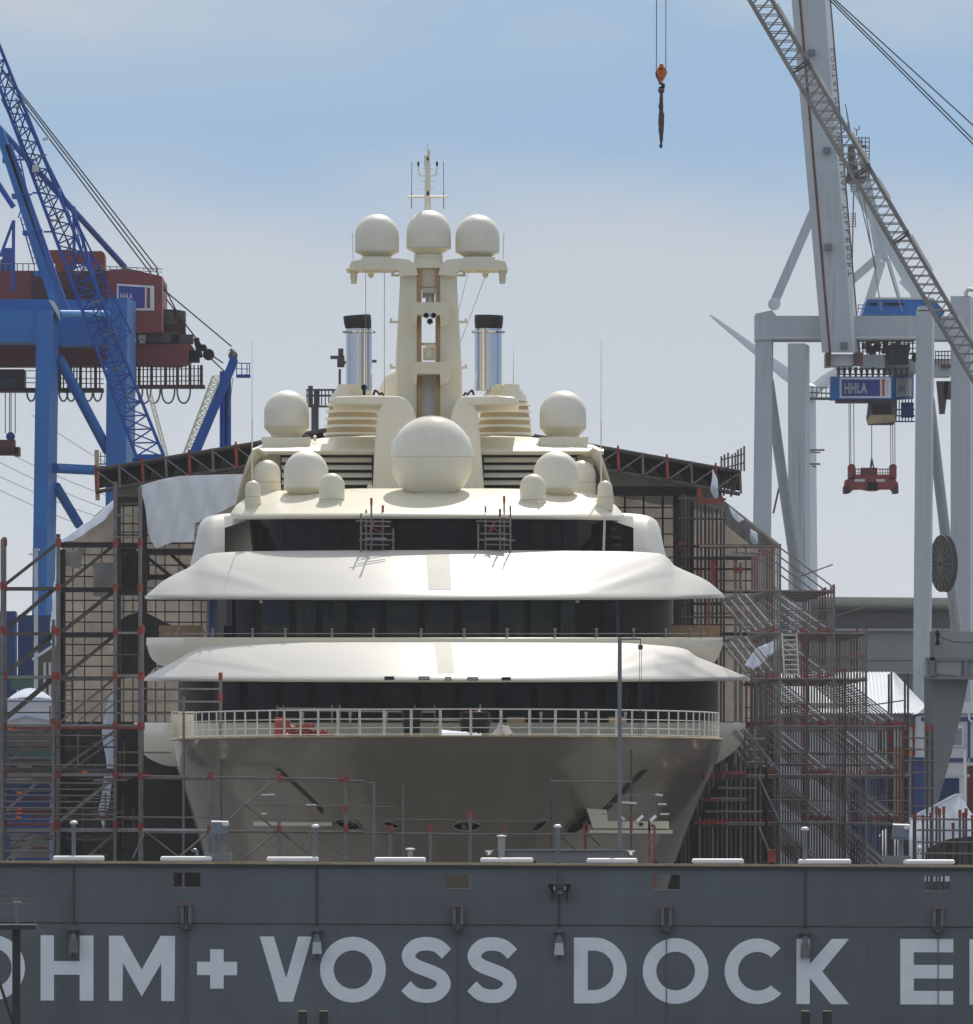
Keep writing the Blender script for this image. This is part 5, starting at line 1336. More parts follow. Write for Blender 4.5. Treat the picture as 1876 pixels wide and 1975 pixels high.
m = MB(); m.prism([P(x,y,YC+2) for x,y in [(93,578),(102,580),(114,602),(114,616),(108,604)][::-1]],(0,3,0)); part('knee_plate', m, 'crane_pale', bc)
for a, b, w, mt in (((-2,250),(112,603),15,'blue'),((16,280),(128,600),11,'blue_dark')):
    m = MB(); k = YC/F; m.bar(P(*a,YC+6),P(*b,YC+6),w*k*1.15,2.2,up=(0,1,0)); part('tower_leg', m, mt, bc)
for i,(x,y) in enumerate([(4,307),(22,376),(43,447),(64,525)]):
    m = MB(); m.pbox(x,y-3,x+28,y+5,YC+5,2.5); part('tower_flange', m, 'blue', bc)
m = MB(); m.tube(P(-10,238,YC+12),P(240,515,YC+26),.22,8); part('forestay_bar', m, 'blue_dark', bc)
m = MB(); m.tube(P(-10,345,YC+12),P(26,400,YC+12),.20,8); part('backstay_bar', m, 'blue_dark', bc)
for a, b in (((142,398),(143,520)),((143,410),(184,545)),((26,425),(25,560)),((26,425),(0,495)),((186,545),(186,580))):
    m = MB(); m.tube(P(*a,YC+14),P(*b,YC+14),.12,6); part('hanger', m, 'blue_dark', bc)
for a, b, w in (((113,690),(208,870),.38),((108,938),(152,1012),.34)):
    m = MB(); m.tube(P(*a,YC+5),P(*b,YC+9),w,10); part('brace', m, 'blue', bc, 40)
m = MB(); m.tube(P(106,903,YC+3),P(206,908,YC+9),.36,10); part('brace', m, 'blue', bc, 40)
# zig-zag stair up the tower
m = MB()
for i,(a,b) in enumerate([((28,288),(50,395)),((50,395),(42,420)),((46,420),(72,510)),((34,330),(12,285)),((60,450),(85,530))]):
    p, q = P(*a,YC+5), P(*b,YC+5)
    for o in (Vector((-.25,0,0)),Vector((.25,0,0))): m.tube(p+o,q+o,.05,4)
    n = int((p-q).length/.45)
    for k in range(n):
        c = p.lerp(q,k/n); m.bar(c+Vector((-.3,0,0)),c+Vector((.3,0,0)),.05,.05)
for x,y in ((32,308),(50,308),(62,372),(40,375),(60,444),(84,447)): m.bar(P(x,y,YC+4.5),P(x+22,y,YC+4.5),.3,.12)
part('tower_stair', m, 'blue_dark', bc)
# machinery house
YM = YC+16
k = YM/F
mh = MB(); mh.pprism([(-60,522),(203,522),(245,517),(312,533),(312,640),(-60,640)][::-1], YM, 14); house = part('machinery_house', mh, 'maroon', bc)
m = MB(); m.prism([P(x,y,YM-.06) for x,y in [(60,524),(206,523),(206,600),(60,604)][::-1]],(0,.05,0)); part('house_painted_shade', m, 'maroon_dark', house)  # darker maroon sheet: shade on the house front put into colour
for y0 in (555,562,570):
    m = MB(); m.pbox(100,y0,150,y0+3,YM-.2,.12); part('vent_slat', m, 'maroon_dark', house)
m = MB(); m.prism([P(x,y,YM-.12) for x,y in [(225,547),(297,551.5),(297,599),(225,598)][::-1]],(0,.1,0)); sg = part('logo_sign', m, 'sign_white', house)
m = MB(); m.prism([P(x,y,YM-.16) for x,y in [(228.5,551),(279,554),(279,594),(228.5,594)][::-1]],(0,.03,0)); part('blue_field', m, 'sign_blue', sg)
m = MB(); m.prism([P(x,y,YM-.16) for x,y in [(283,554.5),(289,555),(289,594),(283,594)][::-1]],(0,.03,0)); part('stripe', m, 'orange_red', sg)
m = MB(); fr = lambda a, b: P(231+a*9.2, 577-b*17-a*.1, YM-.2); put_text(m,'HHLA',fr,1.0); part('sign_text', m, 'sign_white', sg)
for (x0,x1,xv,yt,yh,yb) in ((83,140,106,481.5,505,523),(144,202,171,484,506,519)):
    m = MB(); m.pprism([(x0,yh),(x0,yt+1),(x1-7,yt),(x1-2,yt+3),(x1,yt+9),(x1,yb),(xv,yb),(xv,yh)][::-1], YM+2, 3); part('exhaust_duct', m, 'orange_red', house)
m = MB()
for x in range(160,316,13): m.bar(P(x,533 if x>280 else 521,YM),P(x,512+(x-160)*.055,YM),.07,.07)
m.bar(P(155,511,YM),P(313,519,YM),.06,.06); m.bar(P(155,516,YM),P(313,525,YM),.05,.05)
for x in range(0,100,11): m.bar(P(x,522,YM),P(x,508,YM),.07,.07)
m.bar(P(0,508,YM),P(100,509,YM),.06,.06)
part('roof_railing', m, 'steel', house)
# boom girder and its clutter
gd = MB(); gd.pbox(-160,652,226,706,YC+20,3.5); gd.pprism([(226,660),(270,660),(272,664),(368,664),(374,672),(366,700),(345,706),(226,704)][::-1], YC+20, 3.5); girder = part('boom_girder', gd, 'maroon', bc)
m = MB(); m.pprism([(262,598),(300,596),(340,597),(357,600),(357,640),(364,660),(340,664),(262,662)][::-1], YC+21, 2); part('winch_frame', m, 'maroon_dark', girder)
for x0,y0,x1,y1 in ((316,600,334,612),(318,612,340,626),(340,600,356,616),(282,640,345,660),(330,645,372,662)):
    m = MB(); m.pbox(x0,y0,x1,y1,YC+20.5,2.2); part('winch_housing', m, 'steel_dark' if x0>280 else 'maroon', girder)
m = MB(); m.pbox(266,646,281,655,YC+19.9,.05); m.pbox(269,656,280,662,YC+19.9,.05); part('notice', m, 'sign_white', girder)
hs = MB()
for i, x in enumerate((115,122,130,136,142,148,155,166,175,184,192,262,268,276,284,292,301,310,319,327,334,342,350,358,366,374,382,388)):
    hs.bar(P(x,704,YC+20),P(x,748 if x<200 else 745,YC+20),.10 if i%3 else .22,.1)
for y in (715,729,738): hs.bar(P(50,y,YC+19.6),P(200,y+2,YC+19.6),.06,.06); hs.bar(P(258,y-2,YC+19.6),P(392,y-4,YC+19.6),.06,.06)
part('walkway_frame', hs, 'maroon_dark', girder)
m = MB(); m.pbox(-60,748,198,755,YC+19,3); m.pbox(258,742,394,747.5,YC+19,3); part('walkway_deck', m, 'maroon_dark', girder)
m = MB(); m.pbox(-60,712,46,750,YC+19,4); part('trolley', m, 'maroon_dark', girder)
m = MB(); m.pbox(0,728,30,748,YC+18.9,.1); part('cab_window', m, 'glass_blue', girder)
for i,x in enumerate((60,122,137,153,170,188,262,278,296,324,354)):
    w_ = 9 if x < 200 else 13; dpt = 26 if x < 200 else 30
    m = MB(); m.path([P(x-w_*math.cos(PI*t/10)*1.0, 748+dpt*math.sin(PI*t/10)**.8, YC+20) for t in range(11)], .07, 5); part('festoon_loop', m, 'cable_grey', girder)
# sheave block on the luffing ropes
m = MB(); m.lathe(P(402,684,YC+20),[(.15,-.4),(.42,-.3),(.42,.3),(.15,.4)],14,axis='y'); m.lathe(P(392,671,YC+20),[(.1,-.3),(.26,-.25),(.26,.25),(.1,.3)],12,axis='y'); m.bar(P(378,652,YC+20),P(386,690,YC+20),.5,.4); m.pbox(364,676,384,698,YC+20,2); part('sheave_block', m, 'black', bc, 40)
for a,b in (((0,128),(305,520)),((2,135),(296,522)),((14,160),(312,556)),((312,556),(446,668)),((320,576),(395,675)),((300,520),(340,600)),((405,690),(436,720)),((412,688),(430,700))):
    m = MB(); m.tube(P(*a,YC+20),P(*b,YC+20),.05,4); part('stay_rope', m, 'cable', bc)
m = MB(); m.bar(P(82,270,YC+19.8),P(96,265,YC+19.8),.2,.2); part('rope_spacer', m, 'white_rail', bc)
m = MB(); m.pbox(0,500,28,522,YC+22,1); m.pbox(4,478,24,500,YC+22,1); part('platform', m, 'blue_dark', bc)
# access platform at the foot of the right leg
m = MB(); m.bar(P(186,895,YC+24),P(212,895,YC+24),.1,.1); m.bar(P(186,880,YC+24),P(212,880,YC+24),.06,.06)
for x in (187,194,202,210): m.bar(P(x,895,YC+24),P(x,872,YC+24),.06,.06)
part('leg_platform', m, 'blue_dark', bc)
# hoist ropes and spreader on the left
sp = thing('spreader', 'maroon spreader with a blue head block hanging at the far left edge', 'spreader', P(20,882,YC+10))
m = MB(); m.pbox(-60,862,74-40,877,YC+9,2.5); part('frame', m, 'maroon_dark', sp)
m = MB(); m.pbox(-10,848,28,864,YC+9.3,2); m.pbox(28,862,37,879,YC+9,2.5); part('end_gear', m, 'maroon', sp)
m = MB(); m.lathe(P(20,842,YC+10),[(.1,-.4),(.32,-.3),(.32,.3),(.1,.4)],12,axis='y'); part('sheave', m, 'blue_dark', sp)
for x in (10,18,21,29):
    m = MB(); m.tube(P(x,836,YC+10),P(x,755,YC+10),.035,4); part('hoist_rope', m, 'cable_grey', sp)

# ---- blue lattice jib in front of the gantry
YJ = 600.0
bj = thing('luffing_crane', 'blue lattice jib luffing crane whose boom rises to the upper left corner', 'crane', (WX(300,YJ),YJ,4.6))
lattice(bj, ((-60,10),(262,880)), ((-45,-20),(315,880)), YJ, 34, 1.6, .085, .040, 'blue_dark')
lattice(bj, ((30,190),(252,640)), ((60,250),(228,660)), YJ+2.0, 12, .8, .05, .03, 'blue_dark')
m = MB(); m.pbox(258,876,316,886,YJ-.5,3); part('jib_foot', m, 'blue_dark', bj)
m = MB(); m.box(WX(255,YJ),WX(320,YJ),YJ,YJ+3,4.6,WZ(884,YJ)); part('tower', m, 'blue_dark', bj)
for x,y in ((24,200),(62,300),(95,420),(140,520),(168,580),(196,640),(214,705),(238,756)):
    m = MB(); m.bar(P(x+2,y+8,YJ-.2),P(x+28,y-2,YJ-.2),.12,.06); part('jib_walkway', m, 'steel', bj)
m = MB(); m.pbox(62,318,74,331,YJ-.6,.5); part('jib_lamp', m, 'crane_pale', bj)
for a,b in (((0,150),(90,410)),((30,205),(252,790)),((2,190),(240,700))):
    m = MB(); m.tube(P(*a,YJ+.5),P(*b,YJ+.5),.03,4); part('jib_rope', m, 'cable', bj)
# ---- small blue crane mast with pale jib
YS = 640.0
sb = thing('deck_crane', 'small dark blue crane mast with a round sheave head and platform behind the tent roof', 'crane', (WX(405,YS),YS,4.6))
m = MB(); m.pprism([(365,872),(385,872),(452,712),(458,695),(455,688),(444,688),(438,704)][::-1],YS,1.2); part('boom', m, 'blue_dark', sb)
for x in (429,440):
    m = MB(); m.tube((WX(x-1,YS+1.5),YS+1.5,4.6),P(x,716,YS+1.5),.16,8); part('mast_tube', m, 'blue_dark', sb)
m = MB(); m.lathe(P(449,686,YS+.5),[(.1,-.4),(.26,-.35),(.26,.35),(.1,.4)],16,axis='y'); part('sheave', m, 'steel', sb)
m = MB(); m.pbox(455,722,482,727,YS,1.5); 
for x in (456,466,476,481): m.bar(P(x,722,YS),P(x,700,YS),.05,.05)
m.bar(P(446,700,YS),P(482,701,YS),.05,.05); m.bar(P(446,711,YS),P(482,712,YS),.04,.04); part('platform', m, 'blue_dark', sb)
m = MB(); m.tube(P(447,688,YS),P(446,672,YS),.05,5); m.bar(P(440,676,YS),P(452,675,YS),.05,.05); part('anemometer', m, 'cable', sb)
m = MB(); m.tube(P(449,728,YS),P(441,800,YS),.02,4); part('rope', m, 'cable_grey', sb)
yj = thing('pale_jib', 'pale yellow lattice jib leaning left of the small blue crane mast', 'crane', (WX(350,YS),YS+6,4.6))
lattice(yj, ((348,890),(410,725)), ((364,890),(426,725)), YS+6, 12, .6, .06, .035, 'yellow_jib')
m = MB(); m.box(WX(346,YS+6),WX(366,YS+6),YS+6,YS+7,4.6,WZ(888,YS+6)); part('jib_tower', m, 'yellow_jib', yj)
yj2 = thing('pale_jib', 'faint pale yellow lattice jib beside the foot of the blue lattice boom', 'crane', (WX(310,YS),YS+8,4.6))
lattice(yj2, ((318,880),(285,760)), ((324,880),(292,760)), YS+8, 10, .3, .03, .02, 'yellow_jib')

# ---- white container crane with raised boom, right
YW = 850.0; kW = YW/F
wc_ = thing('container_crane', 'pale grey container crane with box boom raised steeply, standing at the right', 'crane', P(1650,1668,YW))
m = MB(); pleg(m,1457,1489,1492,604,1690,YW,5,shift=-13); part('leg', m, 'crane_grey', wc_)
m = MB(); pleg(m,1519,1552,1561,662,1690,YW+26,5,shift=3); part('leg', m, 'crane_grey', wc_)
m = MB(); pleg(m,1767,1798,1802,598,1690,YW,5,shift=-10); part('leg', m, 'crane_grey', wc_)
m = MB(); pleg(m,1833,1871,1880,571,1690,YW+26,5,shift=0); part('leg', m, 'crane_grey', wc_)
m = MB(); m.pprism([(1457,605),(1489,598),(1497,609),(1767,609),(1767,655),(1457,655)][::-1],YW-.2,4.8); part('portal_beam', m, 'crane_grey', wc_)
m = MB(); m.pbox(1802,609,1833,655,YW+26,4.5); m.pbox(1561,620,1767,650,YW+26,4.5); part('portal_beam', m, 'crane_grey', wc_)
m = MB(); m.tube(P(1492,652,YW-.4),P(1767,652,YW-.4),.12,8); part('beam_pipe', m, 'crane_pale', wc_)
m = MB(); m.pprism([(1770,600),(1773,590),(1787,590),(1800,600)][::-1],YW,3); part('pin_plate', m, 'crane_grey', wc_)
for a,b,w in (((1500,1000),(1548,1300),.5),((1482,735),(1556,1250),.40),((1792,770),(1850,1260),.40)):
    if a[0] == 1500: continue
    m = MB(); m.tube(P(*a,YW+4),P(*b,YW+24),w,10); part('brace_tube', m, 'crane_grey', wc_, 40)
# upper frame
for a,b,w in (((1490,590),(1570,405),18),((1695,500),(1655,270),13),((1708,505),(1662,300),12),((1642,340),(1786,600),24),((1638,545),(1712,480),16),((1700,505),(1668,605),17),((1712,500),(1735,580),8),((1738,540),(1830,640),12)):
    fo = 8+1.37*(a[0]%7)+.31*w; m = MB(); m.bar(P(*a,YW+fo),P(*b,YW+fo),w*kW,w*kW*.8,up=(0,1,0)); part('frame_tube', m, 'crane_pale' if w == 17 else 'crane_grey', wc_)
m = MB(); m.lathe(P(1493,586,YW+6),[(.2,-.6),(.45,-.5),(.45,.5),(.2,.6)],14,axis='y'); part('pin', m, 'crane_grey', wc_)
# head platform
m = MB(); m.pbox(1632,340,1668,350,YW+6,3); m.pbox(1634,318,1655,338,YW+7,2); m.pbox(1636,280,1648,318,YW+7,2); part('head_block', m, 'steel_dark', wc_)
m = MB()
for y in (266,274,283,318,328): m.bar(P(1648,y,YW+5.5),P(1676,y,YW+5.5),.06,.06)
for x in (1650,1656,1662,1669,1676): m.bar(P(x,264,YW+5.5),P(x,345,YW+5.5) if x>1660 else P(x,286,YW+5.5),.07,.07)
for y in range(286,345,6): m.bar(P(1669,y,YW+5.5),P(1676,y,YW+5.5),.05,.05)
m.bar(P(1646,285,YW+5.5),P(1670,282,YW+5.5),.3,.2); part('head_railing', m, 'steel_dark', wc_)
m = MB(); m.tube(P(1652,262,YW+6),P(1652,250,YW+6),.05,5); m.bar(P(1648,250,YW+6),P(1657,250,YW+6),.06,.06); m.tube(P(1648,250,YW+6),P(1648,246,YW+6),.04,5); m.tube(P(1657,250,YW+6),P(1657,243,YW+6),.04,5); part('anemometer', m, 'steel', wc_)
# boom girder (raised), cross-section lofted from top to bottom
def bsec(l, g, fr_, r, y):
    return [P(l,y,YW-3),P(g,y,YW-4.2),P(fr_,y,YW-4.2),P(r,y,YW+1.5),P(r-6,y,YW+2),P(l+4,y,YW+1)]
t_ = -80/677
top_ = bsec(1524.6-44*.118,1538-45*.118,1590.6-41*.118-2,1600.7-43*.118-2,-80)
bot_ = bsec(1585,1597.5,1645,1657,680)
mid_ = [a.lerp(b,.5) for a,b in zip(top_,bot_)]
m = MB(); m.grid([top_,mid_,bot_],closed=True); m.add(bot_,[tuple(range(6))]); boom = part('boom_girder', m, 'crane_grey', wc_)
m = MB(); m.tube(top_[1]+Vector((.1,-.03,0)),bot_[1]+Vector((.1,-.03,0)),.10,5); m.tube(top_[3],bot_[3],.09,5); part('rail_edge', m, 'rusty', boom)
# lettering down the side strip
e0, e1 = top_[2], bot_[2]; f0, f1 = top_[3], bot_[3]
def bfr(tpos, across):
    a = e0.lerp(e1,tpos); b = f0.lerp(f1,tpos); return a.lerp(b,across)
nrm = ((f0-e0).cross(e1-e0)).normalized(); nrm = nrm if nrm.x > 0 else -nrm
mtx = MB(); txt = 'CONTAINER TERMINAL TOLLERORT'
y_of = lambda y: (y+80)/760.0
vs_, fs_ = [], []
pos = 92.0; stepy = (532-92)/(len(txt)-.3)
for i, ch in enumerate(txt):
    if ch == ' ': continue
    v2, f2_ = textmesh(ch, 1.0)
    wv = max(a for a,b in v2); 
    mtx.add([bfr(y_of(pos+i*stepy + (a/max(wv,.3))*stepy*.74*min(1,max(wv,.3)/.5)), .86-b*.98)+nrm*.03 for a,b in v2], f2_)
part('boom_text', mtx, 'black', boom)
for x,y in ((1565,101),(1595,290),(1597.5,476),(1628,666)):
    m = MB(); m.pbox(x-7,y-6,x+7,y+6,YW-4.75,.5); lp = part('boom_lamp', m, 'lamp_grey', boom)
    m = MB(); m.pbox(x-4.5,y-3.5,x+4.5,y+3.5,YW-4.8,.05); part('lens', m, 'lamp_glass', lp)
m = MB(); m.pbox(1601,683,1648,705,YW-3,4); m.pbox(1592,680,1603,706,YW-2.8,4); part('boom_hinge', m, 'crane_pale', wc_)
m = MB(); m.pbox(1592,680,1602,706,YW-3.3,.5); m.pbox(1646,680,1664,706,YW-3.3,.5); part('hinge_plate', m, 'rusty', wc_)
for a,b in (((1634,235),(1650,300)),((1632,215),(1655,330)),((1630,200),(1652,320)),((1664,375),(1700,600)),((1650,350),(1690,520)),((1712,510),(1740,600))):
    m = MB(); m.tube(P(*a,YW+4),P(*b,YW+4),.04,4); part('stay_rope', m, 'cable_grey', wc_)
m = MB()
for y in range(350,372,5): m.bar(P(1642,y,YW+4),P(1652,y,YW+4),.06,.06)
m.bar(P(1642,346,YW+4),P(1641,371,YW+4),.07,.07); m.bar(P(1652,346,YW+4),P(1652,371,YW+4),.07,.07); m.bar(P(1646,371,YW+4),P(1643,520,YW+4),.1,.1)
for y in range(412,440,5): m.bar(P(1640,y,YW+4),P(1650,y,YW+4),.06,.06)
m.bar(P(1649,410,YW+4),P(1650,438,YW+4),.06,.06); part('boom_ladder', m, 'steel', wc_)
# machinery house
m = MB(); m.pprism([(1672,577),(1738,576),(1800,578),(1822,604),(1818,608),(1663,608)][::-1],YW+10,10); mh2 = part('machinery_house', m, 'blue', wc_)
for x0,x1 in ((1676,1692),(1706,1742)):
    m = MB(); m.pbox(x0,584,x1,588,YW+9.8,.2); part('vent', m, 'black', mh2)
m = MB(); m.pprism([(1674,573),(1800,574),(1822,601),(1800,578),(1672,577)][::-1],YW+9.9,10.2); part('house_roof', m, 'crane_pale', mh2)
m = MB(); m.bar(P(1654,588,YW+9),P(1668,588,YW+9),.06,.06); m.bar(P(1654,595,YW+9),P(1668,595,YW+9),.06,.06); m.bar(P(1655,588,YW+9),P(1655,605,YW+9),.06,.06); part('railing', m, 'steel', wc_)
# runway girder, trolley machinery, sign and cab
m = MB(); m.pbox(1661,684,1706,710,YW+2,3); m.pbox(1706,692,1766,720,YW+6,4); m.pbox(1802,692,1833,726,YW+8,3); part('runway_girder', m, 'crane_pale', wc_)
m = MB()
random.seed(11)
for i in range(34):
    x = random.uniform(1662,1764); y = random.uniform(656,690); m.pbox(x,y,x+random.uniform(3,14),y+random.uniform(3,16),YW+random.uniform(3,7),1.0)
for x in range(1664,1766,8): m.bar(P(x,656,YW+3),P(x,686,YW+3),.09,.09)
for y in (662,672): m.bar(P(1660,y,YW+3),P(1766,y,YW+3),.07,.07)
m.pbox(1715,664,1752,702,YW+3,2); part('hoist_machinery', m, 'steel_dark', wc_)
m = MB()
for x in range(1804,1834,6): m.bar(P(x,676,YW+7.5),P(x,705,YW+7.5),.07,.07)
for y in (678,686,694): m.bar(P(1803,y,YW+7.5),P(1834,y,YW+7.5),.07,.07)
m.pbox(1815,703,1834,709,YW+7.5,2); part('side_walkway', m, 'steel_dark', wc_)
m = MB()
for x in range(1614,1752,11): m.pprism([(x,708),(x+7,708),(x+5,727),(x+2,727)][::-1],YW+2+(x%3),1)
for y in (712,722): m.bar(P(1612,y,YW+2),P(1752,y,YW+2),.09,.09)
part('trolley_frame', m, 'steel_dark', wc_)
tr_ = MB(); tr_.pbox(1602,726,1720,770,YW+1,3); tr_.prism([P(1720,724,YW+1),P(1720,770,YW+1),P(1762,768,YW+6),P(1762,722,YW+6)],(0,2,0)); trol = part('trolley', tr_, 'blue', wc_)
m = MB(); m.pbox(1619,728,1718,767.5,YW+.93,.05); sg = part('logo_sign', m, 'sign_white', trol)
m = MB(); m.pbox(1623,732,1697,764,YW+.89,.03); part('blue_field', m, 'sign_blue', sg)
m = MB(); m.pbox(1701,731,1706,764,YW+.89,.03); part('stripe', m, 'sign_red', sg)
m = MB(); m.pbox(1710.5,733,1713,762,YW+.89,.03); part('thin_stripe', m, 'crane_pale', sg)
def outline_text(mb, s, fr, size, w):
    cu = bpy.data.curves.new('t','FONT'); cu.body = s; cu.size = size; cu.fill_mode = 'NONE'; cu.bevel_depth = w; cu.bevel_resolution = 0; cu.space_character = 1.08
    ob = bpy.data.objects.new('t',cu); COL.objects.link(ob); dg = bpy.context.evaluated_depsgraph_get(); dg.update()
    me = bpy.data.meshes.new_from_object(ob.evaluated_get(dg))
    mb.add([fr(v.co.x,v.co.y,v.co.z) for v in me.vertices],[tuple(p.vertices) for p in me.polygons])
    bpy.data.objects.remove(ob); bpy.data.curves.remove(cu); bpy.data.meshes.remove(me)
m = MB(); outline_text(m,'HHLA',lambda a,b,c: P(1627.5+a*16.0,757.5-b*26,YW+.87)+Vector((0,-abs(c)*.3,0)),1.0,.045); part('sign_text', m, 'sign_white', sg)
m = MB(); m.prism([P(1728,730,YW+1.85),P(1728,766,YW+1.85),P(1757,764,YW+5.3),P(1757,730,YW+5.3)],(0.02,-.06,0)); sg2 = part('logo_sign', m, 'sign_white', trol)
m = MB(); fr = lambda a,b: P(1731+a*9.5,756-b*20,YW+2.1+a*1.2)+Vector((0,-.12,0)); put_text(m,'HHLA',fr,1.0); part('sign_text', m, 'sign_blue', sg2)
m = MB(); m.bar(P(1561,757,YW+3),P(1602,759,YW+3),.1,.1)
for x in (1566,1575,1584,1593,1601): m.bar(P(x,746,YW+3),P(x,769,YW+3),.07,.07)
m.bar(P(1561,747,YW+3),P(1602,748,YW+3),.06,.06); m.bar(P(1561,769,YW+3),P(1602,769,YW+3),.2,.2); part('trolley_walkway', m, 'steel', wc_)
m = MB(); m.pbox(1612,769,1730,776,YW+1.5,2.5); part('trolley_floor', m, 'steel_dark', wc_)
m = MB(); m.pprism([(1676,774),(1730,774),(1730,800),(1724,818),(1676,818),(1672,806)][::-1],YW+2,2.5); cab = part('operator_cab', m, 'steel_dark', wc_)
m = MB(); m.pbox(1682,780,1720,806,YW+1.95,.05); part('cab_window', m, 'glass_brown', cab)
m = MB(); m.pprism([(1674,806),(1680,800),(1726,800),(1726,814),(1672,818)][::-1],YW+1.8,.2); part('cab_sill', m, 'edge_yellow', cab)
m = MB()
m.pbox(1738,776,1762,805,YW+6,1); part('cab_cabinet', m, 'blue_dark', wc_); m = MB()
for x in range(1728,1764,6): m.bar(P(x,770,YW+5),P(x,814,YW+5),.08,.08)
for y in (790,802,813): m.bar(P(1724,y,YW+5),P(1764,y,YW+5),.1,.1)
part('cab_walkway', m, 'blue_dark', wc_)
m = MB(); m.pprism([(1806,735),(1830,735),(1822,798),(1812,798)][::-1],YW+12,1); m.pbox(1820,735,1834,770,YW+12,1); part('rear_trolley', m, 'steel_dark', wc_)
m = MB()
for x,y in ((1640,1),): pass
# cable reel on the right leg
m = MB(); m.lathe(P(1822,1087,YW+8),[(.3,-.6),(2.1,-.45),(2.1,-.3),(.6,-.25),(.6,.25),(2.1,.3),(2.1,.45),(.3,.6)],40,axis='y')
for v in m.v: v.x = (v.x-WX(1822,YW+8))*.40+WX(1820,YW+8)+ (v.y-YW-8)*.5
part('cable_reel', m, 'gate_dark', wc_, 30)
m = MB()
for i in range(18):
    a = 2*PI*i/18; c = P(1822,1087,YW+7); m.bar(c+Vector((.1*math.cos(a)-.35,.3,.2*math.sin(a))),c+Vector((.78*math.cos(a)-.35,.3,2.0*math.sin(a))),.06,.06)
part('reel_spoke', m, 'steel', wc_)
m = MB(); m.path([P(1863,571,YW+26),P(1863,562,YW+26),P(1868,558,YW+26),P(1880,560,YW+26)],.15,8); part('leg_handrail', m, 'crane_pale', wc_)
m = MB(); m.tube(P(1510,905,YW+20),P(1491,990,YW+20),.08,5); part('slack_rope', m, 'cable', wc_)
# spreader
rs = thing('spreader', 'red container spreader hanging on thin ropes between the grey crane legs', 'spreader', P(1680,950,YW+2))
m = MB(); m.pprism([(1627,948),(1630,926),(1640,922),(1650,915),(1714,915),(1724,922),(1732,932),(1733,950),(1722,948),(1718,943),(1700,943),(1690,946),(1676,946),(1660,943),(1646,944),(1640,950)][::-1],YW+1,2.2); part('frame', m, 'spreader_red', rs)
m = MB(); m.pbox(1660,902,1692,918,YW+1.4,1.5); part('head_box', m, 'spreader_red', rs)
for x in (1636,1716):
    m = MB(); m.pbox(x,898,x+13,924,YW+1,2); m.lathe(P(x+6,902,YW+1.5),[(.1,-.4),(.28,-.3),(.28,.3),(.1,.4)],12,axis='y'); part('sheave_post', m, 'maroon', rs)
for x in (1627,1722):
    m = MB(); m.pbox(x,938,x+10,951,YW+.8,2.6); part('end_flipper', m, 'maroon_dark', rs)
m = MB()
for x in (1650,1655,1697,1702,1707,1712): m.bar(P(x,903,YW+1.2),P(x,920,YW+1.2),.06,.06)
m.bar(P(1645,905,YW+1.2),P(1718,905,YW+1.2),.06,.06); m.bar(P(1645,912,YW+1.2),P(1718,912,YW+1.2),.05,.05); part('railing', m, 'rusty', rs)
m = MB(); m.pbox(1673,930,1692,945,YW+.85,.2); part('motor', m, 'black', rs)
for q_ in ((1648,924,1668,929),(1690,924,1706,929)):
    m = MB(); m.pbox(*q_,YW+.97,.05); part('cutout_plate', m, 'crane_pale', rs)
for x in (1637,1640,1646,1717,1721,1725):
    m = MB(); m.tube(P(x+1,900,YW+2),P(x,774,YW+2),.03,4); part('hoist_rope', m, 'cable_grey', rs)
m = MB(); m.tube(P(1681,902,YW+2),P(1681,818,YW+2),.03,4); m.tube(P(1678,903,YW+2),P(1681,884,YW+2),.05,4); m.tube(P(1685,903,YW+2),P(1681,884,YW+2),.05,4); part('centre_rope', m, 'cable', rs)

# ---- dark lattice jib crossing in front, its ropes, and the hook block
YL = 500.0
lj = thing('lattice_jib', 'dark brown lattice crane jib slanting across the upper right corner', 'crane jib', P(1876,690,YL))
lattice2(lj, ((1423.5,-40),(2005,950)), ((1466.8,-40),(2042,950)), YL, 59, 1.2, .070, .024, 'jib')
for a,b in (((1530,60),(1545,92)),((1556,105),(1577,140)),((1604,178),(1630,220)),((1650,258),(1670,300)),((1720,400),(1740,440))):
    pass
for t0,t1 in ((.05,.11),(.175,.235),(.30,.36),(.39,.43),(.50,.57),(.66,.70)):
    a, b = P(1466.8,-40,YL), P(2042,950,YL); m = MB(); m.tube(a.lerp(b,t0)+Vector((.05,-.09,.05)),a.lerp(b,t1)+Vector((.05,-.09,.05)),.07,6); part('pale_section', m, 'jib_pale', lj)
for t in (.305,.645,.86):
    a = P(1423.5,-40,YL).lerp(P(2005,950,YL),t*.60+.0); b = P(1466.8,-40,YL).lerp(P(2042,950,YL),t*.60-.02)
    m = MB(); m.bar(a+Vector((0,-.1,0)),b+Vector((0,-.1,0)),.10,.10); m.bar(a+Vector((0,-.1,.15)),b+Vector((0,-.1,.15)),.06,.06); part('section_joint', m, 'steel_dark', lj)
rp_ = thing('pendant_ropes', 'three thin crane pendant ropes crossing the sky in the top right corner', 'ropes', P(1876,280,YL+2))
for a,b in (((1590,-10),(1990,392)),((1596,-10),(1990,382)),((1600,-10),(1990,345))):
    m = MB(); m.tube(P(*a,YL+2),P(*b,YL+2),.03,5); part('rope', m, 'cable', rp_)
YH = 470.0; kH = YH/F
hk = thing('hook_block', 'orange diamond shaped crane hook block with a dark sling hanging in the sky', 'hook block', P(1275,285,YH))
hx = lambda zx: 1238.4+zx*.13035
hy = lambda zy: 49.5+zy*.13035
body = [(260,560),(308,560),(318,600),(345,635),(372,690),(355,735),(282,852),(262,852),(200,730),(190,690),(215,640),(250,600)]
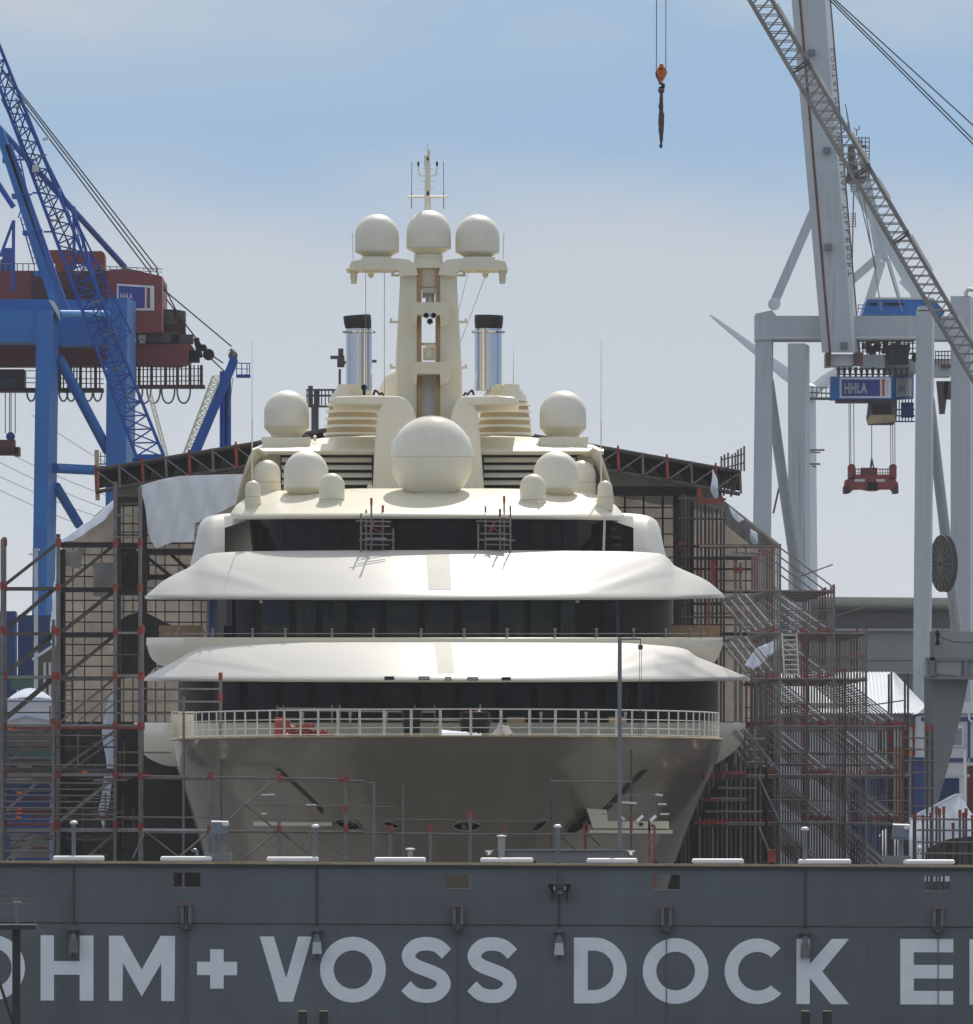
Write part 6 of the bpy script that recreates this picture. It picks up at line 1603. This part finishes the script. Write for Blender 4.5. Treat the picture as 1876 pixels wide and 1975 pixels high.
m = MB(); m.prism([P(hx(x),hy(y),YH-.16) for x,y in body][::-1],(0,.32,0)); o = part('block_body', m, 'orange', hk)
bv = o.modifiers.new('bevel','BEVEL'); bv.width=.03; bv.segments=2
m = MB(); m.prism([P(hx(x),hy(y),YH-.19) for x,y in [(200,680),(212,680),(262,850),(250,840),(196,735)]][::-1],(0,.38,0)); part('side_plate', m, 'sling', hk)
for x,y,r in ((272,638,.035),(282,688,.02),(280,775,.03),(284,640,.03)):
    m = MB(); m.lathe(P(hx(x),hy(y),YH-.2),[(.005,0),(r*1.3,.0),(r*1.3,.05)],10,axis='y'); part('pin', m, 'rusty', hk)
m = MB(); c = (288,890); m.path([P(hx(c[0]+26*math.cos(R(a))),hy(c[1]+30*math.sin(R(a))),YH) for a in range(-130,170,12)],.075,8); m.tube(P(hx(272),hy(845),YH),P(hx(268),hy(872),YH),.07,8); part('hook', m, 'black', hk, 50)
m = MB(); m.lathe(P(hx(281),hy(960),YH),[(.03,-.14),(.13,-.06),(.13,.06),(.04,.14)],12); m.tube(P(hx(281),hy(925),YH),P(hx(281),hy(945),YH),.03,6); part('shackle', m, 'sling', hk, 40)
m = MB()
prof = [(985,.05),(1080,.08),(1200,.095),(1320,.105),(1400,.125),(1560,.11),(1700,.07),(1745,.04),(1780,.07),(1812,.04)]
rows = []
for y,r in prof: rows.append([P(hx(280+4*math.sin(y*.02)),hy(y),YH)+Vector((r*math.cos(2*PI*i/8+y*.01),r*math.sin(2*PI*i/8+y*.01),0))*(1+.15*(i%2)) for i in range(8)])
m.grid(rows,closed=True); part('sling', m, 'sling', hk)
for x in (209,349):
    m = MB(); m.tube(P(hx(x),hy(645),YH),P(hx(x+2),-15,YH),.018,5); part('hoist_rope', m, 'cable', hk)

# ---- wind turbine behind the right crane
YT = 2600.0; kT = YT/F
wt = thing('wind_turbine', 'distant white wind turbine with long blades behind the grey crane legs', 'wind turbine', (WX(1562,YT),YT,4))
def blade(x0,y0,x1,y1,w):
    a, b = P(x0,y0,YT), P(x1,y1,YT); d = (b-a).normalized(); nn = Vector((d.z,0,-d.x)); vs = []
    rows = []
    for t,ww in ((0,.55),(.12,.9),(.25,1.0),(.6,.6),(.92,.28),(1,.05)):
        c = a.lerp(b,t); h = ww*w*kT/2
        rows.append([c+nn*h, c+Vector((0,-h*.35,0)), c-nn*h, c+Vector((0,h*.35,0))])
    m = MB(); m.grid(rows,closed=True); part('blade', m, 'turbine', wt, 60)
blade(1562,757,1367,606,24); blade(1562,757,1668,676,24); blade(1562,757,1525,1000,22)
m = MB(); m.lathe(P(1562,757,YT-2),[(.2,-2.0),(1.6,-1.2),(2.0,0),(2.0,6)],20,axis='y'); part('nacelle', m, 'turbine', wt, 40)
m = MB(); m.tube((WX(1562,YT),YT+2,4),P(1562,757,YT+2),2.2,16,r2=1.3); part('tower', m, 'turbine', wt, 40)

# ---- buildings right
YBd = 900.0
wh = thing('warehouse', 'long grey-green warehouse with a ribbed dark clerestory and pale grey roof', 'warehouse', (WX(1700,YBd),YBd,4.6))
m = MB(); m.box(WX(1380,YBd),WX(1990,YBd),YBd,YBd+60,4.6,WZ(1272,YBd)); part('wall', m, 'wall_green', wh)
m = MB(); m.box(WX(1380,YBd),WX(1990,YBd),YBd-.25,YBd-.02,4.6,WZ(1300,YBd)); part('plinth', m, 'wall_brown', wh)
m = MB(); m.pbox(1380,1297,1990,1300,YBd-.5,.6); m.pbox(1380,1212,1990,1217,YBd-.6,1); part('band', m, 'concrete_pale', wh)
m = MB(); m.pbox(1380,1217,1990,1273,YBd-.12,.1); part('upper_wall', m, 'wall_green', wh)
m = MB(); m.box(WX(1380,YBd),WX(1858,YBd),YBd+1,YBd+50,WZ(1240,YBd),WZ(1172,YBd)); part('clerestory', m, 'corrugated', wh)
m = MB()
for x in range(1384,1858,6): m.pbox(x,1176,x+2.2,1214,YBd+.9,.12)
part('clerestory_rib', m, 'corrugated', wh)
rows=[]
for t in range(7):
    a = PI/2*t/6; rows.append([Vector((WX(1380,YBd),YBd+.2+6*(1-math.cos(a)),WZ(1174,YBd)+1.1*math.sin(a))),Vector((WX(1866,YBd),YBd+.2+6*(1-math.cos(a)),WZ(1178,YBd)+1.1*math.sin(a)))])
rows.append([rows[-1][0]+Vector((0,40,0)),rows[-1][1]+Vector((0,40,0))])
m = MB(); m.grid(rows); m.pbox(1380,1173,1866,1177,YBd+.15,1); part('roof', m, 'roof_grey', wh, 50)
YB3 = 780.0
sh = thing('site_building', 'low site building with a white corrugated hipped roof and blue-trimmed white walls', 'building', (WX(1700,YB3),YB3,4.6))
m = MB(); zt, zr = WZ(1376,YB3), WZ(1297,YB3+8)
x0,x1 = WX(1380,YB3),WX(1800,YB3); xr = WX(1723,YB3+8)
n = 120
rows = [[],[]]
for i in range(n+1):
    t = i/n; rows[0].append(Vector((x0+(x1-x0)*t, YB3, zt+.07*(i%2)))); xa = min(x0+(x1-x0)*t, xr)
    rows[1].append(Vector((xa, YB3+8 if True else 0, zr+.07*(i%2))))
# hip at the right: columns beyond the ridge end run up to it
m.grid(rows); m.add([(x1,YB3,zt),(x1,YB3+16,zt),(xr,YB3+8,zr)],[(0,1,2)]); m.add([(x0,YB3+16,zt),(x1,YB3+16,zt),(xr,YB3+8,zr),(x0,YB3+8,zr)],[(0,1,2,3)])
part('roof', m, 'roof_white', sh)
m = MB(); m.box(x0,WX(1764,YB3),YB3+.8,YB3+15,4.6,zt-.02); part('wall', m, 'wall_white', sh)
m = MB(); m.pbox(1380,1378,1790,1401,YB3+.3,.3); part('eave_band', m, 'corrugated', sh)
m = MB(); m.pbox(1696,1392,1700,1500,YB3+.6,.1); m.pbox(1696,1392,1720,1396,YB3+.6,.1); part('frame_trim', m, 'blue_trim', sh)
of = thing('site_office', 'white cabin block with blue trim and a grey window behind the concrete pier', 'cabin', (WX(1850,YB3-10),YB3-10,4.6))
Yo = YB3-10
m = MB(); m.box(WX(1776,Yo),WX(1960,Yo),Yo,Yo+10,4.6,WZ(1380,Yo)); part('wall', m, 'wall_white', of)
m = MB(); m.pprism([(1770,1376),(1792,1356),(1960,1350),(1960,1376)][::-1],Yo-.3,11); part('roof', m, 'roof_white', of)
m = MB(); m.pbox(1776,1383,1960,1391,Yo-.08,.07); m.pbox(1866,1391,1871,1462,Yo-.08,.07); m.pbox(1830,1462,1866,1470,Yo-.08,.07); m.pbox(1871,1462,1960,1470,Yo-.08,.07); part('trim', m, 'blue_trim', of)
m = MB(); m.pbox(1833,1400,1858,1440,Yo-.1,.06); wf = part('window', m, 'sign_white', of)
m = MB(); m.pbox(1836,1405,1855,1437,Yo-.13,.04); part('pane', m, 'pane_grey', wf)
m = MB(); m.path([P(1868,1374,Yo-.2),P(1869,1388,Yo-.2),P(1876,1393,Yo-.2),P(1890,1393,Yo-.2)],.08,6); part('downpipe', m, 'white_paint', of)
# concrete crane pier
Yp = 640.0
pr_ = thing('concrete_pier', 'grey tapering concrete-clad pier with a broad box head at the right edge', 'pier', (WX(1810,Yp),Yp,4.6))
m = MB(); m.pprism([(1797,1308),(1868,1308),(1858,1360),(1828,1480),(1812,1535),(1805,1560),(1797,1690)][::-1],Yp,3); part('shaft', m, 'concrete', pr_)
m = MB(); m.prism([P(1797,1308,Yp),P(1797,1690,Yp),P(1785,1690,Yp+3),P(1783,1308,Yp+3)],(0,1,0)); part('shaft_side', m, 'gate_dark', pr_)
m = MB(); m.pbox(1786,1272,1990,1309,Yp-1,5); m.pbox(1800,1218,1990,1272,Yp-.5,4); part('head', m, 'concrete_pale', pr_)
for a in ((1784,1268,1990,1274),(1782,1304,1990,1310),(1793,1218,1803,1306),(1860,1274,1865,1305)):
    m = MB(); m.pbox(*a,Yp-1.3,.25); part('rib', m, 'concrete', pr_)
m = MB(); m.pprism([(1805,1272),(1855,1272),(1852,1304),(1806,1300)][::-1],Yp-1.15,.1); part('panel', m, 'concrete_pale', pr_)
m = MB(); m.lathe(P(1808,1232,Yp-1),[(.05,-.35),(.15,-.3),(.06,0),(.16,.3),(.02,.5)],8); part('signal_lamp', m, 'black', pr_)
m = MB(); m.path([P(1812,1228,Yp-1),P(1840,1238,Yp-1),P(1900,1240,Yp-1)],.03,4); part('rope', m, 'cable', pr_)
# containers and clutter on the quay, right
for (x0,y0,x1,y1,Y,mt,lab) in ((1640,1494,1784,1570,700,'container_blue','long blue container behind the right scaffold'),(1812,1502,1850,1560,690,'container_blue','small blue container right of the concrete pier'),(1866,1478,1990,1560,685,'container_red','rust red container at the right picture edge'),
        (-60,1180,30,1336,760,'container_blue','blue container stack at the far left behind the scaffold posts'),(34,1188,98,1332,765,'container_blue','blue container stack beside the blue crane leg'),(10,1512,96,1560,560,'container_blue','low blue container behind the lower left scaffold')):
    t = thing('container', lab, 'container', P((x0+x1)/2,y1,Y), 'freight containers')
    m = MB(); z0 = 4.6 if Y > 600 else -9; m.box(WX(x0,Y),WX(x1,Y),Y,Y+2.5,z0,WZ(y0,Y)); part('body', m, mt, t)
    m = MB(); step = 5
    xx = x0+2
    while xx < x1-3: m.pbox(xx,y0+2,xx+2.2,y1,Y-.06,.05); xx += step
    part('corrugation', m, mt, t)
    m = MB(); m.pbox(x0,y0-1.5,x1,y0+2,Y-.1,.12); part('top_rail', m, mt, t)
for (x0,y0,x1,y1,Y,mt,lab,nm) in ((1716,1442,1760,1478,690,'board','brown plywood crate behind the right scaffold','crate'),(1757,1462,1795,1473,680,'blue_trim','blue skip behind the stair tower','skip'),(1826,1495,1870,1499,672,'crane_pale','pale long beam lying right of the concrete pier','beam'),(1860,1448,1864,1462,668,'white_paint','white gas bottle beside the white cabin','gas bottle')):
    m = MB(); m.box(WX(x0,Y),WX(x1,Y),Y,Y+1.6,4.6 if nm != 'beam' else WZ(y1,Y),WZ(y0,Y)); m.pbox(x0-.5,y0-1.5,x1+.5,y0+1.5,Y-.1,1.8)
    m.pbox(x0+1,(y0+y1)/2-1,x1-1,(y0+y1)/2+1,Y-.08,.07); solo(nm.replace(' ','_'), m, mt, lab, nm)
# wrapped boat at the lower right
Yb_ = 560.0
wb = thing('wrapped_boat', 'boat hull shrouded in white wrapping at the lower right behind the scaffold', 'boat', P(1800,1650,Yb_))
out = [(1735,1592),(1760,1578),(1800,1562),(1857,1536),(1866,1568),(1880,1580),(1960,1590),(1960,1690),(1700,1690),(1705,1605)]
rows = []
tp = smooth_tab([(1700,1602),(1735,1588),(1760,1576),(1800,1557),(1855,1532),(1862,1552),(1888,1580),(1960,1588)])
for j in range(7):
    t = j/6; rows.append([P(x, tp(x)+(1700-tp(x))*t, Yb_-2.2*math.sin(t*PI*.8)+.12*math.sin(x*.21+j)) for x in lins(1700,1960,26)])
m = MB(); m.grid(rows); m.grid([rows[0],[p+Vector((0,4,-.3)) for p in rows[0]]]); part('wrapping', m, 'tarp_white', wb, 60)
m = MB(); m.path([P(x,tp(x)-.5,Yb_-.05) for x in lins(1735,1857,10)],.08,6); part('ridge_seam', m, 'white_paint', wb)
m = MB(); m.pprism([(1790,1635),(1830,1618),(1900,1610),(1960,1612),(1960,1690),(1780,1690)][::-1],Yb_-6,2); solo('debris_heap', m, 'near_black', 'dark grey covered heap in front of the white wrapped boat', 'heap')
m = MB(); m.lathe(P(1773,1636,440),[(.02,-.10),(.09,-.05),(.1,.0),(.09,.05),(.02,.1)],12); m.tube(P(1773,1660,440),P(1773,1640,440),.03,6); solo('globe_lamp', m, 'white_paint', 'small white globe lamp low at the right behind the gate rim', 'lamp', smooth=60)
# tents and sheds, left
Yt = 600.0
for (x0,x1,yt,ye,yb,lab) in ((14,102,1327,1349,1405,'white dome-roofed marquee behind the lower left scaffold'),):
    t = thing('marquee', lab, 'tent', P((x0+x1)/2,yb,Yt))
    rows = []
    for j in range(5):
        rows.append([P(x, ye-(ye-yt)*max(0,math.sin(PI*(x-x0)/(x1-x0)))**.9*(1-j/5), Yt+j*1.2) for x in lins(x0,x1,14)])
    m = MB(); m.grid(rows); m.pbox(x0,ye-2,x1,ye+2,Yt-.1,.2); part('roof', m, 'tarp_white', t, 60)
    m = MB(); m.pbox(x0,ye+2,x1,yb,Yt,3); part('wall', m, 'wall_white', t)
    m = MB(); m.pprism([(x0,yb-22),((x0+x1)/2-8,yb-30),(x1,yb-20),(x1,yb-14),((x0+x1)/2-8,yb-24),(x0,yb-14)][::-1],Yt-.3,.2); part('valance', m, 'tarp_white', t)
sd = thing('workshop_shed', 'pale two-storey workshop cabin with a green base band at the left', 'shed', P(60,1470,Yt+10))
m = MB(); m.box(WX(16,Yt+10),WX(100,Yt+10),Yt+10,Yt+16,-9,WZ(1400,Yt+10)); part('wall', m, 'tarp_beige', sd)
m = MB(); m.pbox(16,1448,100,1466,Yt+9.8,.15); part('base_band', m, 'green', sd)
m = MB(); m.pbox(26,1403,42,1410,Yt+9.8,.1); m.pbox(50,1403,60,1410,Yt+9.8,.1); part('vent', m, 'concrete', sd)
m = MB(); m.pbox(14,1468,100,1476,Yt+9.5,1); part('plinth', m, 'plank', sd)
cb = thing('gable_shed', 'narrow beige shed with a sloping roof line between the crane leg and scaffold', 'shed', P(85,1330,700))
m = MB(); m.pprism([(66,1270),(100,1242),(118,1236),(118,1690),(66,1690)][::-1],700,6); part('wall', m, 'tarp_beige', cb)
m = MB(); m.bar(P(62,1272,699.6),P(119,1234,699.6),.3,.15); part('roof_edge', m, 'roof_white', cb)
for x in (68,86,96):
    m = MB(); m.bar(P(x,1278,699.7),P(x,1350,699.7),.15,.1); part('downpipe', m, 'crane_pale', cb)
gb = MB(); gb.pbox(20,1304,64,1330,758,1.5); gb.pbox(18,1302,66,1305,757.9,1.7); solo('green_skip', gb, 'green', 'dark green skip below the blue container stacks at the left', 'skip')
# slender lamp mast before the left crane leg
m = MB(); m.tube(P(69,1690,690),P(69,1062,690),.12,8); m.pbox(62,1058,76,1062,689.7,.6); m.bar(P(55,1069,690),P(70,1069,690),.08,.08); solo('light_mast', m, 'crane_pale', 'slender grey light mast in front of the blue crane leg', 'light mast')
# far pylons and a distant lattice tower
for (px,y0,arms,lab) in ((1575,850,((868,1552,1590),(895,1556,1582)),'distant electricity pylon arms right of the second grey crane leg'),):
    Y = 1900.0; t = thing('power_pylon', lab, 'pylon', (WX(1548,Y),Y,4))
    m = MB(); m.tube((WX(1548,Y),Y,4),P(1548,y0,Y),.8,6,r2=.3); part('mast', m, 'steel_dark', t)
    for y,a,b in arms:
        m = MB(); m.bar(P(a,y,Y),P(b,y,Y),.35,.3); m.bar(P(a+10,y+4,Y),P(b-8,y+5,Y),.25,.25); part('arm', m, 'steel_dark', t)
ft = thing('dock_crane', 'distant dark grey crane gantry with railed platforms left of the louvred stack', 'crane', (WX(620,700),700,4.6))
Y = 700.0
m = MB()
for x0,x1 in ((594,603),(606,616),(640,652)):
    m.pbox(x0,744 if x0<606 else 752,x1,782,Y,.6)
for y in (752,763,784): m.bar(P(590,y,Y),P(662,y,Y),.12,.12)
for x in range(592,662,7): m.bar(P(x,752,Y),P(x,785,Y),.07,.07)
part('platform', m, 'steel_dark', ft)
m = MB(); m.box(WX(600,Y),WX(614,Y),Y,Y+1,4.6,WZ(780,Y)); part('column', m, 'steel_dark', ft)
m = MB(); m.pbox(637,686,664,692,Y,.6); m.pbox(650,692,664,708,Y,.6); m.pbox(652,672,662,688,Y,.4); m.bar(P(655,712,Y),P(655,786,Y),.15,.15); m.pbox(700,694,726,699,Y,.4); m.bar(P(655,700,Y),P(710,696,Y),.2,.2); part('head', m, 'steel_dark', ft)
# overhead lines far left
ln = thing('power_lines', 'faint overhead power lines sagging across the far left sky', 'power lines', (WX(60,1900),1900,20))
for k,(a,b) in enumerate((((-40,845),(260,975)),((-40,872),(260,1000)),((-40,900),(260,1020)),((-40,926),(260,1048)),((60,800),(330,960)))):
    m = MB(); m.path([P(a[0]+(b[0]-a[0])*t/10,a[1]+(b[1]-a[1])*t/10+8*math.sin(PI*t/10),1900) for t in range(11)],.05,4); part('wire', m, 'cable_grey', ln)
# ================================================================== CAMERA, LIGHT, SKY
cam = bpy.data.cameras.new('camera'); co = bpy.data.objects.new('camera', cam); COL.objects.link(co)
co.location = (0, 0, EYE); co.rotation_euler = (R(90), 0, 0)
cam.sensor_width = 36; cam.sensor_fit = 'AUTO'; cam.lens = 36*F/1975.0
cam.shift_y = (HY - 987.5)/1975.0; cam.clip_start = 1; cam.clip_end = 20000
if HAZE > 0:
    m = MB(); m.box(-6100,6100,-210,9010,-10.2,126)
    hz = bpy.data.materials.new('haze_air'); hz.use_nodes = True; hn = hz.node_tree
    hn.nodes.remove(hn.nodes['Principled BSDF']); pv = hn.nodes.new('ShaderNodeVolumePrincipled')
    pv.inputs['Color'].default_value = (0.90,0.94,1.0,1); pv.inputs['Density'].default_value = HAZE; pv.inputs['Anisotropy'].default_value = 0.2
    hn.links.new(pv.outputs['Volume'], hn.nodes['Material Output'].inputs['Volume']); MATS['haze_air'] = hz
    ho = struct('haze', m, 'haze_air', kind='stuff')
sc.camera = co
SUN_AZ, SUN_EL = 8.0, 47.0
sd = Vector((math.sin(R(SUN_AZ))*math.cos(R(SUN_EL)), math.cos(R(SUN_AZ))*math.cos(R(SUN_EL)), math.sin(R(SUN_EL))))
su = bpy.data.lights.new('sun', 'SUN'); su.energy = SUN_E; su.angle = R(0.6); su.color = (1.0, 0.95, 0.87)
so = bpy.data.objects.new('sun', su); COL.objects.link(so); so.rotation_euler = (-sd).to_track_quat('-Z','Y').to_euler(); so.location = (0, 300, 300)

wd = bpy.data.worlds.new('World'); sc.world = wd; wd.use_nodes = True
nt = wd.node_tree; N = nt.nodes; L = nt.links
bg = N['Background']; bg.inputs['Strength'].default_value = SKY_S
sky = N.new('ShaderNodeTexSky'); sky.sky_type = 'NISHITA'; sky.sun_disc = False
sky.sun_elevation = R(SUN_EL); sky.sun_rotation = R(SUN_AZ); sky.altitude = 10; sky.air_density = 1.0; sky.dust_density = 1.5; sky.ozone_density = 1.5
tc = N.new('ShaderNodeTexCoord')
def math_(op, a, b=None, c=None):
    n = N.new('ShaderNodeMath'); n.operation = op
    for i, v in enumerate((a, b, c)):
        if v is None: continue
        if isinstance(v, (int, float)): n.inputs[i].default_value = v
        else: L.new(v, n.inputs[i])
    return n.outputs[0]
def noise(scale, sx, sz, detail=4, off=0):
    mp = N.new('ShaderNodeMapping'); mp.inputs['Scale'].default_value = (sx, 1, sz); mp.inputs['Location'].default_value = (off, off, 0)
    L.new(tc.outputs['Generated'], mp.inputs['Vector'])
    n = N.new('ShaderNodeTexNoise'); n.inputs['Scale'].default_value = scale; n.inputs['Detail'].default_value = detail; n.inputs['Roughness'].default_value = 0.5
    L.new(mp.outputs['Vector'], n.inputs['Vector']); return n.outputs['Fac']
sp = N.new('ShaderNodeSeparateXYZ'); L.new(tc.outputs['Generated'], sp.inputs['Vector'])
z = sp.outputs['Z']; x = sp.outputs['X']
def sstep(v, a, b):
    n = N.new('ShaderNodeMapRange'); n.interpolation_type = 'SMOOTHSTEP'
    L.new(v, n.inputs['Value']); n.inputs['From Min'].default_value = a; n.inputs['From Max'].default_value = b
    return n.outputs['Result']
# a bank of thin pale cloud low over the harbour with a ragged upper edge
n1 = noise(38, 1.0, 2.2, 5)
edge = math_('ADD', math_('ADD', z, math_('MULTIPLY', math_('SUBTRACT', n1, 0.5), 0.010)), math_('MULTIPLY', x, 0.02))
clear = sstep(edge, 0.0465, 0.0580)
n2 = noise(26, 1.0, 3.0, 5, 3.7)
wisp = math_('MULTIPLY', sstep(n2, 0.44, 0.70), 0.75)
hi = sstep(z, 0.055, 0.072)
wisp = math_('MULTIPLY', wisp, math_('MAXIMUM', hi, 0.25))
lf = sstep(x, 0.02, -0.045)
wisp2 = math_('MULTIPLY', math_('MULTIPLY', lf, hi), 0.75)
cl = math_('MULTIPLY', clear, math_('SUBTRACT', 1.0, math_('MINIMUM', math_('ADD', wisp, wisp2), 0.9)))
high = sstep(z, 0.08, 0.30)        # open sky overhead
def rgb(c, k):
    n = N.new('ShaderNodeRGB'); n.outputs[0].default_value = tuple(v*k/SKY_S for v in c) + (1,); return n.outputs[0]
def mix(f, a, b):
    n = N.new('ShaderNodeMixRGB'); L.new(f, n.inputs['Fac']); L.new(a, n.inputs['Color1']); L.new(b, n.inputs['Color2']); return n.outputs['Color']
tint = mix(sstep(z, 0.0, 0.055), rgb(lin(209,214,219), SKY_K), rgb(lin(192,201,211), SKY_K))
low = mix(cl, tint, rgb(lin(152,183,214), SKY_K))
# the rest of the dome: broken thin cloud over blue
nb = noise(2.6, 1.0, 1.0, 6, 1.3)
cloud = math_('MULTIPLY_ADD', sstep(nb, 0.38, 0.62), 0.55, 0.35)
dome_ = mix(cloud, sky.outputs['Color'], rgb((0.80,0.79,0.77), SKY_K))
y = sp.outputs['Y']
back = math_('MULTIPLY', sstep(y, 0.75, 0.2), math_('SUBTRACT', 1.0, sstep(noise(5.0, 1.0, 0.4, 3, 8.1), 0.42, 0.56)))
low2 = mix(math_('MULTIPLY', back, 0.6), low, rgb(lin(95,140,205), SKY_K))
L.new(mix(high, low2, dome_), bg.inputs['Color'])

vs = sc.view_settings; vs.view_transform = 'Standard'; vs.look = 'None'; vs.gamma = 1; vs.exposure = EXPO
sc.render.engine = 'CYCLES'
sc.cycles.max_bounces = 8; sc.cycles.use_denoising = True
